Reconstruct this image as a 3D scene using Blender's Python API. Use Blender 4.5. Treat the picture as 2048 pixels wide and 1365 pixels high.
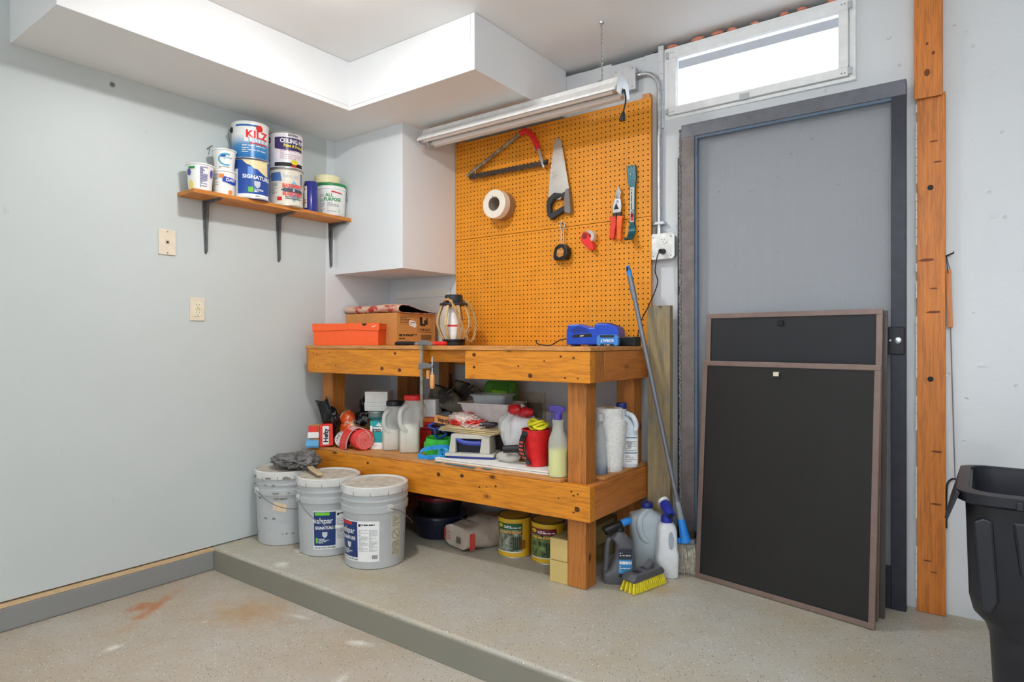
import bpy, bmesh, math, random
from math import sin, cos, pi, radians, atan2, sqrt
from mathutils import Vector, Matrix, noise

for o in list(bpy.data.objects): bpy.data.objects.remove(o, do_unlink=True)
scene = bpy.context.scene
COL = scene.collection
random.seed(7)

# ------------------------------------------------------------------ camera
YAW = 0.638
cd = bpy.data.cameras.new('camera'); cam = bpy.data.objects.new('camera', cd); COL.objects.link(cam)
cd.sensor_width = 36.0; cd.lens = 1270.0 / 2048.0 * 36.0; cd.clip_start = 0.05
cam.location = (0, 0, 1.04); cam.rotation_euler = (pi / 2, 0, YAW)
scene.camera = cam

# ------------------------------------------------------------------ sky / exposure
w = bpy.data.worlds.new('sky'); scene.world = w; w.use_nodes = True
bg = w.node_tree.nodes['Background']; bg.inputs[0].default_value = (0.86, 0.93, 1.0, 1); bg.inputs[1].default_value = 2.5
vs = scene.view_settings
vs.view_transform = 'Standard'; vs.look = 'None'; vs.gamma = 1.0; vs.use_curve_mapping = False
vs.exposure = 0.45
BULB_W = 235.0      # emission of the bare bulb
FILL_W = 34.0       # emission of the added fill tubes out of view

# ------------------------------------------------------------------ helpers
def lin(c, g=1.0):
    r = []
    for x in c[:3]:
        x = x / 255.0
        x = x / 12.92 if x <= 0.04045 else ((x + 0.055) / 1.055) ** 2.4
        r.append(min(0.92, x * g))
    return (r[0], r[1], r[2], 1)
G = 1.25
class NT:
    def __init__(s, name):
        s.m = bpy.data.materials.new(name); s.m.use_nodes = True
        s.t = s.m.node_tree; s.b = s.t.nodes['Principled BSDF']
        s.out = s.t.nodes['Material Output']
    def n(s, typ, **kw):
        nd = s.t.nodes.new(typ)
        for k, v in kw.items():
            if k[0] == 'i' and k[1:].isdigit(): nd.inputs[int(k[1:])].default_value = v
            else: setattr(nd, k, v)
        return nd
    def l(s, a, b): s.t.links.new(a, b)
    def coords(s, scale=(1, 1, 1), rand=False):
        tc = s.n('ShaderNodeTexCoord'); mp = s.n('ShaderNodeMapping'); mp.inputs['Scale'].default_value = scale
        if rand:
            oi = s.n('ShaderNodeObjectInfo'); ml = s.n('ShaderNodeMath', operation='MULTIPLY', i1=17.3)
            s.l(oi.outputs['Random'], ml.inputs[0])
            ad = s.n('ShaderNodeVectorMath', operation='ADD')
            s.l(tc.outputs['Object'], ad.inputs[0]); s.l(ml.outputs[0], ad.inputs[1]); s.l(ad.outputs[0], mp.inputs['Vector'])
        else: s.l(tc.outputs['Object'], mp.inputs['Vector'])
        return mp.outputs[0]
    def noise(s, vec, scale, detail=3, rough=.55):
        nz = s.n('ShaderNodeTexNoise'); nz.inputs['Scale'].default_value = scale
        nz.inputs['Detail'].default_value = detail; nz.inputs['Roughness'].default_value = rough
        s.l(vec, nz.inputs['Vector']); return nz.outputs[0]
    def ramp(s, fac, stops):
        r = s.n('ShaderNodeValToRGB'); e = r.color_ramp.elements
        while len(e) < len(stops): e.new(.5)
        for i, (p, c) in enumerate(stops): e[i].position = p; e[i].color = c if len(c) == 4 else (*c, 1)
        s.l(fac, r.inputs[0]); return r.outputs[0]
    def mix(s, fac, a, b, blend='MIX'):
        m = s.n('ShaderNodeMix', data_type='RGBA', blend_type=blend)
        for i, v in ((0, fac), (6, a), (7, b)):
            if hasattr(v, 'default_value') and hasattr(v, 'links'): s.l(v, m.inputs[i])
            else: m.inputs[i].default_value = v
        return m.outputs[2]
    def bump(s, h, strength=.3, dist=.002):
        b = s.n('ShaderNodeBump'); b.inputs['Strength'].default_value = strength; b.inputs['Distance'].default_value = dist
        s.l(h, b.inputs['Height']); s.l(b.outputs[0], s.b.inputs['Normal'])
    def ss(s, k, v): s.b.inputs[k].default_value = v

MC = {}
def mat(name, c, rough=.5, metal=0., var=.06, scale=30., bump=0., g=G, alpha=1., trans=0., ior=1.45, sss=0.):
    """plain coloured surface with fine procedural mottling"""
    if name in MC: return MC[name]
    t = NT(name); base = lin(c, g)
    v = t.coords(); nz = t.noise(v, scale, 3)
    lo = tuple(x * (1 - var * 1.6) for x in base[:3]); hi = tuple(min(.95, x * (1 + var)) for x in base[:3])
    t.l(t.ramp(nz, [(.3, lo), (.7, hi)]), t.b.inputs['Base Color'])
    t.ss('Roughness', rough); t.ss('Metallic', metal); t.ss('Alpha', alpha); t.ss('Transmission Weight', trans); t.ss('IOR', ior)
    if bump: t.bump(nz, bump, .003)
    MC[name] = t.m; return t.m

def wood(name, light, dark, axis='X', knots=True, rough=.5, g=G, ring=9.0, dirt=None):
    if name in MC: return MC[name]
    t = NT(name)
    ai = 'XYZ'.index(axis)
    sc = [1., 1., 1.]; sc[ai] = .09
    v = t.coords(tuple(sc), rand=True)
    n1 = t.noise(v, 26, 4, .6)
    sc2 = [60., 60., 60.]; sc2[ai] = 1.6
    v2 = t.coords(tuple(sc2), rand=True); fine = t.noise(v2, 3.0, 3)
    wv = t.n('ShaderNodeMath', operation='MULTIPLY', i1=ring); t.l(n1, wv.inputs[0])
    fr = t.n('ShaderNodeMath', operation='PINGPONG', i1=1.0); t.l(wv.outputs[0], fr.inputs[0])
    L = lin(light, g); D = lin(dark, g)
    rl = t.ramp(fr.outputs[0], [(.35, (0, 0, 0)), (.85, (.75,) * 3), (1.0, (1, 1, 1))])
    c1 = t.mix(rl, L, tuple(L[i] * .45 + D[i] * .55 for i in range(3)) + (1,))
    f2 = t.ramp(fine, [(.35, (0, 0, 0)), (.75, (1, 1, 1))])
    c2 = t.mix(.4, c1, t.mix(f2, L, D))
    if knots:
        kv = [9., 9., 9.]; kv[ai] = 4.5
        v3 = t.coords(tuple(kv), rand=True)
        vo = t.n('ShaderNodeTexVoronoi'); vo.inputs['Scale'].default_value = 1.0; t.l(v3, vo.inputs['Vector'])
        kf = t.ramp(vo.outputs['Distance'], [(.05, (1, 1, 1)), (.085, (.35, .35, .35)), (.15, (0, 0, 0))])
        c2 = t.mix(kf, c2, tuple(x * .35 for x in D[:3]) + (1,))
    if dirt:
        v4 = t.coords((1, 1, 1), rand=True)
        c2 = t.mix(t.ramp(t.noise(v4, 7, 5, .7), [(.5, (0, 0, 0)), (.72, (.8, .8, .8))]), c2, lin(dirt, g))
    t.l(c2, t.b.inputs['Base Color']); t.ss('Roughness', rough)
    t.bump(fine, .25, .001)
    MC[name] = t.m; return t.m

def clear(name, c, alpha=.35, rough=.15, g=G):
    """thin translucent plastic"""
    if name in MC: return MC[name]
    t = NT(name); v = t.coords(); nz = t.noise(v, 18, 2)
    b = lin(c, g); t.l(t.ramp(nz, [(.3, tuple(x * .92 for x in b[:3])), (.7, b)]), t.b.inputs['Base Color'])
    t.ss('Roughness', rough)
    tr = t.n('ShaderNodeBsdfTransparent'); mx = t.n('ShaderNodeMixShader'); mx.inputs[0].default_value = alpha
    t.l(tr.outputs[0], mx.inputs[1]); t.l(t.b.outputs[0], mx.inputs[2]); t.l(mx.outputs[0], t.out.inputs[0])
    MC[name] = t.m; return t.m

class MB:
    def __init__(s): s.v = []; s.f = []
    def add(s, vs, fs, M=None):
        k = len(s.v)
        s.v += [tuple(M @ Vector(p)) if M is not None else tuple(p) for p in vs]
        s.f += [tuple(i + k for i in f) for f in fs]; return s
    def hexa(s, p):   # bottom 4 ccw, top 4 ccw
        return s.add(p, [(3, 2, 1, 0), (4, 5, 6, 7), (0, 1, 5, 4), (1, 2, 6, 5), (2, 3, 7, 6), (3, 0, 4, 7)])
    def box(s, x0, x1, y0, y1, z0, z1, M=None):
        p = [(x0, y0, z0), (x1, y0, z0), (x1, y1, z0), (x0, y1, z0), (x0, y0, z1), (x1, y0, z1), (x1, y1, z1), (x0, y1, z1)]
        if M is not None: p = [tuple(M @ Vector(q)) for q in p]
        return s.hexa(p)
    def prism(s, poly, a, b, fn=None):
        """poly in 2D extruded from a to b; fn maps (p,q,h)->xyz"""
        fn = fn or (lambda p, q, h: (p, q, h)); n = len(poly)
        ar = sum(poly[i][0] * poly[(i + 1) % n][1] - poly[(i + 1) % n][0] * poly[i][1] for i in range(n))
        if ar < 0: poly = poly[::-1]
        vs = [fn(p, q, a) for p, q in poly] + [fn(p, q, b) for p, q in poly]
        return s.add(vs, [tuple(range(n))[::-1], tuple(range(n, 2 * n))] + [(i, (i + 1) % n, n + (i + 1) % n, n + i) for i in range(n)])
    def lathe(s, prof, n=32, c=(0, 0, 0), M=None, caps=True):
        vs = []; fs = []
        for r, z in prof:
            for i in range(n):
                a = 2 * pi * i / n; vs.append((c[0] + r * cos(a), c[1] + r * sin(a), c[2] + z))
        for j in range(len(prof) - 1):
            for i in range(n):
                i2 = (i + 1) % n; fs.append((j * n + i, j * n + i2, (j + 1) * n + i2, (j + 1) * n + i))
        if caps: fs.append(tuple(range(n))[::-1]); fs.append(tuple(range((len(prof) - 1) * n, len(prof) * n)))
        return s.add(vs, fs, M)
    def tube(s, pts, r, n=8, closed=False):
        pts = [Vector(p) for p in pts]; m = len(pts); R = r if isinstance(r, (list, tuple)) else [r] * m
        vs = []; fs = []; up = None
        for i, p in enumerate(pts):
            if closed: t = pts[(i + 1) % m] - pts[i - 1]
            else: t = pts[min(i + 1, m - 1)] - pts[max(i - 1, 0)]
            t.normalize()
            if up is None: up = t.orthogonal().normalized()
            up = (up - t * up.dot(t))
            if up.length < 1e-6: up = t.orthogonal()
            up.normalize(); sd = t.cross(up)
            for k in range(n):
                a = 2 * pi * k / n; vs.append(tuple(p + (up * cos(a) + sd * sin(a)) * R[i]))
        for i in range(m if closed else m - 1):
            j = (i + 1) % m
            for k in range(n):
                k2 = (k + 1) % n; fs.append((i * n + k, i * n + k2, j * n + k2, j * n + k))
        if not closed: fs += [tuple(range(n))[::-1], tuple(range((m - 1) * n, m * n))]
        return s.add(vs, fs)
    def strip(s, path, wdir, w, th, closed=False):
        """flat band swept along path; width along wdir"""
        pts = [Vector(p) for p in path]; wd = Vector(wdir).normalized(); m = len(pts); vs = []; fs = []
        for i, p in enumerate(pts):
            t = (pts[(i + 1) % m] - pts[i - 1]) if closed else pts[min(i + 1, m - 1)] - pts[max(i - 1, 0)]
            nn = t.cross(wd).normalized() * th / 2; q = wd * w / 2
            vs += [p - q - nn, p + q - nn, p + q + nn, p - q + nn]
        for i in range(m if closed else m - 1):
            j = (i + 1) % m
            for k in range(4):
                k2 = (k + 1) % 4; fs.append((i * 4 + k, i * 4 + k2, j * 4 + k2, j * 4 + k))
        if not closed: fs += [(3, 2, 1, 0), tuple((m - 1) * 4 + k for k in range(4))]
        return s.add([tuple(v) for v in vs], fs)
    def loft(s, secs, n=32, M=None):
        """secs: (z, rx, ry, ox, oy, power) superellipse sections"""
        vs = []; fs = []
        for z, rx, ry, ox, oy, pw in secs:
            for i in range(n):
                a = 2 * pi * i / n; c, d = cos(a), sin(a); e = 2.0 / pw
                vs.append((ox + rx * math.copysign(abs(c) ** e, c), oy + ry * math.copysign(abs(d) ** e, d), z))
        for j in range(len(secs) - 1):
            for i in range(n):
                i2 = (i + 1) % n; fs.append((j * n + i, j * n + i2, (j + 1) * n + i2, (j + 1) * n + i))
        fs += [tuple(range(n))[::-1], tuple(range((len(secs) - 1) * n, len(secs) * n))]
        return s.add(vs, fs, M)
    def sheet(s, fn, nu, nv, th=.002):
        """fn(u,v) in 0..1 -> xyz, given thickness th"""
        P = [[Vector(fn(i / nu, j / nv)) for j in range(nv + 1)] for i in range(nu + 1)]
        top = []; bot = []
        for i in range(nu + 1):
            for j in range(nv + 1):
                du = P[min(i + 1, nu)][j] - P[max(i - 1, 0)][j]; dv = P[i][min(j + 1, nv)] - P[i][max(j - 1, 0)]
                n_ = du.cross(dv); n_ = n_.normalized() * th / 2 if n_.length > 1e-9 else Vector((0, 0, th / 2))
                top.append(tuple(P[i][j] + n_)); bot.append(tuple(P[i][j] - n_))
        W = nv + 1; K = len(top); fs = []
        for i in range(nu):
            for j in range(nv):
                a, b, c, d = i * W + j, (i + 1) * W + j, (i + 1) * W + j + 1, i * W + j + 1
                fs += [(a, b, c, d), (K + d, K + c, K + b, K + a)]
        ring = [i * W for i in range(nu + 1)] + [nu * W + j for j in range(1, nv + 1)] + [i * W + nv for i in range(nu - 1, -1, -1)] + [j for j in range(nv - 1, 0, -1)]
        for i in range(len(ring)):
            a, b = ring[i], ring[(i + 1) % len(ring)]; fs.append((b, a, K + a, K + b))
        return s.add(top + bot, fs)
    def blob(s, c, r, amp=.2, freq=3., seed=0, sub=3, M=None, flat=None, ridge=False):
        bm = bmesh.new(); bmesh.ops.create_icosphere(bm, subdivisions=sub, radius=1)
        vs = []
        for v in bm.verts:
            d = v.co.normalized(); q = d * freq + Vector((seed * 3.7, seed * 1.9, seed * .7))
            k = (1 - abs(noise.noise(q)) * 2) if ridge else noise.noise(q)
            f = 1 + amp * (k + .5 * noise.noise(q * 2.3))
            p = Vector((d.x * r[0] * f, d.y * r[1] * f, d.z * r[2] * f))
            if flat is not None and p.z < flat: p.z = flat + (p.z - flat) * .05
            vs.append(tuple(p + Vector(c)))
        fs = [tuple(v.index for v in f.verts) for f in bm.faces]; bm.free()
        return s.add(vs, fs, M)
    def build(s, name, m, parent=None, smooth=0, bevel=0, label=None, world=False, seg=2):
        vs = s.v
        if world and parent is not None:
            o_ = parent['_loc']; a = -parent['_rz']
            vs = [((x - o_[0]) * cos(a) - (y - o_[1]) * sin(a), (x - o_[0]) * sin(a) + (y - o_[1]) * cos(a), z - o_[2]) for x, y, z in vs]
        me = bpy.data.meshes.new(name); me.from_pydata(vs, [], s.f); me.update()
        bm = bmesh.new(); bm.from_mesh(me); bmesh.ops.recalc_face_normals(bm, faces=bm.faces); bm.to_mesh(me); bm.free()
        if smooth:
            me.polygons.foreach_set('use_smooth', [True] * len(me.polygons)); me.set_sharp_from_angle(angle=radians(smooth))
        o = bpy.data.objects.new(name, me); COL.objects.link(o); me.materials.append(m)
        if parent is not None: o.parent = parent; o['_loc'] = list(parent['_loc']) if '_loc' in parent else [0, 0, 0]; o['_rz'] = parent.get('_rz', 0.)
        if bevel:
            b = o.modifiers.new('bevel', 'BEVEL'); b.width = bevel; b.segments = seg; b.limit_method = 'ANGLE'; b.angle_limit = radians(40); b.harden_normals = False
        if label: o['label'] = label
        return o

def thing(name, label, cat, loc=(0, 0, 0), rz=0., group=None):
    o = bpy.data.objects.new(name, None); COL.objects.link(o); o.empty_display_size = .05
    o.location = loc; o.rotation_euler = (0, 0, rz)
    o['label'] = label; o['category'] = cat; o['_loc'] = list(loc); o['_rz'] = rz
    if group: o['group'] = group
    return o
def struct(o): o['kind'] = 'structure'; return o
def BOX(x0, x1, y0, y1, z0, z1): return MB().box(x0, x1, y0, y1, z0, z1)
def LATHE(p, n=32, c=(0, 0, 0)): return MB().lathe(p, n, c)

_tc = {}
def text_geo(s, bold=0.):
    k = (s, bold)
    if k in _tc: return _tc[k]
    cu = bpy.data.curves.new('t', 'FONT'); cu.body = s; cu.align_x = 'CENTER'; cu.size = 1; cu.offset = bold; cu.resolution_u = 3
    ob = bpy.data.objects.new('t', cu); COL.objects.link(ob)
    dg = bpy.context.evaluated_depsgraph_get(); me = ob.evaluated_get(dg).to_mesh()
    r = ([(v.co.x, v.co.y) for v in me.vertices], [tuple(p.vertices) for p in me.polygons])
    ob.evaluated_get(dg).to_mesh_clear(); bpy.data.objects.remove(ob); bpy.data.curves.remove(cu)
    _tc[k] = r; return r
def sliced(V, Fc, step=.008):
    """cut a flat 2D mesh into narrow upright strips so that it can be wrapped round a wall"""
    bm = bmesh.new(); vv = [bm.verts.new((x, y, 0)) for x, y in V]
    for f in Fc:
        try: bm.faces.new([vv[i] for i in f])
        except ValueError: pass
    x0 = min(p[0] for p in V); x1 = max(p[0] for p in V); k = math.floor(x0 / step) + 1
    while k * step < x1:
        bmesh.ops.bisect_plane(bm, geom=bm.verts[:] + bm.edges[:] + bm.faces[:], plane_co=(k * step, 0, 0), plane_no=(1, 0, 0)); k += 1
    bm.verts.index_update(); r = ([(v.co.x, v.co.y) for v in bm.verts], [tuple(v.index for v in f.verts) for f in bm.faces]); bm.free(); return r
def text(parent, s, size, fn, m, bold=.02, sx=1., name='lettering', world=False):
    V, Fc = text_geo(s, bold); mb = MB()
    V = [(x * size * sx, (y - .35) * size) for x, y in V]
    if size > .017: V, Fc = sliced(V, Fc)
    mb.add([fn(x, y) for x, y in V], Fc)
    return mb.build(name, m, parent, world=world)
def cylmap(R, th, z0, slope=0., tilt=0., off=.0018):
    """text / marks wrapped on a (slightly conical) round wall of radius R at z0"""
    def fn(x, y):
        yy = y + x * tilt; r = R + slope * yy + off; a = th + x / R
        return (r * cos(a), r * sin(a), z0 + yy)
    return fn
def flatmap(o, ux, uy, off=.0012):
    o = Vector(o); ux = Vector(ux).normalized(); uy = Vector(uy).normalized(); n = ux.cross(uy)
    return lambda x, y: tuple(o + ux * x + uy * y + n * off)
def patch(parent, name, fn, x0, x1, y0, y1, m, nx=10, shape=None, label=None):
    """printed patch laid on a surface through fn; shape = list of 2D points instead of a rectangle"""
    mb = MB()
    if shape:
        V, Fc = sliced(shape, [tuple(range(len(shape)))], .006); mb.add([fn(x, y) for x, y in V], Fc)
    else:
        vs = [fn(x0 + (x1 - x0) * i / nx, y) for i in range(nx + 1) for y in (y0, y1)]
        mb.add(vs, [(2 * i, 2 * i + 2, 2 * i + 3, 2 * i + 1) for i in range(nx)])
    return mb.build(name, m, parent, smooth=60, label=label)
def lines(parent, fn, x0, x1, ys, h, m, seed=0, name='small_print', n=1):
    """rows of print too small to read, as little dashes"""
    rnd = random.Random(seed); mb = MB()
    for y in ys:
        x = x0
        while x < x1:
            L = rnd.uniform(.25, 1.0) * (x1 - x0) * .3; e = min(x1, x + L)
            mb.add([fn(x, y), fn(e, y), fn(e, y + h), fn(x, y + h)], [(0, 1, 2, 3)]); x = e + (x1 - x0) * .04
            if rnd.random() < .15: break
    return mb.build(name, m, parent)
def circle(r, n=20, c=(0, 0)): return [(c[0] + r * cos(2 * pi * i / n), c[1] + r * sin(2 * pi * i / n)) for i in range(n)]
def oval(rx, ry, n=20, c=(0, 0)): return [(c[0] + rx * cos(2 * pi * i / n), c[1] + ry * sin(2 * pi * i / n)) for i in range(n)]
def RotX(a): return Matrix.Rotation(a, 4, 'X')
def TR(x, y, z): return Matrix.Translation((x, y, z))
def smoothpath(pts, k=8):
    pts = [Vector(p) for p in pts]; out = []
    for i in range(len(pts) - 1):
        p0 = pts[max(i - 1, 0)]; p1 = pts[i]; p2 = pts[i + 1]; p3 = pts[min(i + 2, len(pts) - 1)]
        for j in range(k):
            t = j / k
            out.append(.5 * ((2 * p1) + (p2 - p0) * t + (2 * p0 - 5 * p1 + 4 * p2 - p3) * t * t + (3 * p1 - p0 - 3 * p2 + p3) * t ** 3))
    out.append(pts[-1]); return out

# ------------------------------------------------------------------ materials of the shell
def wall_mat(name, c, scuff=.25, pits=0., rough=.6, g=1.3, crack=0.):
    t = NT(name); v = t.coords(); b = lin(c, g)
    big = t.noise(v, 1.3, 3); fine = t.noise(v, 60, 3)
    col = t.mix(t.ramp(big, [(.3, (0, 0, 0)), (.7, (1, 1, 1))]), tuple(x * .95 for x in b[:3]) + (1,), b)
    if scuff:   # dark handling marks
        vs_ = t.coords((3., 9., 4.5)); sc = t.noise(vs_, 2.6, 6, .75)
        col = t.mix(t.ramp(sc, [(.66, (0, 0, 0)), (.78, (scuff, scuff, scuff))]), col, lin((120, 120, 116)))
    t.l(col, t.b.inputs['Base Color']); t.ss('Roughness', rough)
    h = fine
    if pits:
        vo = t.n('ShaderNodeTexVoronoi'); vo.inputs['Scale'].default_value = 13.; t.l(v, vo.inputs['Vector'])
        pf = t.ramp(vo.outputs['Distance'], [(.02, (0, 0, 0)), (.10, (1, 1, 1))])
        h2 = t.n('ShaderNodeMath', operation='MULTIPLY_ADD', i1=.06); t.l(fine, h2.inputs[0]); t.l(pf, h2.inputs[2])
        md = t.noise(v, 9, 5, .7); h3 = t.n('ShaderNodeMath', operation='MULTIPLY_ADD', i1=.5); t.l(md, h3.inputs[0]); t.l(h2.outputs[0], h3.inputs[2])
        t.bump(h3.outputs[0], pits, .004)
    else: t.bump(fine, .08, .002)
    return t.m
M_LWALL = wall_mat('painted_board_wall', (186, 192, 191), .35, rough=.45)
M_WHITE = wall_mat('white_board', (206, 210, 212), .12)
M_BWALL = wall_mat('painted_concrete', (198, 201, 203), .15, pits=.9)
M_CEIL = wall_mat('ceiling_paint', (232, 238, 246), .05, rough=.6)
M_SOFF = wall_mat('soffit_paint', (218, 222, 228), .05)

def floor_mat(name, c, tint, marks=(), g=1.36):
    t = NT(name); v = t.coords(); b = lin(c, g)
    big = t.noise(v, 2.2, 5, .65)
    col = t.mix(t.ramp(big, [(.35, (0, 0, 0)), (.68, (1, 1, 1))]), b, lin(tint, g))
    md = t.noise(v, 14, 4, .7); col = t.mix(t.ramp(md, [(.35, (.22,) * 3), (.65, (0, 0, 0))]), col, tuple(x * .62 for x in b[:3]) + (1,))
    for sc, lo, hi, cc in ((62., .10, .17, (48, 48, 50)), (55., .09, .15, (222, 221, 216)), (90., .10, .18, (74, 70, 66))):
        vo = t.n('ShaderNodeTexVoronoi'); vo.inputs['Scale'].default_value = sc
        of = t.n('ShaderNodeVectorMath', operation='ADD'); of.inputs[1].default_value = (sc, .3 * sc, 0); t.l(v, of.inputs[0]); t.l(of.outputs[0], vo.inputs['Vector'])
        col = t.mix(t.ramp(vo.outputs['Distance'], [(lo, (.85,) * 3), (hi, (0, 0, 0))]), col, lin(cc, 1.2))
    # bare / patched white spots
    sp = t.noise(v, 5.5, 3, .5); col = t.mix(t.ramp(sp, [(.72, (0, 0, 0)), (.75, (.75,) * 3)]), col, lin((214, 212, 205), 1.2))
    if marks:
        for (x, y, a, lx, ly, mc) in marks:
            mp = t.n('ShaderNodeMapping', vector_type='TEXTURE'); mp.inputs['Location'].default_value = (x, y, 0)
            mp.inputs['Rotation'].default_value = (0, 0, a); mp.inputs['Scale'].default_value = (lx, ly, 1)
            sz = t.n('ShaderNodeVectorMath', operation='MULTIPLY'); sz.inputs[1].default_value = (1, 1, 0)
            t.l(v, sz.inputs[0]); t.l(sz.outputs[0], mp.inputs[0])
            ln = t.n('ShaderNodeVectorMath', operation='LENGTH'); t.l(mp.outputs[0], ln.inputs[0])
            wb_ = t.n('ShaderNodeMath', operation='MULTIPLY_ADD', i1=2.0); t.l(t.noise(v, 16, 4, .7), wb_.inputs[0]); t.l(ln.outputs['Value'], wb_.inputs[2]); wob = t.n('ShaderNodeMath', operation='SUBTRACT', i1=.92); t.l(wb_.outputs[0], wob.inputs[0])
            col = t.mix(t.ramp(wob.outputs[0], [(.15, (.8,) * 3), (.6, (.35,) * 3), (1.0, (0, 0, 0))]), col, lin(mc, 1.2))
    t.l(col, t.b.inputs['Base Color']); t.ss('Roughness', .42)
    t.bump(md, .12, .003); return t.m
RUST = (168, 96, 34); CHIP = (216, 214, 206)
M_FLOOR = floor_mat('speckled_floor_coating', (168, 162, 152), (158, 140, 116), [(-2.88, 1.29, 2.25, .26, .05, RUST), (-2.93, 1.25, 2.2, .09, .06, RUST), (-1.42, 1.32, .6, .08, .035, RUST), (-1.9, 1.60, .3, .07, .03, CHIP), (-2.62, 1.02, .2, .03, .05, CHIP), (-1.75, 1.38, .5, .03, .05, CHIP), (-1.6, 1.05, .5, .05, .02, CHIP), (-2.3, 1.6, .2, .08, .02, CHIP), (-2.5, 1.5, .4, .3, .2, (166, 132, 92))])
M_STEP = floor_mat('speckled_step_coating', (164, 162, 154), (160, 148, 124), [(-2.62, 1.735, .15, .06, .05, CHIP), (-2.72, 1.90, 1.2, .03, .05, CHIP), (-1.08, 2.50, .3, .12, .1, (160, 134, 96)), (-2.2, 1.86, .2, .3, .14, (158, 144, 112))])
M_CURB = wall_mat('grey_curb_paint', (140, 140, 138), .2, pits=.4, g=1.1)
M_DARKGAP = mat('dark_gap', (18, 18, 20), .9)

# ------------------------------------------------------------------ the setting
XL = -3.12; ZC = 2.48
def YB(x): return 2.87 + (x + 3.12) * 0.02
XR, YF, ZF = 2.7, -4.2, -0.112

struct(BOX(XL - .12, XR, YF, 1.70, ZF - .1, ZF).build('floor', M_FLOOR))
sb = MB().prism([(XL - .1, 1.676), (XR, 1.676), (XR, 3.2), (XL - .1, 3.2)], ZF - .05, 0.0)
o = struct(sb.build('floor', M_STEP, bevel=.012, seg=3)); o.name = 'floor_step'
o['label'] = 'raised grey speckled concrete step along the back wall'
BOX(XL + .012, XR, 1.671, 1.6765, ZF, -.012).build('riser_paint', wall_mat('grey_riser_paint', (140, 137, 124), .3, pits=.5, g=1.0), o, bevel=.003)
struct(BOX(XL - .12, XL, YF, 2.36, .006, ZC).build('wall_left', M_LWALL))
pw = BOX(XL - .12, XL + .003, 2.36, 3.02, .006, ZC).build('wall_left', M_WHITE); pw.name = 'wall_left_end'; struct(pw)
bl = BOX(XL - .12, XL + .012, YF, 1.676, ZF, -.016).build('baseboard_left', M_CURB, bevel=.006); struct(bl)
bx_ = BOX(XL - .12, XL + .012, YF, 1.676, -.016, -.002).build('curb_cap', mat('sandy_mortar', (196, 168, 130), .9, bump=.3), bl)
# ceiling with the cavity above the wall plate left open
struct(BOX(XL - .12, XR, YF, 3.12, ZC, ZC + .1).build('ceiling', M_CEIL))
struct(BOX(XL - .1, -1.32, 3.06, 3.16, 2.3, ZC).box(-1.32, -.34, 2.968, 3.16, 2.4505, ZC).box(-.34, XR, 3.06, 3.16, 2.3, ZC).build('gap_shade_backing', M_DARKGAP))  # near-black backing gives the gap its shade and keeps the sky out
# back wall in pieces around the window
WX0, WX1, WZ0, WZ1 = -1.232, -.42, 2.105, 2.45
def wseg(mb, x0, x1, z0, z1, jag=False):
    y0, y1 = YB(x0), YB(x1)
    mb.hexa([(x0, y0, z0), (x1, y1, z0), (x1, y1 + .18, z0), (x0, y0 + .18, z0), (x0, y0, z1), (x1, y1, z1), (x1, y1 + .18, z1), (x0, y0 + .18, z1)])
mb = MB()
wseg(mb, XL - .1, XR, -.02, WZ0)
rnd = random.Random(3); x = XL - .1
tops = []
while x < WX0 - .001:
    x2 = min(x + rnd.uniform(.05, .13), WX0); wseg(mb, x, x2, WZ0, 2.447 + rnd.uniform(-.006, .006)); x = x2
wseg(mb, WX1, XR, WZ0, ZC)
wb = struct(mb.build('wall_back', M_BWALL))
struct(BOX(XR, XR + .1, YF, 3.1, ZF, ZC).build('wall_right', M_BWALL))
# wall behind the viewer with the open garage doorway in it
struct(BOX(XL - .12, -.6, YF - .1, YF, ZF, ZC).box(-.6, XR, YF - .1, YF, 2.05, ZC).box(2.2, XR, YF - .1, YF, ZF, 2.05).build('wall_front', M_LWALL))
# soffit (L-shaped boxing below the ceiling) and the hanging duct box
XS, YS, XE, ZS = -2.625, 2.132, -1.785, 2.229
sf = MB().prism([(XL, .842), (XS, .842), (XS, YS), (XE, YS), (XE, YB(XE) - .004), (XL, YB(XL) - .004)], ZS, ZC - .001)
sf = struct(sf.build('trim_1', M_SOFF, bevel=.002))
M_SEAM = mat('panel_seam', (178, 178, 180), .7)
MB().box(XS - .001, XS + .001, 1.75, YS - .012, ZS + .022, ZS + .0235).box(XS + .004, XE, YS - .001, YS, ZS + .020, ZS + .0215).box(XE - .024, XE - .0225, YS - .001, YS, ZS, ZC - .004).build('panel_seam', M_SEAM, sf)
bx = MB().box(XL + .003, -2.536, 2.42, YB(-2.8) - .01, 1.437, ZS)
struct(bx.build('trim_2', M_WHITE, bevel=.002))
# painted board fixed low on the back wall, between the duct box and the bench
mb = MB().box(-3.06, -2.60, YB(-2.8) - .012, YB(-2.8), 1.03, 1.36)
b2 = struct(mb.build('trim_3', wall_mat('old_white_board', (205, 203, 196), .2), bevel=.001))
MB().box(-3.06, -2.60, YB(-2.8) - .015, YB(-2.8) - .011, 1.31, 1.313).build('panel_seam', M_SEAM, b2)

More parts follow.
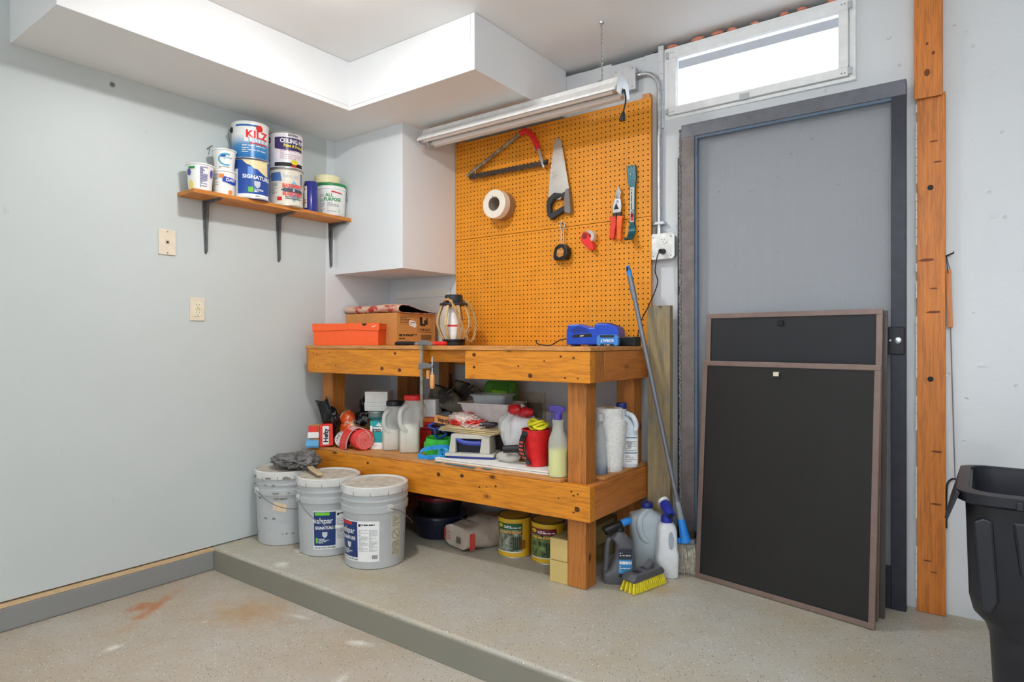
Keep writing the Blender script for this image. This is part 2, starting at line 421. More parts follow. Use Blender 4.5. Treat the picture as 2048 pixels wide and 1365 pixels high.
# window_1: hopper window high in the back wall
M_WFR = mat('white_window_paint', (222, 223, 225), .45, var=.03)
M_HW = mat('painted_hardware', (176, 178, 180), .4, .3)
wy = YB(-.8) - .01
win = thing('window_1', 'white framed hopper window glowing with daylight above the screen door', 'window', (-.826, wy, WZ0))
del win['category']; win['kind'] = 'structure'
def wbox(name, x0, x1, y0, y1, z0, z1, m, par=win, bev=.002): return BOX(x0, x1, y0, y1, z0, z1).build(name, m, par, world=True, bevel=bev)
mb = MB().box(WX0 - .005, WX1 + .005, wy, wy + .08, WZ1 - .016, WZ1).box(WX0 - .005, WX1 + .005, wy, wy + .08, WZ0, WZ0 + .016)
mb.box(WX0 - .005, WX0 + .018, wy, wy + .08, WZ0 + .016, WZ1 - .016).box(WX1 - .018, WX1 + .005, wy, wy + .08, WZ0 + .016, WZ1 - .016)
mb.build('window_frame', M_WFR, win, world=True, bevel=.002)
sx0, sx1, sz0, sz1 = WX0 + .021, WX1 - .021, WZ0 + .019, WZ1 - .019
mb = MB().box(sx0, sx1, wy - .012, wy + .03, sz1 - .036, sz1).box(sx0, sx1, wy - .012, wy + .03, sz0, sz0 + .036)
mb.box(sx0, sx0 + .036, wy - .012, wy + .03, sz0 + .036, sz1 - .036).box(sx1 - .036, sx1, wy - .012, wy + .03, sz0 + .036, sz1 - .036)
sash = mb.build('sash', M_WFR, win, world=True, bevel=.002)
t = NT('frosted_film'); v = t.coords(); nz = t.noise(v, 25, 3)
tl = t.n('ShaderNodeBsdfTranslucent'); t.l(t.ramp(nz, [(.3, (.93, .94, .95)), (.7, (.97, .97, .97))]), tl.inputs[0])
t.ss('Base Color', (.9, .9, .9, 1)); mx = t.n('ShaderNodeMixShader'); mx.inputs[0].default_value = .85
t.l(t.b.outputs[0], mx.inputs[1]); t.l(tl.outputs[0], mx.inputs[2]); t.l(mx.outputs[0], t.out.inputs[0]); M_FILM = t.m
px0, px1, pz0, pz1 = sx0 + .036, sx1 - .036, sz0 + .036, sz1 - .036
BOX(px0, px1, wy + .012, wy + .016, pz0, pz1 - .052).build('pane', M_FILM, win, world=True)
BOX(px0, px1, wy + .012, wy + .016, pz1 - .014, pz1).build('pane', M_FILM, win, world=True)
BOX(px0 + .004, px1 - .004, wy + .012, wy + .016, pz1 - .052, pz1 - .014).build('pane_strip', clear('dusty_glass', (196, 200, 208), .8, .4), win, world=True, label='clear dusty strip of glass')
BOX(-.875, -.835, wy - .018, wy - .011, sz0 - .006, sz0 + .022).build('latch_plate', M_HW, win, world=True, bevel=.001)
for hx in (sx0 - .006, sx1 + .006):
    for hz in (sz0 + .018, sz1 - .02):
        MB().box(hx - .008, hx + .008, wy - .016, wy - .001, hz - .014, hz + .014).build('hinge', M_HW, win, world=True, bevel=.002)
mb = MB()
for hx in (sx0 + .012, sx0 + .024, sx1 - .012, sx1 - .024):
    for hz in (sz0 + .012, sz1 - .012): mb.lathe([(.002, 0), (.002, .0015)], 8, M=TR(hx, wy - .0125, hz) @ RotX(pi / 2))
mb.build('screw', M_DARKGAP, win, world=True)
# salmon foam squeezed out above the window
fo = thing('foam_sealant', 'lumpy salmon bead of expanding foam above the window frame', 'sealant', (-.83, wy, 2.45))
rnd = random.Random(5); xx = WX0 + .03
while xx < WX1 - .02:
    MB().blob((xx, wy + .012, 2.457 + rnd.uniform(-.002, .004)), (rnd.uniform(.018, .035), .016, .009), .3, 2.5, rnd.random() * 9, 2).build('foam_lump', mat('salmon_foam', (205, 130, 105), .85, bump=.5), fo, smooth=80, world=True); xx += rnd.uniform(.06, .13)
# patched and chipped edge strip of the old opening, beside the window
e = MB(); rnd = random.Random(9); z = 2.07
while z < 2.46:
    z2 = z + rnd.uniform(.03, .07); e.box(-1.262 + rnd.uniform(-.006, .004), -1.238, YB(-1.25) - .012, YB(-1.25) + .002, z, min(z2, 2.47)); z = z2
e = struct(e.build('trim_5', M_BWALL, bevel=.003))
# blemishes cast in the concrete: honeycombed knocks
e = MB()
for k, (x_, z_, s_) in enumerate(((-.83, 1.72, .024), (-.72, 1.44, .02), (-.72, 1.76, .009), (-.62, 1.97, .008), (-.25, .9, .02), (.0, .95, .018), (.03, 1.5, .02), (-.05, 2.2, .012), (-.3, 2.25, .01))):
    e.blob((x_, YB(x_) + .004, z_), (s_, .008, s_ * .8), .6, 3., k, 2)
e.build('concrete_blemish', M_BWALL, wb, smooth=60)

# ------------------------------------------------------------------ lamps of the room and two added fill lights
M_WMET = mat('white_enamel', (226, 226, 226), .3, var=.02)
M_STEEL = mat('bright_steel', (176, 178, 182), .28, .9, var=.08)
M_GALV = mat('galvanised_steel', (178, 181, 184), .38, .75, var=.12, scale=60)
M_BLK = mat('black_plastic', (22, 22, 24), .4)
M_INK = mat('black_ink', (26, 26, 28), .6)
M_PAPER = mat('white_paper', (226, 225, 222), .7, var=.03)
def emit(name, c, s):
    t = NT(name); t.ss('Base Color', (.8, .8, .8, 1)); t.b.inputs['Emission Color'].default_value = (*c, 1); t.ss('Emission Strength', s); return t.m
lp = thing('ceiling_lamp', 'round white drum ceiling lamp with a lit opal lens', 'lamp', (-1.93, 1.47, ZC))
LATHE([(.082, 0), (.082, -.10), (.080, -.108), (.074, -.110), (.074, -.104), (.001, -.104)], 32).build('drum', emit('lit_opal_drum', (1., 1., .99), 4.5), lp, smooth=40)
LATHE([(.0735, -.106), (.070, -.118), (.055, -.126), (.03, -.130), (.001, -.131)], 28).build('lens', emit('lit_lens', (1., 1., .99), BULB_W), lp, smooth=60)
for k, (lx, ly) in enumerate(((.35, .7), (-1.1, -1.2))):  # two invented lamps, out of view, that brighten the room and ceiling
    lp = thing('fill_light', ('added tube fill light hanging overhead out of view, nearer the bench', 'added tube fill light hanging far behind the viewer')[k], 'lamp', (lx, ly, 1.98), 0, 'added fill lights out of view')
    BOX(-.62, .62, -.02, .02, .0, .03).build('housing', M_WMET, lp, bevel=.004)
    for s in (-1, 1):
        MB().tube([(-.58, s * .05, -.005), (.58, s * .05, -.005)], .019, 14).build('fluorescent_tube', emit('fill_tube', (.94, 1., 1.06), FILL_W), lp, smooth=40)
    for hx in (-.5, .5): MB().tube([(hx, 0, .03), (hx, 0, ZC - 1.98)], .002, 6).build('hanger', M_STEEL, lp)

# hanging (unlit) shop light under the soffit
sl = thing('shop_light', 'unlit two tube shop light hung by a chain over the pegboard', 'lamp', (-1.88, 2.545, 2.12))
HX0, HX1 = -.60, .60
prof = [(-.022, .085), (.022, .085), (.03, .062), (.072, .022), (.072, .012), (.066, .012), (.026, .052), (-.026, .052), (-.066, .012), (-.072, .012), (-.072, .022), (-.03, .062)]
MB().prism(prof, HX0, HX1, lambda p, q, h: (h, p, q)).build('reflector', mat('grey_white_enamel', (214, 213, 210), .35), sl, bevel=.001)
BOX(HX0 + .01, HX1 - .01, -.021, .021, .03, .053).build('ballast_cover', M_WMET, sl, bevel=.003)
for s in (-1, 1):
    MB().tube([(HX0 + .02, s * .038, .024), (HX1 - .02, s * .038, .024)], .0155, 14).build('fluorescent_tube', mat('tube_glass', (232, 231, 228), .25, var=.01), sl, smooth=40)
    for hx in (HX0 + .012, HX1 - .012):
        MB().tube([(hx - .012, s * .038, .024), (hx + .012, s * .038, .024)], .017, 12).build('lamp_socket', M_STEEL, sl, smooth=40)
for hx, nm in ((HX0 - .003, 'end_plate'), (HX1 + .003, 'end_plate')):
    MB().prism([(-.03, .088), (.03, .088), (.055, .05), (.06, .005), (.02, -.005), (.012, .035), (-.012, .035), (-.02, -.005), (-.06, .005), (-.055, .05)], hx - .002, hx + .002, lambda p, q, h: (h, p, q)).build(nm, mat('zinc_plate', (205, 208, 212), .3, .5), sl)
MB().tube(smoothpath([(HX1 + .01, .0, .03), (HX1 + .022, -.01, -.02), (HX1 + .012, -.015, -.075)], 6), .0035, 8).build('power_cord', M_BLK, sl, smooth=60)
MB().loft([(-.073, .006, .005, HX1 + .012, -.015, 3), (-.09, .012, .008, HX1 + .010, -.015, 3), (-.112, .014, .01, HX1 + .008, -.015, 4)], 16).build('plug', M_BLK, sl, smooth=40)
ch = MB(); top = Vector((.497, 0.0, .36)); bot = Vector((.50, .0, .09))
n = 26
for i in range(n):
    p = top.lerp(bot, (i + .5) / n); tt = (bot - top).normalized(); sd = Vector((1, 0, 0)) if i % 2 else Vector((0, 1, 0))
    ch.tube([p + tt * .0075 * cos(a) + sd * .0045 * sin(a) for a in [2 * pi * k / 10 for k in range(10)]], .0017, 5, True)
ch.build('chain', M_STEEL, sl, smooth=60)
MB().lathe([(.012, 0), (.010, -.006), (.004, -.008)], 14, c=(.497, 0, .36)).build('ceiling_hook', M_STEEL, sl, smooth=40)
MB().tube(smoothpath([(.47, 0, .088), (.48, 0, .098), (.50, 0, .095), (.512, 0, .088)]), .003, 6).build('hanging_clip', M_STEEL, sl, smooth=60)

# electrical: junction box, conduit, outlet box on the back wall
jb = thing('junction_box', 'square galvanised junction box behind the shop light end', 'electrical box', (-1.425, YB(-1.42), 2.335))
BOX(-.055, .055, -.045, 0, -.055, .055).build('box', M_GALV, jb, bevel=.006)
BOX(-.06, .06, -.051, -.045, -.06, .06).build('cover_plate', mat('zinc_plate', (205, 208, 212), .3, .5), jb, bevel=.006)
mb = MB()
for a in (-.045, .045):
    for b in (-.045, .045): mb.lathe([(.005, 0), (.005, .003)], 10, M=TR(a, -.051, b) @ RotX(pi / 2))
mb.build('screw', M_STEEL, jb)
cyd = YB(-1.26) - .022
cn = thing('conduit', 'bent metal conduit running down the wall beside the pegboard', 'conduit', (-1.25, cyd, 1.56))
path = [(-1.37, cyd, 2.35), (-1.345, cyd, 2.35)] + [(-1.345 + .09 * sin(a), cyd, 2.26 + .09 * cos(a)) for a in [radians(k) for k in range(0, 91, 10)]] + [(-1.255, cyd, 2.1), (-1.255, cyd, 1.57)]
MB().tube(path, .0115, 12).build('pipe', M_GALV, cn, smooth=60, world=True)
for p, q in (((-1.37, cyd, 2.35), (-1.343, cyd, 2.35)), ((-1.255, cyd, 1.555), (-1.255, cyd, 1.585))):
    MB().tube([p, q], .016, 12).build('connector', M_STEEL, cn, smooth=40, world=True)
MB().box(-1.285, -1.225, cyd - .013, cyd + .02, 1.60, 1.615).build('strap', M_GALV, cn, world=True, bevel=.002)
ob = thing('outlet_box', 'white painted outlet box with a black plug at the pegboard edge', 'outlet', (-1.228, YB(-1.23), 1.492))
BOX(-.052, .052, -.045, 0, -.052, .052).build('box', M_GALV, ob, bevel=.005)
pl = MB().prism([(-.062, -.05), (-.05, -.062), (.05, -.062), (.062, -.05), (.062, .05), (.05, .062), (-.05, .062), (-.062, .05)], -.052, -.045, lambda p, q, h: (p, h, q)).build('cover_plate', mat('chipped_white_enamel', (218, 218, 214), .4, .1, var=.12), ob, bevel=.002)
for k, zz in enumerate((.026, -.026)):
    f = MB().prism(oval(.019, .017, 20, (0.008, zz)), -.057, -.052, lambda p, q, h: (p, h, q)).build('receptacle', mat('ivory_plastic', (230, 226, 214), .4), ob, bevel=.001)
    if k == 0:
        MB().box(.0, .002, -.0578, -.0568, zz + .001, zz + .009).box(.013, .015, -.0578, -.0568, zz + .001, zz + .008).lathe([(.0025, 0), (.0025, .001)], 8, M=TR(.008, -.0568, zz - .007) @ RotX(pi / 2)).build('slot', M_INK, f)
mb = MB()
for a in (-.045, .045):
    for b in (-.045, .045): mb.lathe([(.004, 0), (.004, .003)], 10, M=TR(a, -.052, b) @ RotX(pi / 2))
mb.build('screw', M_STEEL, ob)
# phone jack and outlet on the left wall
M_IVORY = mat('ivory_plate', (214, 202, 182), .4, var=.03)
ph = thing('phone_jack', 'beige wall plate with a single phone socket', 'wall plate', (XL, 1.449, 1.51))
p_ = BOX(0, .007, -.04, .04, -.06, .06).build('plate', M_IVORY, ph, bevel=.003)
BOX(.006, .010, -.009, .009, -.008, .01).build('socket', mat('beige_socket', (190, 178, 158), .5), ph, bevel=.001)
BOX(.0095, .0105, -.005, .004, -.005, .005).build('socket_hole', M_INK, ph)
for s in (-.05, .05): MB().lathe([(.004, 0), (.0035, .002)], 10, M=TR(.007, 0, s) @ Matrix.Rotation(pi / 2, 4, 'Y')).build('screw', M_STEEL, ph)
ot = thing('wall_outlet', 'ivory double outlet plate on the left wall', 'outlet', (XL, 1.594, 1.197))
BOX(0, .006, -.037, .037, -.057, .057).build('plate', M_IVORY, ot, bevel=.003)
BOX(.005, .009, -.018, .018, -.034, .034).build('receptacle', mat('outlet_cream', (226, 214, 190), .4), ot, bevel=.001)
mb = MB()
for zz in (.019, -.019): mb.box(.0088, .0096, -.008, -.006, zz - .001, zz + .008).box(.0088, .0096, .006, .008, zz - .001, zz + .007).box(.0088, .0096, -.002, .002, zz - .011, zz - .007)
mb.build('slot', M_INK, ot)
BOX(.0085, .0098, -.014, .014, -.006, .006).build('test_button', mat('outlet_tan', (206, 190, 150), .4), ot)
nl = MB().tube([(XL - .005, 1.643, 2.0), (XL + .035, 1.65, 2.012), (XL + .036, 1.655, 2.013)], .0018, 6).tube([(XL + .002, 1.652, 1.975), (XL + .03, 1.642, 2.01)], .0012, 5).build('nail', M_INK)
nl['label'] = 'bent dark nail stuck in the left wall above the yogurt tubs'; nl['category'] = 'nail'
an = MB().lathe([(.008, 0), (.01, .004), (.004, .006)], 10, M=TR(XL, 1.213, 2.184) @ Matrix.Rotation(pi / 2, 4, 'Y')).build('wall_anchor', mat('grey_anchor', (110, 110, 108), .5), smooth=40)
an['label'] = 'grey wall anchor high on the left wall under the soffit'; an['category'] = 'wall anchor'

# ------------------------------------------------------------------ pegboard (real holes)
M_PEG = mat('orange_pegboard', (222, 142, 30), .55, var=.05, scale=9, g=1.15)
pgY = 2.85; PX0, PX1 = -2.53, -1.282
pg = thing('pegboard', 'large orange brown pegboard covering the wall behind the bench', 'pegboard', (-1.9, pgY, .95))
def pegpanel(z0, z1, off):
    sp = .0254; mb = MB(); nx = int((PX1 - PX0) / sp); nz = int((z1 - z0) / sp); N = 8; r = .0037
    mx_ = ((PX1 - PX0) - nx * sp) / 2; th = .006
    mzz = ((z1 - z0) - nz * sp) / 2
    for i in range(nx):
        for j in range(nz):
            cx = PX0 + mx_ + (i + .5) * sp; cz = z0 + mzz + (j + .5) * sp; h = sp / 2
            sq = [(cx + h * a, cz + h * b) for a, b in ((1, 0), (1, 1), (0, 1), (-1, 1), (-1, 0), (-1, -1), (0, -1), (1, -1))]
            ci = [(cx + r * cos(2 * pi * k / N), cz + r * sin(2 * pi * k / N)) for k in range(N)]
            vs = [(p, pgY, q) for p, q in sq] + [(p, pgY, q) for p, q in ci] + [(p, pgY + th, q) for p, q in ci]
            mb.add(vs, [(k, (k + 1) % 8, 8 + (k + 1) % 8, 8 + k) for k in range(8)] + [(8 + k, 8 + (k + 1) % 8, 16 + (k + 1) % 8, 16 + k) for k in range(8)])
    mb.cells = nx * nz
    # plain border strips and thickness
    xa, xb = PX0 + mx_, PX1 - mx_; za, zb = z0 + mzz, z1 - mzz
    mb.box(PX0, xa, pgY, pgY + th, z0, z1).box(xb, PX1, pgY, pgY + th, z0, z1).box(xa, xb, pgY, pgY + th, z0, za).box(xa, xb, pgY, pgY + th, zb, z1)
    return mb
def rawbuild(mb, name, m, parent):
    me = bpy.data.meshes.new(name); L = parent['_loc']
    me.from_pydata([(x - L[0], y - L[1], z - L[2]) for x, y, z in mb.v], [], mb.f); me.update(); me.materials.append(m)
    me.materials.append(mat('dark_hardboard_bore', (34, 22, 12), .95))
    nh = getattr(mb, 'cells', 0)
    for k in range(nh):
        for q in range(8): me.polygons[k * 16 + 8 + q].material_index = 1
    o = bpy.data.objects.new(name, me); COL.objects.link(o); o.parent = parent; return o
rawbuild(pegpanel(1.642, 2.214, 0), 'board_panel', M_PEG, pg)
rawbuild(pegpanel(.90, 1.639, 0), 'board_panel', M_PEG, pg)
M_GAPSHADE = mat('peg_gap_shade', (8, 7, 6), .95)
BOX(PX0 + .02, PX1 - .01, pgY + .0066, pgY + .010, .92, 2.19).build('backing', M_GAPSHADE, pg, world=True)  # black sheet standing for the shade behind the holes
M_FURR = wood('furring_wood', (208, 148, 96), (150, 92, 50), 'Z', False)
for x0 in (PX0 + .01, -1.93, PX1 - .055):
    BOX(x0, x0 + .04, pgY + .018, YB(x0), .92, 2.245 if x0 > -1.5 else 2.21).build('furring_strip', M_FURR, pg, world=True, bevel=.002)
BOX(PX0, PX0 + .06, pgY + .012, YB(-2.5), 2.214, 2.235).build('furring_strip', M_FURR, pg, world=True, bevel=.002)

# ------------------------------------------------------------------ workbench
WB = ((208, 132, 30), (142, 72, 10))
WX_ = wood('bench_pine_x', *WB, 'X'); WY_ = wood('bench_pine_y', (190, 116, 50), (126, 66, 26), 'Y'); WZ_ = wood('bench_fir_z', (178, 112, 48), (96, 50, 18), 'Z', ring=14)
M_PLY = wood('plywood', (196, 138, 78), (140, 86, 40), 'X', False, dirt=(150, 100, 50))
bench = thing('workbench', 'long orange pine workbench with a lower shelf and split front apron', 'workbench', (-2.15, 2.5, 0))
FA = Vector((-3.03, 2.16)); FB = Vector((-1.285, 2.266))
def fy(x): return FA.y + (FB.y - FA.y) * (x - FA.x) / (FB.x - FA.x)
YBK = 2.845
def fboard(x0, x1, z0, z1, th=.038, inset=0.):
    a, b = fy(x0) + inset, fy(x1) + inset
    return MB().hexa([(x0, a, z0), (x1, b, z0), (x1, b + th, z0), (x0, a + th, z0), (x0, a, z1), (x1, b, z1), (x1, b + th, z1), (x0, a + th, z1)])
def bp(mb, name, m, bev=.0025, par=bench): return mb.build(name, m, par, world=True, bevel=bev)
bp(MB().prism([(-3.035, fy(-3.035) - .004), (-1.28, fy(-1.28) - .004), (-1.28, YBK), (-3.035, YBK)], .998, 1.0155), 'top', M_PLY)
ap1 = bp(fboard(-3.012, -2.170, .866, .997), 'front_board', WX_)
ap2 = bp(fboard(-1.922, -1.285, .866, .997), 'front_board', WX_)
bp(fboard(-2.20, -1.90, .938, .997, .03, .04), 'back_rail', WX_)
bp(BOX(-3.03, -3.012, fy(-3.0), fy(-3.0) + .09, .876, .997), 'end_block', WZ_)
bp(BOX(-1.323, -1.285, fy(-1.285) + .038, fy(-1.285) + .125, .866, .997), 'corner_block', WZ_)
bp(BOX(-1.323, -1.285, fy(-1.285) + .126, YBK, .866, .997), 'side_board', WY_)
bp(BOX(-3.01, -2.972, fy(-3.0) + .13, YBK, .866, .997), 'side_board', WY_)
ap3 = bp(fboard(-3.03, -1.285, .297, .443), 'front_board', WX_)
bp(BOX(-1.323, -1.285, fy(-1.285) + .0385, YBK, .297, .443), 'side_board', WY_)
bp(BOX(-3.02, -2.982, fy(-3.0) + .05, YBK, .297, .443), 'side_board', WY_)
bp(MB().prism([(-3.025, fy(-3.025) + .004), (-1.425, fy(-1.425) + .006), (-1.425, 2.41), (-1.295, 2.41), (-1.295, YBK), (-3.025, YBK)], .4435, .457), 'shelf_panel', M_PLY)
for (x0, y0) in ((-1.417, 2.306), (-1.415, 2.752), (-3.022, 2.262), (-2.93, 2.752)):
    bp(BOX(x0, x0 + .09, y0, y0 + .09, 0, .997), 'leg', WZ_, .004)
BOX(-2.62, -2.545, YBK - .05, YBK, .457, .997).build('leg', WZ_, bench, world=True, bevel=.004)
# dark knots and screw heads on the aprons
M_KNOT = mat('dark_knot', (92, 46, 18), .6, g=1.)
def knots(par, pts):
    for (x_, z_, r_) in pts:
        y_ = fy(x_) - .0006; rr = r_ * .8
        MB().prism([(x_ + rr * 1.25 * cos(2 * pi * k / 12) * (1 + .15 * sin(3.1 * k)), z_ + rr * cos(k) * 0 + rr * sin(2 * pi * k / 12)) for k in range(12)], y_, y_ + .003, lambda p, q, h: (p, h, q)).build('knot', M_KNOT, par, world=True)
knots(ap1, ((-2.36, .978, .009), (-2.45, .90, .012), (-2.33, .895, .012), (-2.19, .93, .007), (-2.97, .973, .004), (-2.94, .968, .004), (-2.97, .905, .004), (-2.93, .897, .004), (-2.79, .91, .005), (-2.84, .979, .004)))
knots(ap2, ((-1.87, .977, .011), (-1.87, .92, .008), (-1.63, .93, .005), (-1.42, .975, .006), (-1.36, .97, .006), (-1.4, .885, .005), (-1.34, .885, .005), (-1.57, .89, .012), (-1.5, .955, .004)))
knots(ap3, ((-2.08, .405, .012), (-1.94, .415, .011), (-1.75, .39, .006), (-1.37, .415, .005), (-1.34, .408, .005), (-1.36, .4, .005), (-1.43, .38, .004), (-1.345, .345, .014), (-1.36, .33, .005), (-2.55, .41, .008), (-1.8, .38, .004), (-1.84, .375, .005)))

# ------------------------------------------------------------------ big screen door leaning on the back wall
def screen_mat(name, c, cover, g=1.1, weave=900.):
    """fine insect mesh: the share 'cover' of it is thread"""
    t = NT(name); v = t.coords(); nz = t.noise(v, 6, 4, .6)
    b = lin(c, g); t.l(t.ramp(nz, [(.3, tuple(x * .85 for x in b[:3])), (.7, b)]), t.b.inputs['Base Color']); t.ss('Roughness', .6)
    wv = t.n('ShaderNodeTexWave', wave_type='BANDS', bands_direction='X'); wv.inputs['Scale'].default_value = weave / 20; wv.inputs['Distortion'].default_value = 1.5
    t.l(v, wv.inputs['Vector'])
    f = t.n('ShaderNodeMapRange'); f.inputs[3].default_value = cover - .012; f.inputs[4].default_value = cover + .012; t.l(wv.outputs[1], f.inputs[0])
    tr = t.n('ShaderNodeBsdfTransparent'); mx = t.n('ShaderNodeMixShader'); t.l(f.outputs[0], mx.inputs[0])
    t.l(tr.outputs[0], mx.inputs[1]); t.l(t.b.outputs[0], mx.inputs[2]); t.l(mx.outputs[0], t.out.inputs[0]); return t.m
M_DOORFR = mat('slate_aluminium', (98, 100, 106), .42, .35, var=.08)
M_STILE = mat('dark_slate_paint', (44, 46, 54), .4, .2, var=.1)
M_BRSTILE = mat('weathered_bronze_paint', (112, 104, 102), .5, .2, var=.12)
dy0, dy1 = 2.852, 2.882
dr = thing('screen_door', 'tall grey framed screen door leaning against the concrete wall', 'door', (-.684, 2.866, 0))
DX0, DX1, DZ1 = -1.131, -.236, 2.046
BOX(DX0, DX0 + .062, dy0, dy1, .0, DZ1 - .001).build('stile', M_BRSTILE, dr, world=True, bevel=.002)
BOX(DX1 - .05, DX1, dy0, dy1, .0, DZ1 - .001).build('stile', M_STILE, dr, world=True, bevel=.002, label='dark slate painted right stile')
BOX(DX0, DX1, dy0 - .001, dy1 + .001, DZ1 - .06, DZ1).build('top_rail', M_DOORFR, dr, world=True, bevel=.002)
BOX(DX0 + .062, DX1 - .05, dy0, dy1, 0, .16).build('bottom_rail', M_STILE, dr, world=True, bevel=.002)
BOX(DX0 + .062, DX1 - .05, dy0 + .004, dy1, DZ1 - .072, DZ1 - .06).box(DX0 + .062, DX0 + .074, dy0 + .006, dy1, .16, DZ1 - .072).build('mesh_spline', mat('blue_grey_vinyl', (84, 100, 118), .5), dr, world=True)
MB().box(DX0 + .062, DX1 - .05, dy0 + .014, dy0 + .0148, .16, DZ1 - .06).build('insect_mesh', screen_mat('grey_insect_mesh', (124, 128, 138), .23), dr, world=True)
fz = MB(); rnd = random.Random(2); z = 0.02
pts = []
while z < 2.03: pts.append((DX0 - .006 + rnd.uniform(-.0025, .0025), dy0 + .004, z)); z += .008
fz.tube(pts, [rnd.uniform(.005, .0075) for _ in pts], 6)
fz.build('weatherstrip', mat('grey_pile_strip', (120, 118, 118), .95, var=.35, scale=160, bump=.8), dr, world=True)
BOX(DX0 - .02, DX0 - .0125, dy0 + .006, dy1, .02, 1.9).build('dark_edge', M_BLK, dr, world=True)
lt = BOX(-.300, -.240, dy0 - .012, dy0, .988, 1.094).build('latch', mat('black_latch', (14, 14, 17), .35), dr, world=True, bevel=.003)
MB().lathe([(.012, 0), (.012, .006), (.006, .008)], 16, M=TR(-.262, dy0 - .012, 1.042) @ RotX(pi / 2)).build('latch_button', M_STEEL, lt, world=True, smooth=40)
MB().lathe([(.005, 0), (.004, .003)], 10, M=TR(-.287, dy0 - .012, 1.042) @ RotX(pi / 2)).build('latch_screw', M_STEEL, lt, world=True)

# ------------------------------------------------------------------ loose window screens leaning in front of it
M_BRONZE = mat('bronze_aluminium', (124, 106, 98), .4, .4, var=.06)
M_BRDARK = mat('dark_bronze_aluminium', (84, 78, 74), .45, .3, var=.06)
def loose_screen(label, base, yaw, lean, wd, ht, frame_m, mesh_m, tab_m, side_m=None):
    """base = centre of the bottom edge"""
    t_ = thing('window_screen', label, 'window screen', base, 0., 'window screens leaning by the back wall')
    R = Matrix.Rotation(yaw, 4, 'Z') @ Matrix.Rotation(-lean, 4, 'X')
    fw, th = .021, .011
    def B(x0, x1, y0, y1, z0, z1, nm, m, bev=.0015): return MB().box(x0, x1, y0, y1, z0, z1, R).build(nm, m, t_, bevel=bev)
    B(-wd / 2, wd / 2, -th, 0, 0, fw, 'frame_rail', frame_m); B(-wd / 2, wd / 2, -th, 0, ht - fw, ht, 'frame_rail', frame_m)
    B(-wd / 2, -wd / 2 + fw, -th, 0, fw, ht - fw, 'frame_stile', frame_m); B(wd / 2 - fw, wd / 2, -th, 0, fw, ht - fw, 'frame_stile', side_m or frame_m)
    MB().box(-wd / 2 + fw, wd / 2 - fw, -.0075, -.0068, fw, ht - fw, R).build('insect_mesh', mesh_m, t_)
    mb = MB(); a, b_ = wd / 2 - fw, .004
    for q in ((-a, a, fw, fw + b_), (-a, a, ht - fw - b_, ht - fw)): mb.box(q[0], q[1], -.0095, -.006, q[2], q[3], R)
    for q in ((-a, -a + b_), (a - b_, a)): mb.box(q[0], q[1], -.0095, -.006, fw, ht - fw, R)
    mb.build('mesh_spline', mat('black_spline', (30, 29, 30), .6), t_)
    mb = MB().box(-.035, -.012, -.022, -.0095, ht - fw - .022, ht - fw - .018, R).box(-.035, -.012, -.022, -.019, ht - fw - .036, ht - fw - .018, R)
    mb.build('pull_tab', tab_m, t_, bevel=.001); return t_
M_MESH1 = screen_mat('charcoal_insect_mesh', (30, 28, 27), .94)
M_MESH2 = screen_mat('blue_charcoal_insect_mesh', (32, 33, 38), .93)
ang = lambda a, b: atan2(b[1] - a[1], b[0] - a[0])
loose_screen('large bronze framed window screen with dark mesh and pale pull tab, standing in front', (-.663, 2.672, .002), ang((-1.015, 2.733), (-.311, 2.611)), .075, .716, .952, M_BRONZE, M_MESH1, mat('pale_tab', (206, 196, 176), .4))
loose_screen('taller bronze framed window screen just behind the front one, with a black pull tab', (-.660, 2.738, .002), ang((-1.01, 2.778), (-.31, 2.698)), .058, .705, 1.162, M_BRONZE, M_MESH2, M_BLK)
loose_screen('rearmost window screen with dark bronze frame, only its right edge showing', (-.645, 2.772, .002), ang((-1.0, 2.803), (-.29, 2.741)), .046, .705, 1.155, M_BRDARK, M_MESH2, M_BLK)

# ------------------------------------------------------------------ timber post on the wall
M_POST = wood('post_pine', (198, 118, 44), (128, 66, 22), 'Z', False, ring=12)
py1 = YB(-.15)
ps = thing('timber_post', 'orange brown timber post fixed upright to the concrete wall', 'post', (-.158, py1, 0))
BOX(-.205, -.113, py1 - .036, py1, .0, 1.982).build('lower_board', M_POST, ps, world=True, bevel=.003)
MB().prism([(py1 - .054, 1.965), (py1, 1.99), (py1, 2.475), (py1 - .054, 2.475)], -.212, -.122, lambda p, q, h: (h, p, q)).build('upper_board', M_POST, ps, world=True, bevel=.003)
for z_ in (1.625, .895): MB().lathe([(.010, 0), (.010, .002), (.006, .003), (.006, .001)], 14, M=TR(-.16, py1 - .036, z_) @ RotX(pi / 2)).build('bolt_hole', M_INK, ps, world=True)
rnd = random.Random(4); mb = MB(); z = .05
while z < 1.95:
    if rnd.random() < .75: mb.box(-.2068, -.2035, py1 - .0372, py1 - .005, z, z + .03)
    z += .034
mb.build('paint_edge', mat('flaking_white_paint', (214, 205, 196), .8), ps, world=True)
rnd = random.Random(21)
for z_, x_, r_ in ((.2, -.17, .012), (.16, -.15, .01), (.42, -.142, .016), (.62, -.14, .016), (1.15, -.15, .02), (1.35, -.172, .022), (1.24, -.15, .012), (1.8, -.15, .012), (1.72, -.138, .012)):
    MB().prism([(x_ + r_ * (1.3 if k % 5 else .9) * cos(2 * pi * k / 12), z_ + r_ * .26 * sin(2 * pi * k / 12)) for k in range(12)], py1 - .0367, py1 - .034, lambda p, q, h: (p, h, q)).build('knot', mat('brown_knot', (122, 66, 32), .7, g=1.), ps, world=True)
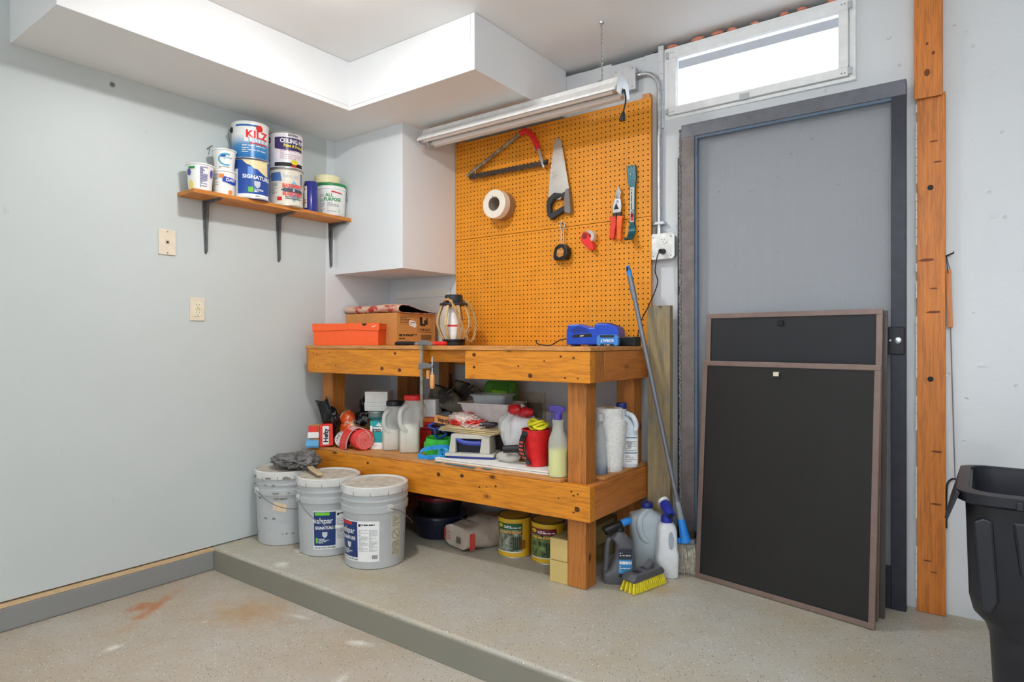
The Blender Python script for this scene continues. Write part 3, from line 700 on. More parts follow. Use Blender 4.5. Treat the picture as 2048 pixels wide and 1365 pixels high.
for z_, x_, r_ in ((2.06, -.17, .014), (2.13, -.15, .008), (2.17, -.17, .006)):
    MB().prism([(x_ + r_ * .7 * cos(2 * pi * k / 12), z_ + r_ * sin(2 * pi * k / 12)) for k in range(12)], py1 - .0547, py1 - .05, lambda p, q, h: (p, h, q)).build('knot', mat('brown_knot', (122, 66, 32), .7, g=1.), ps, world=True)
# stick hanging on a cord right of the post, with its rod
yr = YB(-.1) - .015
st = thing('hanging_stick', 'small wooden stick hung by black cord from a nail beside the post', 'stick', (-.1, yr, 1.09))
M_STK = wood('stick_wood', (196, 122, 62), (140, 80, 40), 'Z', False)
MB().hexa([(-.1075, yr - .01, 1.092), (-.0905, yr - .01, 1.092), (-.0905, yr + .004, 1.092), (-.1075, yr + .004, 1.092), (-.113, yr - .01, 1.31), (-.096, yr - .01, 1.31), (-.096, yr + .004, 1.31), (-.113, yr + .004, 1.31)]).build('stick', M_STK, st, world=True, bevel=.001)
MB().tube([(-.106, yr - .011, 1.295), (-.111, yr - .005, 1.362), (-.1, yr - .005, 1.312)], .0016, 6).tube([(-.113, yr - .01, 1.36), (-.105, yr + .004, 1.366), (-.088, yr - .014, 1.371)], .003, 6).tube([(-.094, yr - .01, 1.367), (-.086, yr - .016, 1.378)], .001, 5).build('cord', M_BLK, st, world=True)
MB().tube([(-.098, yr, 1.092), (-.091, yr, .8), (-.084, yr, .52)], .0018, 6).build('rod', mat('grey_wire', (110, 112, 114), .4, .6), st, world=True)
bw = thing('wire_hook', 'bent black wire hook against the wall by the trash cart', 'hook', (-.112, yr, .3))
MB().tube(smoothpath([(-.075, yr - .004, .515), (-.09, yr, .52), (-.107, yr, .50), (-.111, yr, .45), (-.111, yr, .33)], 5), .0035, 6).build('wire', M_BLK, bw, world=True, smooth=60)

# weathered plank standing behind the bench corner
M_PLANK = wood('weathered_plank', (150, 132, 98), (92, 82, 66), 'Z', True, .8, dirt=(104, 104, 98))
o = MB().box(-1.279, -1.166, 2.803, 2.840, 0, 1.206).build('plank', M_PLANK, bevel=.003)
o['label'] = 'weathered grey brown plank standing upright behind the bench corner'; o['category'] = 'plank'

# ------------------------------------------------------------------ trash cart at right
M_CART = mat('black_cart_plastic', (27, 29, 37), .42, var=.18, scale=14, bump=.1, g=1.0)
tc = thing('trash_cart', 'black wheeled plastic trash cart at the right edge, lid off', 'trash cart', (.30, 1.935, 0))
def rrect(hx, hy, r, n=5):
    pts = []
    for sx_, sy_, a0 in ((1, 1, 0), (-1, 1, 90), (-1, -1, 180), (1, -1, 270)):
        for k in range(n + 1):
            a = radians(a0 + 90 * k / n); pts.append((sx_ * (hx - r) + r * cos(a), sy_ * (hy - r) + r * sin(a)))
    return pts
def ringloft(secs):
    """secs: list of (points2d, z) with equal counts"""
    mb = MB(); n = len(secs[0][0]); vs = [(p, q, z) for pts, z in secs for p, q in pts]
    fs = [(j * n + i, j * n + (i + 1) % n, (j + 1) * n + (i + 1) % n, (j + 1) * n + i) for j in range(len(secs) - 1) for i in range(n)]
    return mb.add(vs, fs)
W2, D2 = .333, .195
body = ringloft([(rrect(.27, .14, .04), 0.02), (rrect(.288, .155, .05), .37), (rrect(.297, .165, .05), .40), (rrect(.318, .178, .05), .425), (rrect(.326, .184, .05), .46), (rrect(.331, .19, .05), .63), (rrect(W2, D2, .05), .70),
                 (rrect(W2 - .012, D2 - .012, .045), .70), (rrect(.315, .175, .05), .65), (rrect(.29, .16, .05), .42), (rrect(.26, .13, .04), .05)])
body.add([(p, q, .05) for p, q in rrect(.26, .13, .04)], [tuple(range(24))]).add([(p, q, .02) for p, q in rrect(.27, .14, .04)], [tuple(range(24))[::-1]])
bo = body.build('body', M_CART, tc, smooth=35)
ringloft([(rrect(W2 + .004, D2 + .004, .055), .675), (rrect(W2 + .016, D2 + .016, .06), .682), (rrect(W2 + .016, D2 + .016, .06), .703), (rrect(W2 - .008, D2 - .008, .05), .706), (rrect(W2 - .01, D2 - .01, .05), .69)]).build('rim', M_CART, tc, smooth=35)
fl = MB().sheet(lambda u, v: (-W2 - .012 - .022 * v, -D2 + 2 * D2 * u * .98, .70 - .010 * v - (.07 * v) * (.75 + .25 * u)), 8, 6, .007)
fl.build('flared_lip', M_CART, tc, smooth=50)
mb = MB()
for k in range(10): mb.box(-W2 + .09 + k * .05, -W2 + .102 + k * .05, -D2 - .024, -D2 - .012, .68, .698)
mb.build('rim_rib', M_CART, tc, bevel=.002)
MB().prism([(-.318, .64), (-.30, .65), (-.282, .645), (-.272, .47), (-.285, .44), (-.305, .45)], -.197, -.18, lambda p, q, h: (p, h, q)).build('corner_rib', M_CART, tc, bevel=.005)
MB().prism([(-.25, .65), (.25, .65), (.235, .53), (-.235, .53)], -.195, -.175, lambda p, q, h: (p, h, q)).build('front_panel', M_CART, tc, bevel=.006)
for s in (-1, 1): MB().lathe([(.03, -.02), (.09, -.02), (.1, -.01), (.1, .01), (.09, .02), (.03, .02)], 24, M=TR(s * .25, .15, .1) @ Matrix.Rotation(pi / 2, 4, 'Y')).build('wheel', M_BLK, tc, smooth=40)
BOX(-.03, .03, D2 - .018, D2 - .014, .655, .667).build('sticker', mat('worn_sticker', (170, 170, 168), .5), bo)

# ------------------------------------------------------------------ five gallon buckets
M_BUCK = mat('grey_bucket_plastic', (172, 175, 176), .4, var=.04, scale=8)
M_LID = mat('pale_grey_lid', (192, 192, 188), .45, var=.08, scale=12)
M_DUST = mat('dusty_lid_top', (178, 170, 156), .8, var=.2, scale=22)
M_WIRE = mat('bail_wire', (120, 120, 122), .35, .8)
M_NAVY = mat('navy_label', (28, 52, 104), .45)
M_LGREEN = mat('lime_print', (104, 186, 48), .5)
M_WINK = mat('white_ink', (232, 232, 230), .5, var=.01)
M_GREYINK = mat('grey_print', (118, 120, 124), .6)
M_REDINK = mat('red_print', (196, 40, 34), .5)
def bucket_r(z): return .137 + .013 * z / .36
def bucket(label, loc, ba, drop, dirty=False):
    b = thing('paint_bucket', label, 'bucket', loc, 0, 'five gallon buckets by the bench')
    P = [(.132, 0), (.137, .004)] + [(bucket_r(z), z) for z in (.05, .15, .255)] + [(.155, .258), (.157, .285), (.149, .287), (.150, .305), (.156, .307), (.156, .318), (.149, .320), (.150, .35)]
    LATHE(P, 48).build('pail', M_BUCK, b, smooth=35)
    LATHE([(.153, .335), (.158, .340), (.158, .352), (.155, .372), (.148, .376), (.145, .368), (.141, .366), (.02, .367), (.001, .367)], 48).build('lid', M_LID, b, smooth=35)
    LATHE([(.139, .3665), (.139, .3685), (.001, .3695)], 40).build('lid_top', M_DUST, b, smooth=50)
    mb = MB()
    for k in range(12):
        a = 2 * pi * k / 12 + .2; M = Matrix.Rotation(a, 4, 'Z'); mb.box(.1565, .1588, -.0014, .0014, .335, .355, M)
    mb.build('lid_slit', M_GREYINK, b)
    a0 = ba; pts = []
    e1 = Vector((cos(a0), sin(a0), 0)); nrm = Vector((cos(a0 + pi / 2), sin(a0 + pi / 2), 0))
    for k in range(25):
        t_ = pi * k / 24; q = e1 * .164 * cos(t_) + nrm * (.030 + .15 * sin(t_) * .97) + Vector((0, 0, .277 - drop * sin(t_)))
        if k in (0, 24): q = e1 * .16 * cos(t_) + nrm * .0 + Vector((0, 0, .277))
        rr = sqrt(q.x ** 2 + q.y ** 2)
        if rr < .163: q.x *= .163 / rr; q.y *= .163 / rr
        pts.append(q)
    MB().tube(pts, .0019, 6).build('bail', M_WIRE, b, smooth=60)
    for s in (0, pi):
        M = Matrix.Rotation(a0 + s, 4, 'Z'); MB().box(.150, .162, -.014, .014, .262, .294, M).build('bail_ear', M_LID, b, bevel=.003)
    return b, pts
def bk_label(b, th, topcol, txt2=True):
    fn = lambda off: cylmap(bucket_r(.13), th, .13, .013 / .36, 0, off)
    f1, f2, f3 = fn(.0012), fn(.0019), fn(.0026)
    la = patch(b, 'label', f1, -.055, .15, -.093, .092, M_PAPER, 20)
    patch(la, 'label_panel', f2, -.052, .05, -.075, .088, M_NAVY, 10)
    patch(la, 'label_band', f3, -.046, .022, .072, .086, topcol, 8)
    text(la, 'valspar', .038, cylmap(bucket_r(.177), th - .008 / .14, .13 + .047, .013 / .36, 0, .0030), M_WINK, .012, .85)
    text(la, 'SIGNATURE', .0205, cylmap(bucket_r(.142), th - .003 / .14, .13 + .012, .013 / .36, 0, .0030), M_WINK, .03, .78)
    patch(la, 'label_shield', f3, 0, 0, 0, 0, M_GREYINK if False else mat('silver_print', (190, 194, 200), .5), shape=[(-.012, -.008), (.012, -.008), (.012, -.024), (.006, -.033), (0, -.036), (-.006, -.033), (-.012, -.024)])
    patch(la, 'label_leaf', f3, -.043, -.033, -.062, -.036, M_LGREEN, 3)
    lines(la, f3, -.03, .02, (-.044, -.05, -.056, -.062), .003, M_WINK, 3)
    lines(la, f2, .056, .13, (.068, .073), .006, M_INK, 4)
    lines(la, f2, .056, .10, [.05 - .006 * k for k in range(17)], .0028, mat('pale_grey_print', (158, 162, 166), .6), 5)
    lines(la, f2, .105, .142, [.05 - .006 * k for k in range(17)], .0028, mat('pale_grey_print', (158, 162, 166), .6), 6)
    mb = MB()
    for k in range(9): mb.add([f2(.118 + k * .0028, -.08), f2(.1194 + k * .0028, -.08), f2(.1194 + k * .0028, -.062), f2(.118 + k * .0028, -.062)], [(0, 1, 2, 3)])
    mb.build('bar_code', M_INK, la)
    lines(la, f2, -.05, .05, (-.088, -.084), .003, M_GREYINK, 8)
    return la
B1 = (-2.321, 2.036, 0); B2 = (-2.641, 2.014, 0); B3 = (-2.958, 1.985, 0)
camang = lambda p: atan2(-p[1], -p[0])
b1, _ = bucket('grey paint bucket with lid, frontmost of three, wire handle swung to its right side', B1, camang(B1) + .45, .125)
bk_label(b1, camang(B1) - .92, M_REDINK)
f = cylmap(bucket_r(.15), camang(B1) + .72, .15, .013 / .36, 0, .0012)
wl = patch(b1, 'warning_label', f, -.028, .028, -.10, .09, mat('tan_warning_label', (190, 186, 168), .6), 8)
f = cylmap(bucket_r(.15), camang(B1) + .72, .15, .013 / .36, 0, .0022); mb = MB()
mb.add([f(r_ * cos(2 * pi * k / 24), .0 + r_ * sin(2 * pi * k / 24)) for r_ in (.023, .0205) for k in range(24)], [(k, (k + 1) % 24, 24 + (k + 1) % 24, 24 + k) for k in range(24)])
mb.add([f(-.015, .017), f(.017, -.015), f(.015, -.017), f(-.017, .015)], [(0, 1, 2, 3)])
mb.build('warning_symbol', mat('brown_grey_print', (110, 106, 92), .6), wl)
lines(wl, f, -.022, .022, [.08, .07, .062, .054, .046, .038] + [-.036 - .007 * k for k in range(9)], .003, MC['brown_grey_print'], 12)
b2_, p2 = bucket('middle grey paint bucket with a blue signature label and a white grip on its handle', B2, camang(B2) - 1.15, .13)
bk_label(b2_, camang(B2) - .12, M_LGREEN)
MB().tube([p2[10], p2[11], p2[12], p2[13], p2[14]], .0085, 10).build('hand_grip', mat('white_grip', (226, 224, 218), .4), b2_, smooth=40)
b3_, _ = bucket('rear grey bucket smeared with dried mortar, beside the left wall', B3, camang(B3) - 1.1, .09)
patch(b3_, 'tape_label', cylmap(bucket_r(.205), camang(B3) - .25, .205, .013 / .36, 0, .0015), 0, 0, 0, 0, mat('masking_label', (212, 190, 158), .7), shape=[(-.03, -.02), (.035, -.035), (.04, .005), (-.025, .022)])
M_MORT = mat('dried_mortar', (134, 130, 124), .95, var=.2, bump=.4)
mb = MB(); rnd = random.Random(11)
for k in range(34):
    a = camang(B3) + rnd.uniform(-1.5, 1.5); z_, r_ = rnd.choice(((.27, .157), (.345, .158), (.348, .158), (.31, .1565), (.24, bucket_r(.24)), (.14, bucket_r(.14)), (.06, bucket_r(.06))))
    f = cylmap(r_, a, z_, 0, 0, .0012); n_ = 9; wx, wz = rnd.uniform(.004, .018), rnd.uniform(.003, .008)
    mb.add([f(wx * rnd.uniform(.6, 1.2) * cos(2 * pi * q / n_), wz * rnd.uniform(.6, 1.2) * sin(2 * pi * q / n_)) for q in range(n_)], [tuple(range(n_))])
mb.build('mortar_smear', M_MORT, b3_)
# rag and brush lying on the buckets
rg = MB(); rnd = random.Random(6)
rg.blob((-2.90, 2.0, .412), (.125, .075, .03), .35, 4.2, 3, 4, ridge=True).blob((-2.83, 2.02, .42), (.05, .05, .045), .5, 3.2, 8, 3, ridge=True).blob((-2.975, 1.965, .405), (.05, .04, .022), .4, 4, 5, 3)
o = rg.build('rag', mat('stiff_grey_rag', (112, 110, 108), .95, var=.35, scale=38, bump=.7), smooth=70)
o['label'] = 'stiff mortar stained grey rag heaped on the rear bucket'; o['category'] = 'rag'
br = thing('old_brush', 'worn wooden brush handle with dark tip lying across two bucket lids', 'brush', (-2.66, 1.98, .378))
MB().strip([(-2.80, 2.005, .405), (-2.72, 1.975, .392), (-2.60, 1.935, .386)], (.3, .95, 0), .028, .009).build('handle', wood('brush_handle_wood', (196, 178, 140), (150, 128, 92), 'X', False), br, world=True, bevel=.002)
MB().blob((-2.82, 2.01, .408), (.035, .02, .012), .3, 3, 2, 3).build('dried_head', mat('dried_brush_head', (86, 80, 72), .9, bump=.5), br, world=True, smooth=60)

# ------------------------------------------------------------------ tools hanging on the pegboard
PY = pgY            # front face of the pegboard
XZ = lambda p, q, h: (p, h, q)
M_BLADE = mat('saw_blade_steel', (196, 192, 186), .3, .85, var=.08, scale=12)
M_RUST = mat('rusty_blade', (72, 62, 54), .6, .5, var=.3, scale=60)
M_CHROME = mat('chrome', (196, 198, 202), .15, 1., var=.03)
M_DRK = mat('dark_rubber', (44, 45, 48), .6)
M_REDP = mat('red_plastic', (206, 34, 34), .4)
M_GRIPGREY = mat('grey_grip', (120, 112, 108), .5)
def hook(par, x, z, L=.04):
    MB().tube(smoothpath([(x, PY + .004, z), (x, PY - L * .7, z - .004), (x, PY - L, z + .004), (x, PY - L, z + .014)], 4), .0024, 8).build('peg_hook', M_STEEL, par, world=True, smooth=60)
# bow saw
bs = thing('bow_saw', 'bow saw with a red grip and jagged dark blade on the pegboard', 'saw', (-2.13, PY, 1.98))
yb_ = PY - .035
MB().tube([(-2.412, yb_, 2.000), (-2.02, yb_, 2.178)], .0105, 12).build('frame_tube', mat('worn_tube_steel', (150, 140, 124), .35, .7, var=.35, scale=30), bs, world=True, smooth=50)
MB().tube(smoothpath([(-2.03, yb_, 2.174), (-1.99, yb_, 2.180), (-1.945, yb_, 2.138), (-1.912, yb_, 2.068)], 6), .0155, 12).build('grip', M_REDP, bs, world=True, smooth=50)
MB().tube(smoothpath([(-1.914, yb_, 2.074), (-1.89, yb_, 2.01), (-1.874, yb_, 1.962)], 4), .0105, 12).build('frame_tube', M_CHROME, bs, world=True, smooth=50)
tp = [(-2.40, 2.004)]; n = 46
teeth = []
for k in range(n + 1):
    x_ = -2.395 + k * (.53 / n); teeth.append((x_, 1.984 - .0001 * k - (.009 if k % 2 else 0) - (.004 if k % 6 == 3 else 0)))
MB().prism([(-2.405, 2.006)] + teeth + [(-1.855, 1.985), (-1.855, 2.0)], yb_ - .0012, yb_ + .0012, XZ).build('blade', M_RUST, bs, world=True)
MB().lathe([(.009, -.012), (.009, .012)], 12, M=TR(-1.865, yb_, 1.99) @ RotX(pi / 2)).tube([(-1.875, yb_ - .004, 1.985), (-1.845, yb_ - .004, 1.998)], .005, 8).build('tension_lever', M_DRK, bs, world=True)
for x_, z_ in ((-2.34, 2.022), (-1.93, 2.085)): MB().tube(smoothpath([(x_ - .03, PY + .003, z_ + .05), (x_, yb_ - .012, z_), (x_ + .002, yb_ - .014, z_ - .02)], 4), .0022, 6).build('peg_hook', M_STEEL, bs, world=True, smooth=60)
# hand saw
hs = thing('hand_saw', 'hand saw hanging blade up with black and grey handle', 'saw', (-1.79, PY, 1.68))
ys = PY - .022
bl_l = [(-1.815, 2.096), (-1.828, 2.027), (-1.847, 1.897), (-1.853, 1.797)]
tl_ = []
for i in range(3):
    a, b = Vector(bl_l[i]), Vector(bl_l[i + 1]); m_ = 11
    for k in range(m_): q = a.lerp(b, k / m_); tl_.append((q.x - (.004 if k % 2 else 0), q.y))
MB().prism([(-1.797, 2.111)] + tl_ + [(-1.853, 1.797), (-1.784, 1.783), (-1.726, 1.827), (-1.760, 2.01), (-1.775, 2.088)], ys - .0008, ys + .0008, XZ).build('blade', M_BLADE, hs, world=True)
lines(hs, lambda x, y: (-1.815 + .135 + x - (hs['_loc'][0]) - .137, ys - .0012 - PY, y + 1.90 - 1.68), -.012, .02, (.0, .01, .02, .03), .003, mat('blade_etching', (140, 132, 122), .5, .3), 3, 'blade_marking')
MB().prism([(-1.853, 1.797), (-1.815, 1.822), (-1.766, 1.811), (-1.745, 1.82), (-1.75, 1.784), (-1.757, 1.784), (-1.778, 1.798), (-1.815, 1.787), (-1.837, 1.758), (-1.834, 1.715), (-1.754, 1.747), (-1.75, 1.72), (-1.76, 1.715), (-1.834, 1.681), (-1.856, 1.707), (-1.863, 1.761)], ys - .013, ys + .013, XZ).build('handle', M_DRK, hs, world=True, bevel=.004)
MB().prism([(-1.745, 1.829), (-1.726, 1.834), (-1.712, 1.715), (-1.718, 1.697), (-1.752, 1.712), (-1.752, 1.79)], ys - .012, ys + .012, XZ).build('handle_back', M_GRIPGREY, hs, world=True, bevel=.004)
hook(hs, -1.79, 2.092)
# roll of white tape (two rolls on one hook: white in front, brown behind)
def roll(name, label, cat, c, r, ri, y0, y1, m, core=None):
    t_ = thing(name, label, cat, (c[0], PY, c[1] - r))
    M = TR(c[0], 0, c[1]) @ RotX(-pi / 2)
    pr = [(ri, y0), (r - .002, y0), (r, y0 + .002), (r, y1 - .002), (r - .002, y1), (ri, y1), (ri, y0)]
    MB().lathe(pr, 40, M=M, caps=False).build('tape', m, t_, world=True, smooth=40)
    MB().lathe([(ri - .003, y0 + .0008), (ri + .0005, y0 + .0008), (ri + .0005, y1 - .0008), (ri - .003, y1 - .0008), (ri - .003, y0 + .0008)], 36, M=M, caps=False).build('cardboard_core', mat('tape_core', (150, 138, 124), .8), t_, world=True, smooth=40)
    return t_
r1 = roll('tape_roll', 'white tape roll on a peg hook, in front of a brown one', 'tape', (-2.165, 1.797), .079, .040, PY - .098, PY - .052, mat('white_cloth_tape', (222, 214, 200), .6, var=.02))
roll('tape_roll', 'brown tape roll on the peg hook behind the white one', 'tape', (-2.165, 1.797), .079, .040, PY - .050, PY - .002, mat('brown_tape', (148, 116, 84), .45, var=.06))
MB().tube([(-2.165, PY + .004, 1.834), (-2.165, PY - .11, 1.832), (-2.165, PY - .112, 1.842)], .0026, 8).build('peg_hook', M_STEEL, r1, world=True, smooth=60)
# tape measure on a carabiner
tm = thing('tape_measure', 'black tape measure with worn yellow face hung from a clip', 'tape measure', (-1.764, PY, 1.455))
yt = PY - .03
MB().prism([(-1.808, 1.478), (-1.800, 1.462), (-1.735, 1.462), (-1.722, 1.485), (-1.722, 1.52), (-1.74, 1.542), (-1.775, 1.546), (-1.797, 1.53), (-1.806, 1.505)], yt - .022, yt + .022, XZ).build('case', M_BLK, tm, world=True, bevel=.006)
MB().prism([(-1.785, 1.487), (-1.770, 1.475), (-1.745, 1.482), (-1.74, 1.51), (-1.755, 1.525), (-1.78, 1.515)], yt - .0235, yt - .021, XZ).build('face_sticker', mat('worn_yellow_sticker', (190, 128, 60), .5, var=.25, scale=70), tm, world=True)
MB().box(-1.822, -1.806, yt - .008, yt + .008, 1.474, 1.480).build('hook_tab', M_STEEL, tm, world=True)
MB().tube([(-1.764 + .014 * cos(a), yt, 1.642 + .02 * sin(a)) for a in [2 * pi * k / 20 for k in range(20)]], .003, 8, True).build('ring', M_CHROME, tm, world=True, smooth=60)
MB().tube([(-1.764 + .008 * cos(a), yt + .001, 1.585 + .045 * sin(a)) for a in [2 * pi * k / 24 for k in range(24)]], .0025, 8, True).build('carabiner', M_STEEL, tm, world=True, smooth=60)
hook(tm, -1.764, 1.654, .038)
# red scraper / tape dispenser
rd = thing('tape_dispenser', 'small red tape dispenser with clear tape on the pegboard', 'tape dispenser', (-1.6, PY, 1.5))
MB().prism([(-1.648, 1.565), (-1.632, 1.592), (-1.61, 1.597), (-1.60, 1.575), (-1.575, 1.525), (-1.572, 1.50), (-1.595, 1.500), (-1.61, 1.515), (-1.64, 1.54)], PY - .045, PY - .015, XZ).build('body', mat('bright_red_plastic', (218, 48, 46), .35), rd, world=True, bevel=.004)
M = TR(-1.60, 0, 1.57) @ RotX(-pi / 2)
MB().lathe([(.014, PY - .042), (.031, PY - .042), (.031, PY - .018), (.014, PY - .018), (.014, PY - .042)], 28, M=M, caps=False).build('tape', clear('clear_tape', (224, 214, 210), .6), rd, world=True, smooth=40)
MB().lathe([(.009, PY - .047), (.015, PY - .047), (.015, PY - .044)], 20, M=TR(-1.622, 0, 1.572) @ RotX(-pi / 2)).build('hub', mat('dark_red_plastic', (140, 24, 26), .5), rd, world=True, smooth=40)
hook(rd, -1.605, 1.585, .05)
# tin snips
sn = thing('tin_snips', 'tin snips with red and orange grips hanging on the pegboard', 'snips', (-1.45, PY, 1.54))
yy = PY - .02
MB().prism([(-1.444, 1.809), (-1.428, 1.775), (-1.437, 1.735), (-1.455, 1.735), (-1.461, 1.76)], yy - .005, yy + .005, XZ).build('jaw', M_CHROME, sn, world=True, bevel=.002)
MB().prism([(-1.461, 1.745), (-1.428, 1.740), (-1.424, 1.70), (-1.43, 1.672), (-1.470, 1.672), (-1.474, 1.70)], yy - .009, yy + .003, XZ).build('joint', M_STEEL, sn, world=True, bevel=.002)
MB().prism([(-1.452, 1.722), (-1.438, 1.69), (-1.466, 1.69)], yy - .0095, yy - .008, XZ).build('joint_gap', M_INK, sn, world=True)
MB().lathe([(.006, 0), (.005, .004)], 12, M=TR(-1.445, yy - .009, 1.728) @ RotX(pi / 2)).build('pivot_bolt', M_CHROME, sn, world=True, smooth=40)
MB().prism([(-1.474, 1.675), (-1.455, 1.675), (-1.455, 1.645), (-1.474, 1.645)], yy - .005, yy + .005, XZ).prism([(-1.446, 1.675), (-1.428, 1.675), (-1.43, 1.645), (-1.446, 1.645)], yy - .005, yy + .005, XZ).build('shank', M_DRK, sn, world=True)
MB().prism([(-1.492, 1.655), (-1.457, 1.66), (-1.455, 1.621), (-1.468, 1.545), (-1.492, 1.548), (-1.485, 1.63)], yy - .009, yy + .009, XZ).build('grip', mat('red_orange_grip', (212, 58, 34), .4), sn, world=True, bevel=.004)
MB().prism([(-1.450, 1.659), (-1.409, 1.652), (-1.420, 1.64), (-1.424, 1.612), (-1.428, 1.536), (-1.450, 1.54), (-1.452, 1.615)], yy - .009, yy + .009, XZ).build('grip', mat('orange_grip', (220, 92, 30), .4), sn, world=True, bevel=.004)
hook(sn, -1.452, 1.745, .03)
# pry bar
pb = thing('pry_bar', 'teal flat pry bar with a notched top hanging on the pegboard', 'pry bar', (-1.37, PY, 1.51))
M_TEAL = mat('teal_paint', (10, 76, 84), .35, .2)
yq = PY - .012
MB().prism([(-1.403, 1.899), (-1.392, 1.898), (-1.388, 1.886), (-1.384, 1.899), (-1.374, 1.899), (-1.371, 1.887), (-1.366, 1.899), (-1.355, 1.898), (-1.350, 1.834), (-1.356, 1.79), (-1.358, 1.678), (-1.362, 1.60), (-1.387, 1.60), (-1.384, 1.68), (-1.388, 1.784), (-1.398, 1.829)], yq - .005, yq + .005, XZ).build('bar', M_TEAL, pb, world=True, bevel=.002)
MB().strip(smoothpath([(-1.374, yq, 1.605), (-1.374, yq - .002, 1.575), (-1.374, yq - .02, 1.545), (-1.372, yq - .045, 1.53), (-1.368, yq - .062, 1.535)], 5), (1, 0, 0), .036, .008).build('claw', M_TEAL, pb, world=True, bevel=.0015)
lb = MB().prism([(-1.383, 1.79), (-1.360, 1.79), (-1.362, 1.62), (-1.382, 1.62)], yq - .0062, yq - .005, XZ).build('label', mat('silver_label', (176, 176, 170), .45), pb, world=True)
lines(lb, lambda x, y: (y + .001, yq - .0068 - PY, x + .21), -.075, .06, (-.008, .0), .005, M_TEAL, 5)
MB().box(-1.379, -1.364, yq - .0068, yq - .006, 1.625, 1.66).build('label_patch', M_REDINK, lb, world=True)
hook(pb, -1.377, 1.845, .02)

# ------------------------------------------------------------------ wall shelf with brackets
M_SHELF = wood('shelf_pine', (204, 132, 58), (140, 78, 28), 'Y', True)
sh = thing('wall_shelf', 'narrow orange pine shelf on three grey brackets on the left wall', 'shelf', (XL, 1.97, 1.475))
BOX(XL + .002, -2.962, 1.498, 2.447, 1.7375, 1.757).build('board', M_SHELF, sh, world=True, bevel=.002)
M_BRK = mat('grey_bracket_steel', (104, 104, 104), .45, .4, var=.15)
for k, y_ in enumerate((1.637, 2.046, 2.392)):
    b = MB().prism([(y_ - .018, 1.737), (y_ + .018, 1.737), (y_ + .016, 1.66), (y_ + .006, 1.478), (y_, 1.474), (y_ - .006, 1.478), (y_ - .016, 1.66)], XL + .0005, XL + .004, lambda p, q, h: (h, p, q))
    br_ = b.build('bracket', M_BRK, sh, world=True, bevel=.001)
    MB().prism([(XL + .003, y_ - .018), (XL + .003, y_ + .018), (-2.975, y_ + .008), (-2.972, y_), (-2.975, y_ - .008)], 1.7335, 1.7372).build('bracket_arm', M_BRK, br_, world=True)
    MB().strip(smoothpath([(XL + .01, y_, 1.485), (XL + .012, y_, 1.64), (XL + .018, y_, 1.70), (XL + .04, y_, 1.726), (-2.985, y_, 1.732)], 5), (0, 1, 0), .008, .012).build('bracket_rib', M_BRK, br_, world=True)
    for zz in (1.70, 1.50): MB().lathe([(.004, 0), (.003, .002)], 8, M=TR(XL + .004, y_ - (.008 if zz > 1.6 else 0), zz) @ Matrix.Rotation(pi / 2, 4, 'Y')).build('screw', M_STEEL, br_, world=True)

ZSH = 1.757
M_CANW = mat('can_white', (226, 224, 220), .3, var=.02)
M_RIM = mat('tin_rim', (178, 176, 172), .3, .8)
def can(label, loc, r, h, m, ear=None, group='gallon paint cans', lidm=None, name='paint_can'):
    c = thing(name, label, 'paint can', loc, 0, group)
    LATHE([(r - .003, 0), (r, .001), (r, .004), (r - .002, .006), (r - .002, h - .007), (r, h - .005), (r, h - .001), (r - .003, h)], 40).build('body', m, c, smooth=35)
    LATHE([(r + .0006, .0005), (r + .001, .003), (r - .0005, .0055)], 40).build('bottom_rim', M_RIM, c, smooth=60)
    LATHE([(r - .0005, h - .006), (r + .001, h - .003), (r - .002, h + .001), (r - .008, h + .001), (r - .012, h - .004), (.001, h - .004)], 40).build('lid', lidm or M_RIM, c, smooth=40)
    if ear is not None:
        M = Matrix.Rotation(ear, 4, 'Z') @ TR(r - .002, 0, h * .80) @ Matrix.Rotation(pi / 2, 4, 'Y')
        MB().lathe([(.015, 0), (.014, .005), (.008, .009), (.001, .010)], 16, M=M).build('handle_ear', M_BLK, c, smooth=40)
        pts = []
        for k in range(17):
            t_ = pi * k / 16; a = ear + t_
            rr = r + .012
            pts.append((rr * cos(ear - t_), rr * sin(ear - t_), h * .8 - .075 * sin(t_)))
        MB().tube(pts, .0014, 6).build('bail', M_WIRE, c, smooth=60)
    return c
SX = -3.028
# --- signature can + white/blue primer can on it
P = (SX, 1.828, ZSH); th = camang(P); R_ = .0905
c = can('blue one gallon paint can with cream splash and signature lettering on the shelf', P, R_, .2, mat('signature_blue', (36, 74, 150), .3, var=.12, scale=9), th - 1.35)
f = cylmap(R_ - .002, th, 0, 0, 0, .0012); f2 = cylmap(R_ - .002, th, 0, 0, 0, .002)
pts = [(-.045, .194), (-.03, .180), (-.02, .172), (.0, .165), (.012, .152), (.03, .150), (.05, .135), (.075, .122), (.09, .12)]
mb = MB(); top_ = [(x_, .1945) for x_, _ in pts]
mb.add([f(*p) for p in pts] + [f(*p) for p in top_], [(i, i + 1, len(pts) + i + 1, len(pts) + i) for i in range(len(pts) - 1)]); mb.build('cream_splash', mat('cream_print', (226, 206, 160), .3), c)
patch(c, 'label_band', f, -.09, .1, .006, .024, M_CANW, 16); patch(c, 'label_edge', f, -.095, -.068, .024, .15, M_CANW, 4)
text(c, 'SIGNATURE', .027, cylmap(R_ - .002, th + .34, .108, 0, -.06, .0022), M_WINK, .03)
patch(c, 'label_shield', f2, 0, 0, 0, 0, mat('silver_print', (190, 194, 200), .5), shape=[(.014, .09), (.044, .088), (.044, .068), (.037, .058), (.029, .054), (.021, .058), (.014, .068)])
patch(c, 'label_leaf', f2, -.014, .01, .033, .058, M_LGREEN, 3); lines(c, f2, .014, .06, (.035, .041, .047), .003, M_WINK, 2)
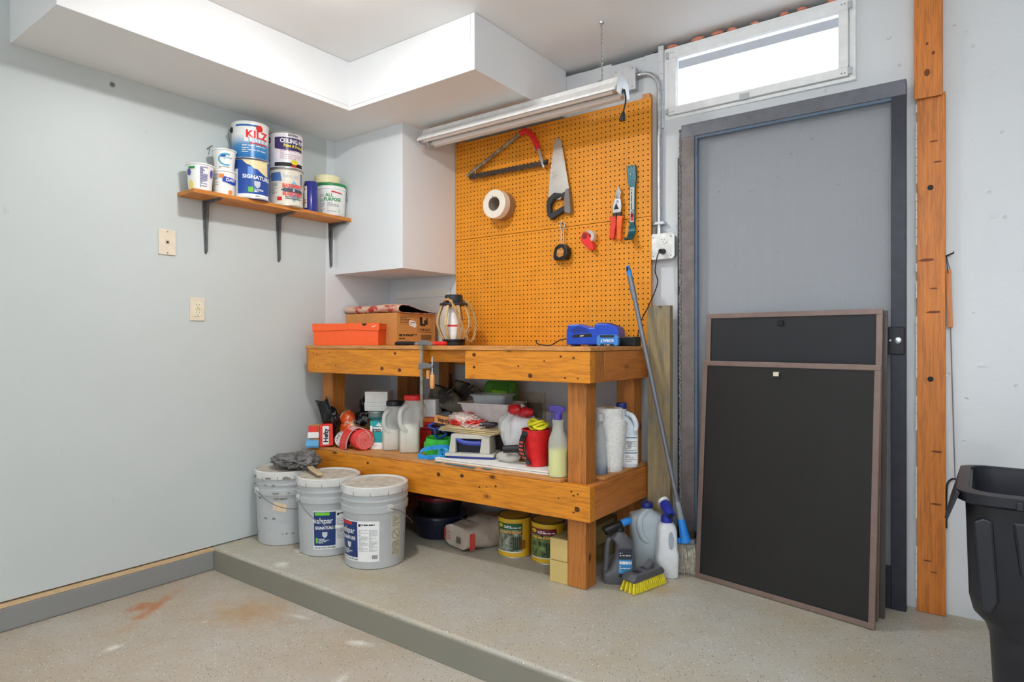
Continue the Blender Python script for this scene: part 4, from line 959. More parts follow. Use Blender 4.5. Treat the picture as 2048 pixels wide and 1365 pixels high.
lines(c, f2, .02, .07, (.012,), .005, M_GREYINK, 2)
patch(c, 'sheen_print', f2, -.016, .008, .1, .16, mat('pale_blue_print', (96, 140, 206), .4), 4)
P = (SX, 1.823, ZSH + .2015)
t = NT('white_to_blue_print'); v = t.coords(); sp = t.n('ShaderNodeSeparateXYZ'); t.l(v, sp.inputs[0])
mr = t.n('ShaderNodeMapRange'); mr.inputs[1].default_value = .02; mr.inputs[2].default_value = .125; t.l(sp.outputs[2], mr.inputs[0])
t.l(t.ramp(mr.outputs[0], [(0., lin((30, 110, 176), 1.1)), (.45, lin((70, 140, 192), 1.1)), (.95, lin((226, 224, 218), G))]), t.b.inputs['Base Color']); t.ss('Roughness', .3)
c = can('white and blue latex primer can with red lettering, stacked on the signature can', P, R_, .186, t.m, th - 1.3, lidm=M_CANW)
f = cylmap(R_ - .002, th, 0, 0, 0, .0012)
patch(c, 'label_box', f, -.03, .1, .083, .142, mat('white_panel_print', (226, 225, 222), .35), 12)
text(c, 'KILZ', .052, cylmap(R_ - .002, th + .38, .121, 0, -.04, .0022), mat('bright_red_print', (214, 36, 34), .35), .035, 1.05)
text(c, 'LATEX', .032, cylmap(R_ - .002, th + .42, .092, 0, -.04, .0022), mat('silver_blue_print', (150, 176, 198), .35), .03)
patch(c, 'red_band', f, -.005, .09, .073, .079, M_REDINK, 8)
patch(c, 'blue_band', f, -.075, .04, .160, .170, mat('mid_blue_print', (48, 98, 160), .4), 10)
patch(c, 'seal', cylmap(R_ - .002, th + .5, .154, 0, 0, .0024), 0, 0, 0, 0, M_REDINK, shape=[((.019 if k % 2 else .0155) * cos(2 * pi * k / 32), (.019 if k % 2 else .0155) * sin(2 * pi * k / 32)) for k in range(32)])
patch(c, 'seal_centre', cylmap(R_ - .002, th + .5, .154, 0, 0, .003), 0, 0, 0, 0, mat('bright_red_print', (214, 36, 34), .35), shape=circle(.009))
lines(c, cylmap(R_ - .002, th, 0, 0, 0, .0022), -.04, .08, (.062, .05, .04, .03), .004, M_WINK, 5); 
# --- masonry can + ceiling paint can
P = (SX, 2.031, ZSH); th = camang(P); R_ = .0895
c = can('white masonry waterproofing paint can with red lettering on the shelf', P, R_, .196, mat('warm_can_white', (216, 208, 192), .35, var=.06), th - 1.35)
f = cylmap(R_ - .002, th, 0, 0, 0, .0012); f2 = cylmap(R_ - .002, th, 0, 0, 0, .002); f3 = cylmap(R_ - .002, th, 0, 0, 0, .0028)
patch(c, 'blue_panel', f, 0, 0, 0, 0, mat('slate_blue_print', (78, 108, 160), .4), shape=[(-.085, .13), (-.02, .128), (-.028, .175), (-.085, .172)])
patch(c, 'blue_panel', f, .085, .1, .12, .18, mat('slate_blue_print', (78, 108, 160), .4), 3)
patch(c, 'diamond', f, 0, 0, 0, 0, mat('pale_steel_print', (128, 172, 206), .4), shape=[(.042, .135), (.095, .08), (.042, .022), (-.005, .08)])
patch(c, 'arrow_band', f2, 0, 0, 0, 0, mat('charcoal_print', (70, 74, 82), .5), shape=[(-.025, .082), (-.008, .093), (.09, .089), (.1, .079), (.09, .07), (-.008, .072)])
M_ORR = mat('orange_red_print', (224, 78, 48), .45)
text(c, 'BASEMENT', .028, cylmap(R_ - .002, th + .45, .105, 0, 0, .003), M_ORR, .04, .85)
text(c, '&', .018, cylmap(R_ - .002, th + .45, .083, 0, 0, .0032), M_WINK, .02)
text(c, 'MASONRY', .028, cylmap(R_ - .002, th + .45, .062, 0, 0, .003), M_ORR, .04, .85)
b_ = patch(c, 'black_band', f2, -.005, .085, .036, .048, M_INK, 8); text(b_, 'WATERPROOFING PAINT', .0105, cylmap(R_ - .002, th + .45, .042, 0, 0, .003), M_WINK, .02, .75)
patch(c, 'red_square', f, -.045, -.02, .025, .045, M_REDINK, 3); lines(c, f, -.08, -.045, [.06 + .007 * k for k in range(9)], .003, M_GREYINK, 3)
text(c, 'DRYLOK', .022, cylmap(R_ - .002, th + .3, .155, 0, 0, .0022), mat('pale_print', (190, 196, 200), .5), .03)
P = (SX, 2.031, ZSH + .1975)
c = can('white and purple ceiling paint can stacked on the masonry can', P, R_, .192, mat('lilac_white_can', (220, 214, 218), .28, var=.03), th - 1.2)
M_PURP = mat('deep_purple_print', (54, 40, 92), .35)
pts = [(-.06 + .012 * k, .105 - .004 * sin(k * .4) - .0012 * k) for k in range(14)]
mb = MB().add([f(*p) for p in pts] + [f(p[0], .163) for p in pts], [(i, i + 1, 14 + i + 1, 14 + i) for i in range(13)]); mb.build('purple_band', M_PURP, c)
text(c, 'CEILING PAINT', .030, cylmap(R_ - .002, th + .62, .143, 0, -.03, .0024), M_WINK, .035, .82)
text(c, 'Paint & Primer', .022, cylmap(R_ - .002, th + .5, .119, 0, -.03, .0024), mat('yellow_print', (232, 206, 50), .4), .03, .85)
text(c, 'ZINSSER', .015, cylmap(R_ - .002, th + .42, .176, 0, -.02, .0022), M_INK, .02)
patch(c, 'dark_band', f, -.06, .1, .01, .03, M_INK, 12); patch(c, 'yellow_oval', f2, 0, 0, 0, 0, mat('yellow_print', (232, 206, 50), .4), shape=oval(.02, .013, 20, (.045, .034)))
patch(c, 'red_patch', f2, .03, .055, .008, .019, M_REDINK, 3)
lines(c, f2, -.03, .08, (.05, .06, .07, .08, .09), .003, mat('rose_print', (190, 140, 150), .5), 9)
# --- purple blue cylinder, all purpose bucket, disc on it
P = (SX + .02, 2.176, ZSH); th = camang(P)
c = thing('blue_canister', 'slim glossy dark blue canister between cans and joint compound tub', 'canister', P)
LATHE([(.034, 0), (.036, .002), (.036, .165), (.034, .168), (.001, .168)], 28).build('body', mat('glossy_indigo', (44, 48, 128), .22), c, smooth=40)
lb = patch(c, 'label', cylmap(.036, th - .95, 0, 0, 0, .001), -.02, .012, .02, .14, M_PAPER, 5); lines(lb, cylmap(.036, th - .95, 0, 0, 0, .002), -.015, .008, (.03, .045, .06, .075, .12), .006, M_REDINK, 2)
P = (SX - .004, 2.330, ZSH); th = camang(P)
c = thing('compound_tub', 'white all purpose joint compound tub with a green rimmed lid', 'tub', P)
LATHE([(.074, 0), (.076, .003), (.083, .145), (.087, .147), (.087, .157), (.084, .158), (.0845, .168)], 40).build('pail', M_CANW, c, smooth=35)
LATHE([(.0865, .166), (.0880, .168), (.0880, .178), (.085, .181), (.001, .181)], 40).build('lid', mat('green_lid', (32, 128, 72), .4), c, smooth=35)
tt = lambda h: .076 + .007 * h / .145
la = cylmap(.0797, th + .05, .075, .0483, 0, .0012)
text(c, 'ALL', .026, cylmap(.0814, th - .12, .112, .0483, 0, .002), mat('green_print', (30, 136, 66), .4), .03)
text(c, 'PURPOSE', .026, cylmap(.0803, th + .1, .088, .0483, 0, .002), mat('green_print', (30, 136, 66), .4), .03, .9)
patch(c, 'red_band', la, 0, 0, 0, 0, M_REDINK, shape=[(-.002, .053), (.06, .046), (.06, .052), (-.002, .062)])
lines(c, la, -.025, .04, (-.01, -.018, -.026, -.04, -.055), .003, M_GREYINK, 2); lines(c, la, -.07, -.04, [-.06 + .008 * k for k in range(13)], .003, M_GREYINK, 7)
mb = MB()
for k in range(7): a = .2 + k * .28; mb.add([la(.05, -.072), la(.05 + .032 * cos(a), -.072 + .035 * sin(a)), la(.052 + .032 * cos(a + .12), -.072 + .03 * sin(a + .1))], [(0, 1, 2)])
mb.build('leaf_print', mat('soft_green_print', (120, 176, 120), .5), c)
MB().tube([(.09 * cos(th + 1.2 + k * .1), .09 * sin(th + 1.2 + k * .1), .15 - .05 * sin(pi * k / 10)) for k in range(11)], .0013, 5).build('bail', M_WIRE, c, smooth=60)
o = LATHE([(.068, 0), (.072, .003), (.072, .04), (.069, .045), (.001, .045)], 36).build('plastic_lid_cup', mat('cream_plastic', (226, 212, 168), .45), smooth=35)
o.location = (SX - .01, 2.308, ZSH + .1815); o['label'] = 'shallow cream plastic cup upside down on the joint compound tub'; o['category'] = 'cup'
# --- yogurt tubs
def tub(label, loc, rt, rb, h, prints, lid=False):
    c = thing('yogurt_tub', label, 'tub', loc, 0, 'yogurt tubs on the wall shelf')
    LATHE([(rb - .003, 0), (rb, .003), (rt - .003, h - .008), (rt + .001, h - .007), (rt + .002, h - .001), (rt, h)] + ([(rt - .004, h - .003), (.001, h - .003)] if lid else [(rt - .004, h), (rb - .004, .006), (.001, .006)]), 36).build('cup', M_CANW, c, smooth=35)
    th_ = camang(loc); sl_ = (rt - rb) / h
    for nm, fnargs, shp, m in prints:
        g_ = cylmap((rt + rb) / 2, th_ + fnargs, h / 2, sl_, 0, .0014)
        if isinstance(shp, str): text(c, shp.split('|')[0], float(shp.split('|')[1]), cylmap((rt + rb) / 2 + sl_ * float(shp.split('|')[2]), th_ + fnargs, h / 2 + float(shp.split('|')[2]), sl_, 0, .002), m, .03)
        elif len(shp) == 2: lines(c, g_, shp[0][0], shp[0][1], shp[1], .003, m, 4)
        elif len(shp) == 4 and not isinstance(shp[0], tuple): patch(c, nm, g_, *shp, m, 6)
        else: patch(c, nm, g_, 0, 0, 0, 0, m, shape=shp)
    return c
M_VIO = mat('violet_print', (84, 78, 150), .5); M_CYAN = mat('cyan_print', (60, 160, 190), .4); M_ROYAL = mat('royal_blue_print', (28, 62, 168), .4)
tub('short white yogurt tub at the left end of the shelf with blueberry print', (SX, 1.562, ZSH), .062, .050, .128, [('green_band', -.6, (-.02, .012, .036, .046), mat('green_print', (30, 136, 66), .4)), ('nutrition_panel', .25, ((-.014, .02), [-.05 + .0055 * k for k in range(18)]), M_VIO), ('berry', -.95, oval(.012, .016, 16, (0, .02)), M_VIO), ('berry', 1.0, oval(.01, .02, 16, (0, .02)), M_VIO), ('fruit', -.8, oval(.014, .022, 16, (0, -.04)), mat('soft_yellow_print', (226, 200, 110), .5))])
tub('lower white yogurt tub with blue and orange print, under another tub', (SX, 1.682, ZSH), .056, .048, .122, [('blue_band', .45, [(-.03, .03), (.05, .02), (.05, -.005), (.02, -.008), (-.03, .004)], M_ROYAL), ('orange_patch', .0, (-.022, .0, .022, .040), mat('orange_print', (232, 130, 50), .5)), ('lettering', .62, 'DAN|.022|.014', M_WINK), ('nutrition_panel', -.75, ((-.012, .014), [-.02 + .006 * k for k in range(11)]), M_GREYINK), ('peach', .62, oval(.012, .011, 16, (0, -.046)), mat('peach_print', (222, 130, 60), .5))], True)
tub('upper white yogurt tub with a cyan swirl, stacked on another tub', (SX, 1.684, ZSH + .1225), .056, .044, .105, [('swirl', .15, [(.036 * cos(a), .03 * sin(a)) for a in [radians(60 + 12 * k) for k in range(21)]] + [(.029 * cos(a), .023 * sin(a)) for a in [radians(300 - 12 * k) for k in range(21)]], M_CYAN), ('blue_oval', -.12, oval(.012, .007, 16, (0, .018)), M_ROYAL), ('small', .35, ((-.02, .02), (.0, .008, .014)), M_CYAN), ('small', .1, ((-.03, .02), (-.042, -.038)), M_GREYINK)])

# ------------------------------------------------------------------ on the bench top
ZT = 1.0157
M_CARD = mat('cardboard', (190, 134, 74), .8, var=.05, scale=14)
M_CARDIN = mat('cardboard_inside', (168, 124, 80), .85)
# orange shoe box
sbx = thing('shoe_box', 'bright orange shoe box with a white swoosh on its lid', 'shoe box', (-3.0, 2.178, ZT), radians(30))
M_OR = mat('orange_card', (232, 92, 36), .55, var=.02, g=1.15)
BOX(.006, .378, .004, .128, 0, .105).build('box', M_OR, sbx, bevel=.002)
lid = MB().prism([(0, .078), (.205, .086), (.205, .122), (0, .121)], 0, .002, lambda p, q, h: (p, h, q)).prism([(.207, .088), (.38, .081), (.384, .09), (.384, .124), (.207, .123)], .0, .002, lambda p, q, h: (p, h, q)).box(0, .384, .002, .131, .118, .1215).box(0, .003, .002, .131, .08, .1215).box(.381, .384, .002, .131, .09, .1215)
lid = lid.build('lid', M_OR, sbx)
patch(lid, 'thumb_hole', flatmap((.30, -.0006, .1215), (1, 0, 0), (0, 0, 1), 0), 0, 0, 0, 0, M_INK, shape=[(.014 * cos(pi + pi * k / 10), .013 * sin(pi + pi * k / 10)) for k in range(11)])
patch(lid, 'swoosh', flatmap((.357, -.0006, .106), (1, 0, 0), (0, 0, 1), 0), 0, 0, 0, 0, M_WINK, shape=[(-.012, .002), (-.011, -.004), (-.005, -.0045), (.014, .006), (-.004, .0005), (-.009, .0)])
# brown carton
cx0, cx1, cy0, cy1 = -3.09, -2.651, 2.483, 2.80
ct = thing('cardboard_carton', 'brown cardboard carton with black print and a white tag', 'box', (-2.87, 2.64, ZT))
BOX(cx0, cx1, cy0, cy1, ZT, ZT + .185).build('carton', M_CARD, ct, world=True, bevel=.003)
fm = lambda y, z, off=.001: flatmap((cx1 - ct['_loc'][0], y - ct['_loc'][1], z - ZT), (0, 1, 0), (0, 0, 1), off)
M_CINK = mat('carton_ink', (58, 38, 24), .8)
F_ = fm(cy0, ZT)
pr = MB()
def rect(mb, F, x0, x1, y0, y1, w=.0015):
    for a in ((x0, x1, y0, y0 + w), (x0, x1, y1 - w, y1), (x0, x0 + w, y0, y1), (x1 - w, x1, y0, y1)): mb.add([F(a[0], a[2]), F(a[1], a[2]), F(a[1], a[3]), F(a[0], a[3])], [(0, 1, 2, 3)])
rect(pr, F_, .168, .288, .075, .168); rect(pr, F_, .03, .15, .12, .165, .001)
pr.build('printed_frame', M_CINK, ct)
for k, (x_, y_, w_, h_) in enumerate(((.195, .115, .022, .045), (.195, .152, .016, .012), (.235, .12, .03, .028), (.243, .148, .012, .012), (.215, .112, .03, .014))): patch(ct, 'silhouette', F_, x_ - w_ / 2, x_ + w_ / 2, y_, y_ + h_, M_CINK, 1)
text(ct, 'CPM BABY', .022, fm(cy0 + .228, ZT + .09), M_CINK, .01, .9)
lines(ct, F_, .03, .14, (.128, .137, .146, .155), .003, M_CINK, 3); lines(ct, F_, .02, .16, (.052, .058), .005, M_CINK, 9); lines(ct, F_, .02, .12, (.035,), .006, M_CINK, 12)
mb = MB()
for k in range(16): mb.add([F_(.195 + k * .0055, .03), F_(.195 + k * .0055 + (.003 if k % 3 else .0018), .03), F_(.195 + k * .0055 + (.003 if k % 3 else .0018), .062), F_(.195 + k * .0055, .062)], [(0, 1, 2, 3)])
mb.build('bar_code', M_CINK, ct)
tg = patch(ct, 'price_tag', fm(cy0 + .125, ZT + .125, .002), 0, 0, 0, 0, M_PAPER, shape=[(-.03, .008), (-.02, .022), (.024, .012), (.032, -.012), (.02, -.024), (-.026, -.012)])
lines(tg, fm(cy0 + .125, ZT + .125, .003), -.018, .02, (-.006, .004), .004, M_INK, 4)
# folded patterned vinyl mat on the carton
t = NT('floral_cloth'); v = t.coords(); vo = t.n('ShaderNodeTexVoronoi'); vo.inputs['Scale'].default_value = 26; t.l(v, vo.inputs['Vector'])
n1 = t.noise(v, 22, 4); c_ = t.mix(t.ramp(n1, [(.50, (0, 0, 0)), (.58, (1, 1, 1))]), lin((218, 186, 164)), lin((186, 66, 52)))
n2 = t.noise(v, 31, 3); c_ = t.mix(t.ramp(n2, [(.62, (0, 0, 0)), (.68, (.8,) * 3)]), c_, lin((108, 100, 96))); t.l(c_, t.b.inputs['Base Color']); t.ss('Roughness', .8); M_FLOR = t.m
zt2 = ZT + .1855
prof = [(2.80, .004), (2.74, .010), (2.66, .022), (2.60, .036), (2.55, .045), (2.515, .047), (2.492, .038), (2.484, .022), (2.495, .008), (2.53, .003), (2.62, .003), (2.72, .003), (2.80, .0032)]
pp = smoothpath([(0, a, b) for a, b in prof], 4)
mt = thing('folded_mat', 'folded floral patterned mat with black backing lying on the carton', 'mat', (-2.87, 2.64, zt2))
def matfn(off):
    def fn(u, v_):
        i = min(int(u * (len(pp) - 1)), len(pp) - 2); f_ = u * (len(pp) - 1) - i; q = pp[i].lerp(pp[i + 1], f_); tg_ = (pp[i + 1] - pp[i]).normalized()
        n_ = Vector((0, -tg_.z, tg_.y)); q = q + n_ * off
        return (-3.105 + (.47 - .0 * u) * v_ , q.y, zt2 + max(q.z, .0015 + max(off, 0)) + .003 * sin(9 * v_ + 3 * u))
    return fn
MB().sheet(matfn(.0), 48, 14, .003).build('cloth_face', M_FLOR, mt, world=True, smooth=60)
MB().sheet(matfn(.0035), 48, 14, .002).build('backing', M_BLK, mt, world=True, smooth=60)
# lantern
ln = thing('lantern', 'wooden slat lantern with rope handle and a white candle inside', 'lantern', (-2.324, 2.6, ZT))
LATHE([(.058, 0), (.062, .003), (.062, .022), (.056, .024), (.001, .024)], 32).build('base', M_BLK, ln, smooth=40)
LATHE([(.056, .024), (.064, .027), (.062, .034), (.001, .034)], 32).build('base_ring', mat('black_satin', (30, 30, 32), .5), ln, smooth=40)
LATHE([(.074, .218), (.078, .221), (.076, .229), (.050, .240), (.048, .272), (.044, .276), (.001, .276)], 32).build('cap', mat('charcoal_metal', (46, 48, 52), .45, .3), ln, smooth=40)
M_SLAT = wood('lantern_wood', (196, 172, 130), (140, 112, 76), 'Z', False)
for k in range(8):
    a = 2 * pi * k / 8 + .25; d_ = Vector((cos(a), sin(a), 0)); s_ = Vector((-sin(a), cos(a), 0))
    pth = smoothpath([d_ * r_ + Vector((0, 0, z_)) for r_, z_ in ((.056, .03), (.075, .06), (.094, .11), (.092, .155), (.078, .195), (.066, .222))], 3)
    MB().strip(pth, s_, .017, .006).build('slat', M_SLAT, ln, bevel=.001)
LATHE([(.044, .034), (.047, .05), (.046, .10), (.038, .17), (.03, .205), (.001, .206)], 24).build('candle', mat('white_wax', (232, 228, 218), .5), ln, smooth=40)
LATHE([(.0465, .102), (.0455, .112)], 24).build('candle_band', M_REDINK, ln)
rp = []
tocam = Vector((2.324, -2.6, 0)).normalized(); rs = Vector((-tocam.y, tocam.x, 0))
def rope(pts, name='rope_handle'):
    pts = smoothpath(pts, 7); m1 = [[], []]
    for i, p in enumerate(pts):
        tn = (pts[min(i + 1, len(pts) - 1)] - pts[max(i - 1, 0)]).normalized(); u_ = tn.orthogonal().normalized()
        u_ = Vector((tn.y, -tn.x, 0)).normalized() if abs(tn.z) < .99 else u_; w_ = tn.cross(u_)
        for s in (0, 1): a = i * .95 + pi * s; m1[s].append(p + (u_ * cos(a) + w_ * sin(a)) * .0042)
    mb = MB(); mb.tube(m1[0], .0052, 6).tube(m1[1], .0052, 6); return mb.build(name, mat('jute_rope', (176, 138, 86), .9, var=.15, scale=90, bump=.4), ln, smooth=60)
rope([rs * -.052 + tocam * .03 + Vector((0, 0, .245)), rs * -.02 + tocam * .062 + Vector((0, 0, .243)), rs * .02 + tocam * .098 + Vector((0, 0, .17)), rs * .05 + tocam * .098 + Vector((0, 0, .09)), rs * .075 + tocam * .08 + Vector((0, 0, .03)), rs * .098 + tocam * .04 + Vector((0, 0, .022)), rs * .118 + tocam * .0 + Vector((0, 0, .08)), rs * .116 + tocam * -.02 + Vector((0, 0, .15)), rs * .085 + tocam * -.03 + Vector((0, 0, .225)), rs * .05 + tocam * -.04 + Vector((0, 0, .246))])
# bar clamp hooked on the bench edge
cl = thing('bar_clamp', 'steel bar clamp with wooden handle hanging on the bench front edge', 'clamp', (-2.15, 2.17, 1.0))
yc = 2.185
M_CLB = mat('clamp_steel', (150, 142, 128), .4, .7, var=.2)
BOX(-2.164, -2.148, yc - .006, yc + .002, .628, 1.028).build('bar', M_CLB, cl, world=True, bevel=.001)
MB().prism([(-2.175, 1.020), (-2.14, 1.020), (-2.088, 1.0185), (-2.085, 1.026), (-2.13, 1.042), (-2.175, 1.044)], yc - .008, yc + .012, XZ).build('fixed_jaw', mat('cast_grey', (120, 120, 120), .5, .5), cl, world=True, bevel=.002)
MB().prism([(-2.174, .905), (-2.174, .935), (-2.14, .937), (-2.082, .926), (-2.082, .915), (-2.138, .908)], yc - .008, yc + .006, XZ).build('sliding_jaw', mat('cast_grey', (120, 120, 120), .5, .5), cl, world=True, bevel=.002)
MB().tube([(-2.088, yc, .965), (-2.088, yc, .885)], .0045, 10).build('screw_spindle', M_STEEL, cl, world=True, smooth=50)
MB().lathe([(.006, .885), (.009, .887), (.006, .893), (.001, .895)], 12, c=(-2.088, yc, 0)).build('ferrule', M_STEEL, cl, world=True, smooth=40)
MB().lathe([(.004, .886), (.010, .880), (.0125, .855), (.0115, .83), (.0095, .816), (.001, .814)], 16, c=(-2.088, yc, 0)).build('handle', wood('clamp_handle_wood', (206, 150, 92), (150, 96, 48), 'Z', False, .4), cl, world=True, smooth=40)
MB().box(-2.128, -2.112, yc + .0, yc + .012, .86, .90).build('jaw_block', wood('clamp_handle_wood', (206, 150, 92), (150, 96, 48), 'Z', False, .4), cl, world=True)
# utility tool lying flat with black and red grips
pl = thing('pliers', 'pliers with one black and one red grip lying at the bench edge', 'pliers', (-2.33, 2.3, ZT))
MB().tube(smoothpath([(-2.45, 2.29, ZT + .011), (-2.40, 2.30, ZT + .012), (-2.335, 2.315, ZT + .012)], 5), [.009, .0105, .011, .011, .011, .011, .011, .011, .010, .010, .009], 10).build('grip', M_BLK, pl, world=True, smooth=60)
MB().tube(smoothpath([(-2.245, 2.345, ZT + .011), (-2.21, 2.36, ZT + .012), (-2.17, 2.37, ZT + .012)], 5), .0105, 10).build('grip', M_REDP, pl, world=True, smooth=60)
MB().tube([(-2.34, 2.314, ZT + .010), (-2.29, 2.33, ZT + .010), (-2.24, 2.346, ZT + .010)], [.007, .010, .007], 8).build('jaw', M_STEEL, pl, world=True, smooth=60)
# blue charger with battery
M_COB = mat('cobalt_plastic', (24, 70, 178), .35, var=.03)
M_COB2 = mat('sky_cobalt_plastic', (52, 126, 202), .35, var=.03)
ch = thing('battery_charger', 'cobalt blue battery charger with ribbed top on the bench', 'charger', (-1.505, 2.72, ZT), radians(12))
MB().prism([(-.135, .006), (-.135, .075), (-.125, .104), (-.07, .106), (-.02, .088), (.005, .088), (.008, .108), (.07, .108), (.118, .09), (.125, .06), (.125, .006)], -.06, .06, XZ).build('housing', M_COB, ch, bevel=.006)
for k in range(12): BOX(.018 + k * .0075, .0215 + k * .0075, -.045, .045, .0 + .108 - max(0, k - 6) * .0028, .111 - max(0, k - 6) * .0028).build('rib', mat('deep_cobalt', (20, 48, 140), .4), ch)
for k in range(3): BOX(-.115 + k * .09, -.095 + k * .09, -.05, .05, 0, .007).build('foot', M_BLK, ch)
MB().prism([(-.1, .055), (-.01, .06), (-.006, .045), (-.105, .04)], -.0612, -.059, XZ).build('label', mat('black_label', (24, 24, 26), .4), ch)
text(ch, '24V', .012, flatmap((-.055, -.0612, .0498), (1, 0, .05), (0, 0, 1), .0006), mat('yellow_white_print', (228, 220, 180), .5), .02)
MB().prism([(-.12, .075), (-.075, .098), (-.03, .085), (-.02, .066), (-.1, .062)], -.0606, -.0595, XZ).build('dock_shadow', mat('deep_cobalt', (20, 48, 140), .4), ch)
bt = thing('battery_pack', 'light blue tool battery standing upside down by the charger', 'battery', (-1.40, 2.642, ZT), radians(16))
MB().prism([(-.05, .008), (-.044, 0), (.044, 0), (.052, .008), (.052, .04), (.042, .054), (-.038, .054), (-.05, .042)], -.03, .014, XZ).build('case', M_COB2, bt, bevel=.004)
MB().prism([(-.036, .052), (.036, .052), (.03, .04), (-.03, .04)], -.0312, -.029, XZ).build('label', MC['black_label'], bt)
text(bt, 'KOBALT', .016, flatmap((0, -.0305, .026), (-1, 0, 0), (0, 0, -1), .0006), M_WINK, .03)
MB().prism([(-.036, .001), (.036, .001), (.028, .012), (-.028, .012)], -.0312, -.029, XZ).build('label', MC['black_label'], bt)
text(bt, '24V  4', .009, flatmap((0, -.0312, .0065), (-1, 0, 0), (0, 0, -1), .0006), M_WINK, .02)
ad = MB().box(-1.375, -1.290, 2.69, 2.76, ZT, ZT + .045).build('power_adapter', M_BLK, bevel=.004); ad['label'] = 'black box shaped adapter beside the blue charger'; ad['category'] = 'adapter'
cbl = thing('charger_cable', 'black cable hanging from the wall outlet down to the adapter', 'cable', (-1.3, 2.76, ZT))
MB().tube(smoothpath([(-1.222, YB(-1.2) - .085, 1.466), (-1.235, YB(-1.2) - .09, 1.44), (-1.238, 2.80, 1.37), (-1.222, 2.79, 1.31), (-1.262, 2.785, 1.21), (-1.300, 2.785, 1.14), (-1.318, 2.78, 1.065), (-1.322, 2.766, 1.04)], 8), .0028, 8).build('wire', M_BLK, cbl, world=True, smooth=60)
MB().tube([(-1.219, YB(-1.2) - .056, 1.466), (-1.221, YB(-1.2) - .088, 1.464)], [.014, .011], 12).build('plug', M_BLK, cbl, world=True, smooth=40)
cb2 = thing('black_power_cord', 'short black cord curling off the left side of the charger', 'cord', (-1.72, 2.7, ZT))
MB().tube(smoothpath([(-1.642, 2.69, ZT + .035), (-1.68, 2.67, ZT + .03), (-1.73, 2.66, ZT + .004), (-1.77, 2.65, ZT + .004), (-1.80, 2.64, ZT + .012), (-1.803, 2.64, ZT + .03)], 6), .003, 8).build('wire', M_BLK, cb2, world=True, smooth=60)

# ------------------------------------------------------------------ lower shelf
ZL = .4572
face = lambda p: atan2(-p[1], -p[0]) + pi / 2      # rz that turns local -Y to the viewer
def obj1(mb, name, m, label, cat, smooth=60, group=None, bevel=0):
    o = mb.build(name, m, smooth=smooth, bevel=bevel); o['label'] = label; o['category'] = cat
    if group: o['group'] = group
    return o
# trash bag box, red / white / blue with lettering
p = (-2.925, 2.19, ZL); hb = thing('bag_box', 'opened red and blue trash bag box with white vertical lettering', 'box', p, face(p) - .15)
MB().box(-.068, -.015, -.02, .045, 0, .118).build('carton', M_CARD, hb, bevel=.002)
MB().hexa([(-.012, -.024, 0), (.062, -.03, .012), (.062, .03, .012), (-.012, .03, 0), (-.012, -.024, .122), (.058, -.03, .128), (.058, .03, .128), (-.012, .03, .122)]).build('front_flap', mat('red_card', (212, 52, 42), .5), hb, bevel=.002)
fl_ = flatmap((.022, -.0285, .066), (0, 0, 1), (-1, 0, 0), .002)
pn = patch(hb, 'name_panel', fl_, -.05, .05, -.017, .017, M_PAPER, 1)
text(pn, 'Hefty', .034, flatmap((.022, -.0285, .066), (0, 0, 1), (-1, 0, 0), .0032), M_INK, .03)
MB().hexa([(-.075, -.03, .0), (-.016, -.024, -.002), (-.016, -.01, .05), (-.07, -.01, .05), (-.085, -.034, .012), (-.018, -.028, .008), (-.016, -.014, .058), (-.078, -.014, .056)]).build('blue_flap', mat('light_blue_card', (92, 160, 206), .5), hb)
MB().box(-.07, -.02, -.026, -.019, .085, .118).build('red_flap', MC['red_card'], hb)
MB().box(-.074, -.014, -.032, -.021, .052, .084).build('white_flap', M_PAPER, hb, bevel=.003)
# black plastic bag sticking up
p = (-2.955, 2.262, ZL)
bb = MB().sheet(lambda u, v: (-3.0 + .10 * u + .02 * sin(3 * v) + .045 * v, 2.195 + .03 * u * (1 - u) * 3 * (1 - v) + .03 * v, .46 + .05 + .19 * (1 - v) + .010 * sin(5 * u + 2) + .03 * u * (1 - v) + .006 * sin(9 * v)), 14, 14, .004)
bb.blob((-2.925, 2.245, .615), (.04, .03, .05), .35, 4, 3, 3, ridge=True).blob((-2.905, 2.25, .60), (.035, .03, .05), .3, 3, 9, 3)
obj1(bb, 'black_plastic_bag', mat('glossy_black_film', (16, 16, 18), .18, bump=.1), 'glossy black plastic bag flaring up beside the left bench leg', 'plastic bag')
t = NT('orange_candy_film'); v = t.coords(); c_ = t.mix(t.ramp(t.noise(v, 18, 3), [(.52, (0, 0, 0)), (.56, (1, 1, 1))]), lin((226, 86, 34)), lin((224, 190, 160))); t.l(c_, t.b.inputs['Base Color']); t.ss('Roughness', .3)
ob_ = MB().blob((-2.865, 2.315, .60), (.042, .033, .042), .3, 3.4, 4, 3, ridge=True).blob((-2.85, 2.31, .55), (.048, .034, .035), .3, 3.2, 5, 3, ridge=True)
obj1(ob_, 'orange_wrapper', t.m, 'crumpled orange and white wrapper behind the trash bag box', 'wrapper')
t = NT('black_silver_film'); v = t.coords(); c_ = t.mix(t.ramp(t.noise(v, 16, 3), [(.5, (0, 0, 0)), (.58, (1, 1, 1))]), lin((24, 24, 28)), lin((150, 148, 144))); t.l(c_, t.b.inputs['Base Color']); t.ss('Roughness', .25); M_BSF = t.m
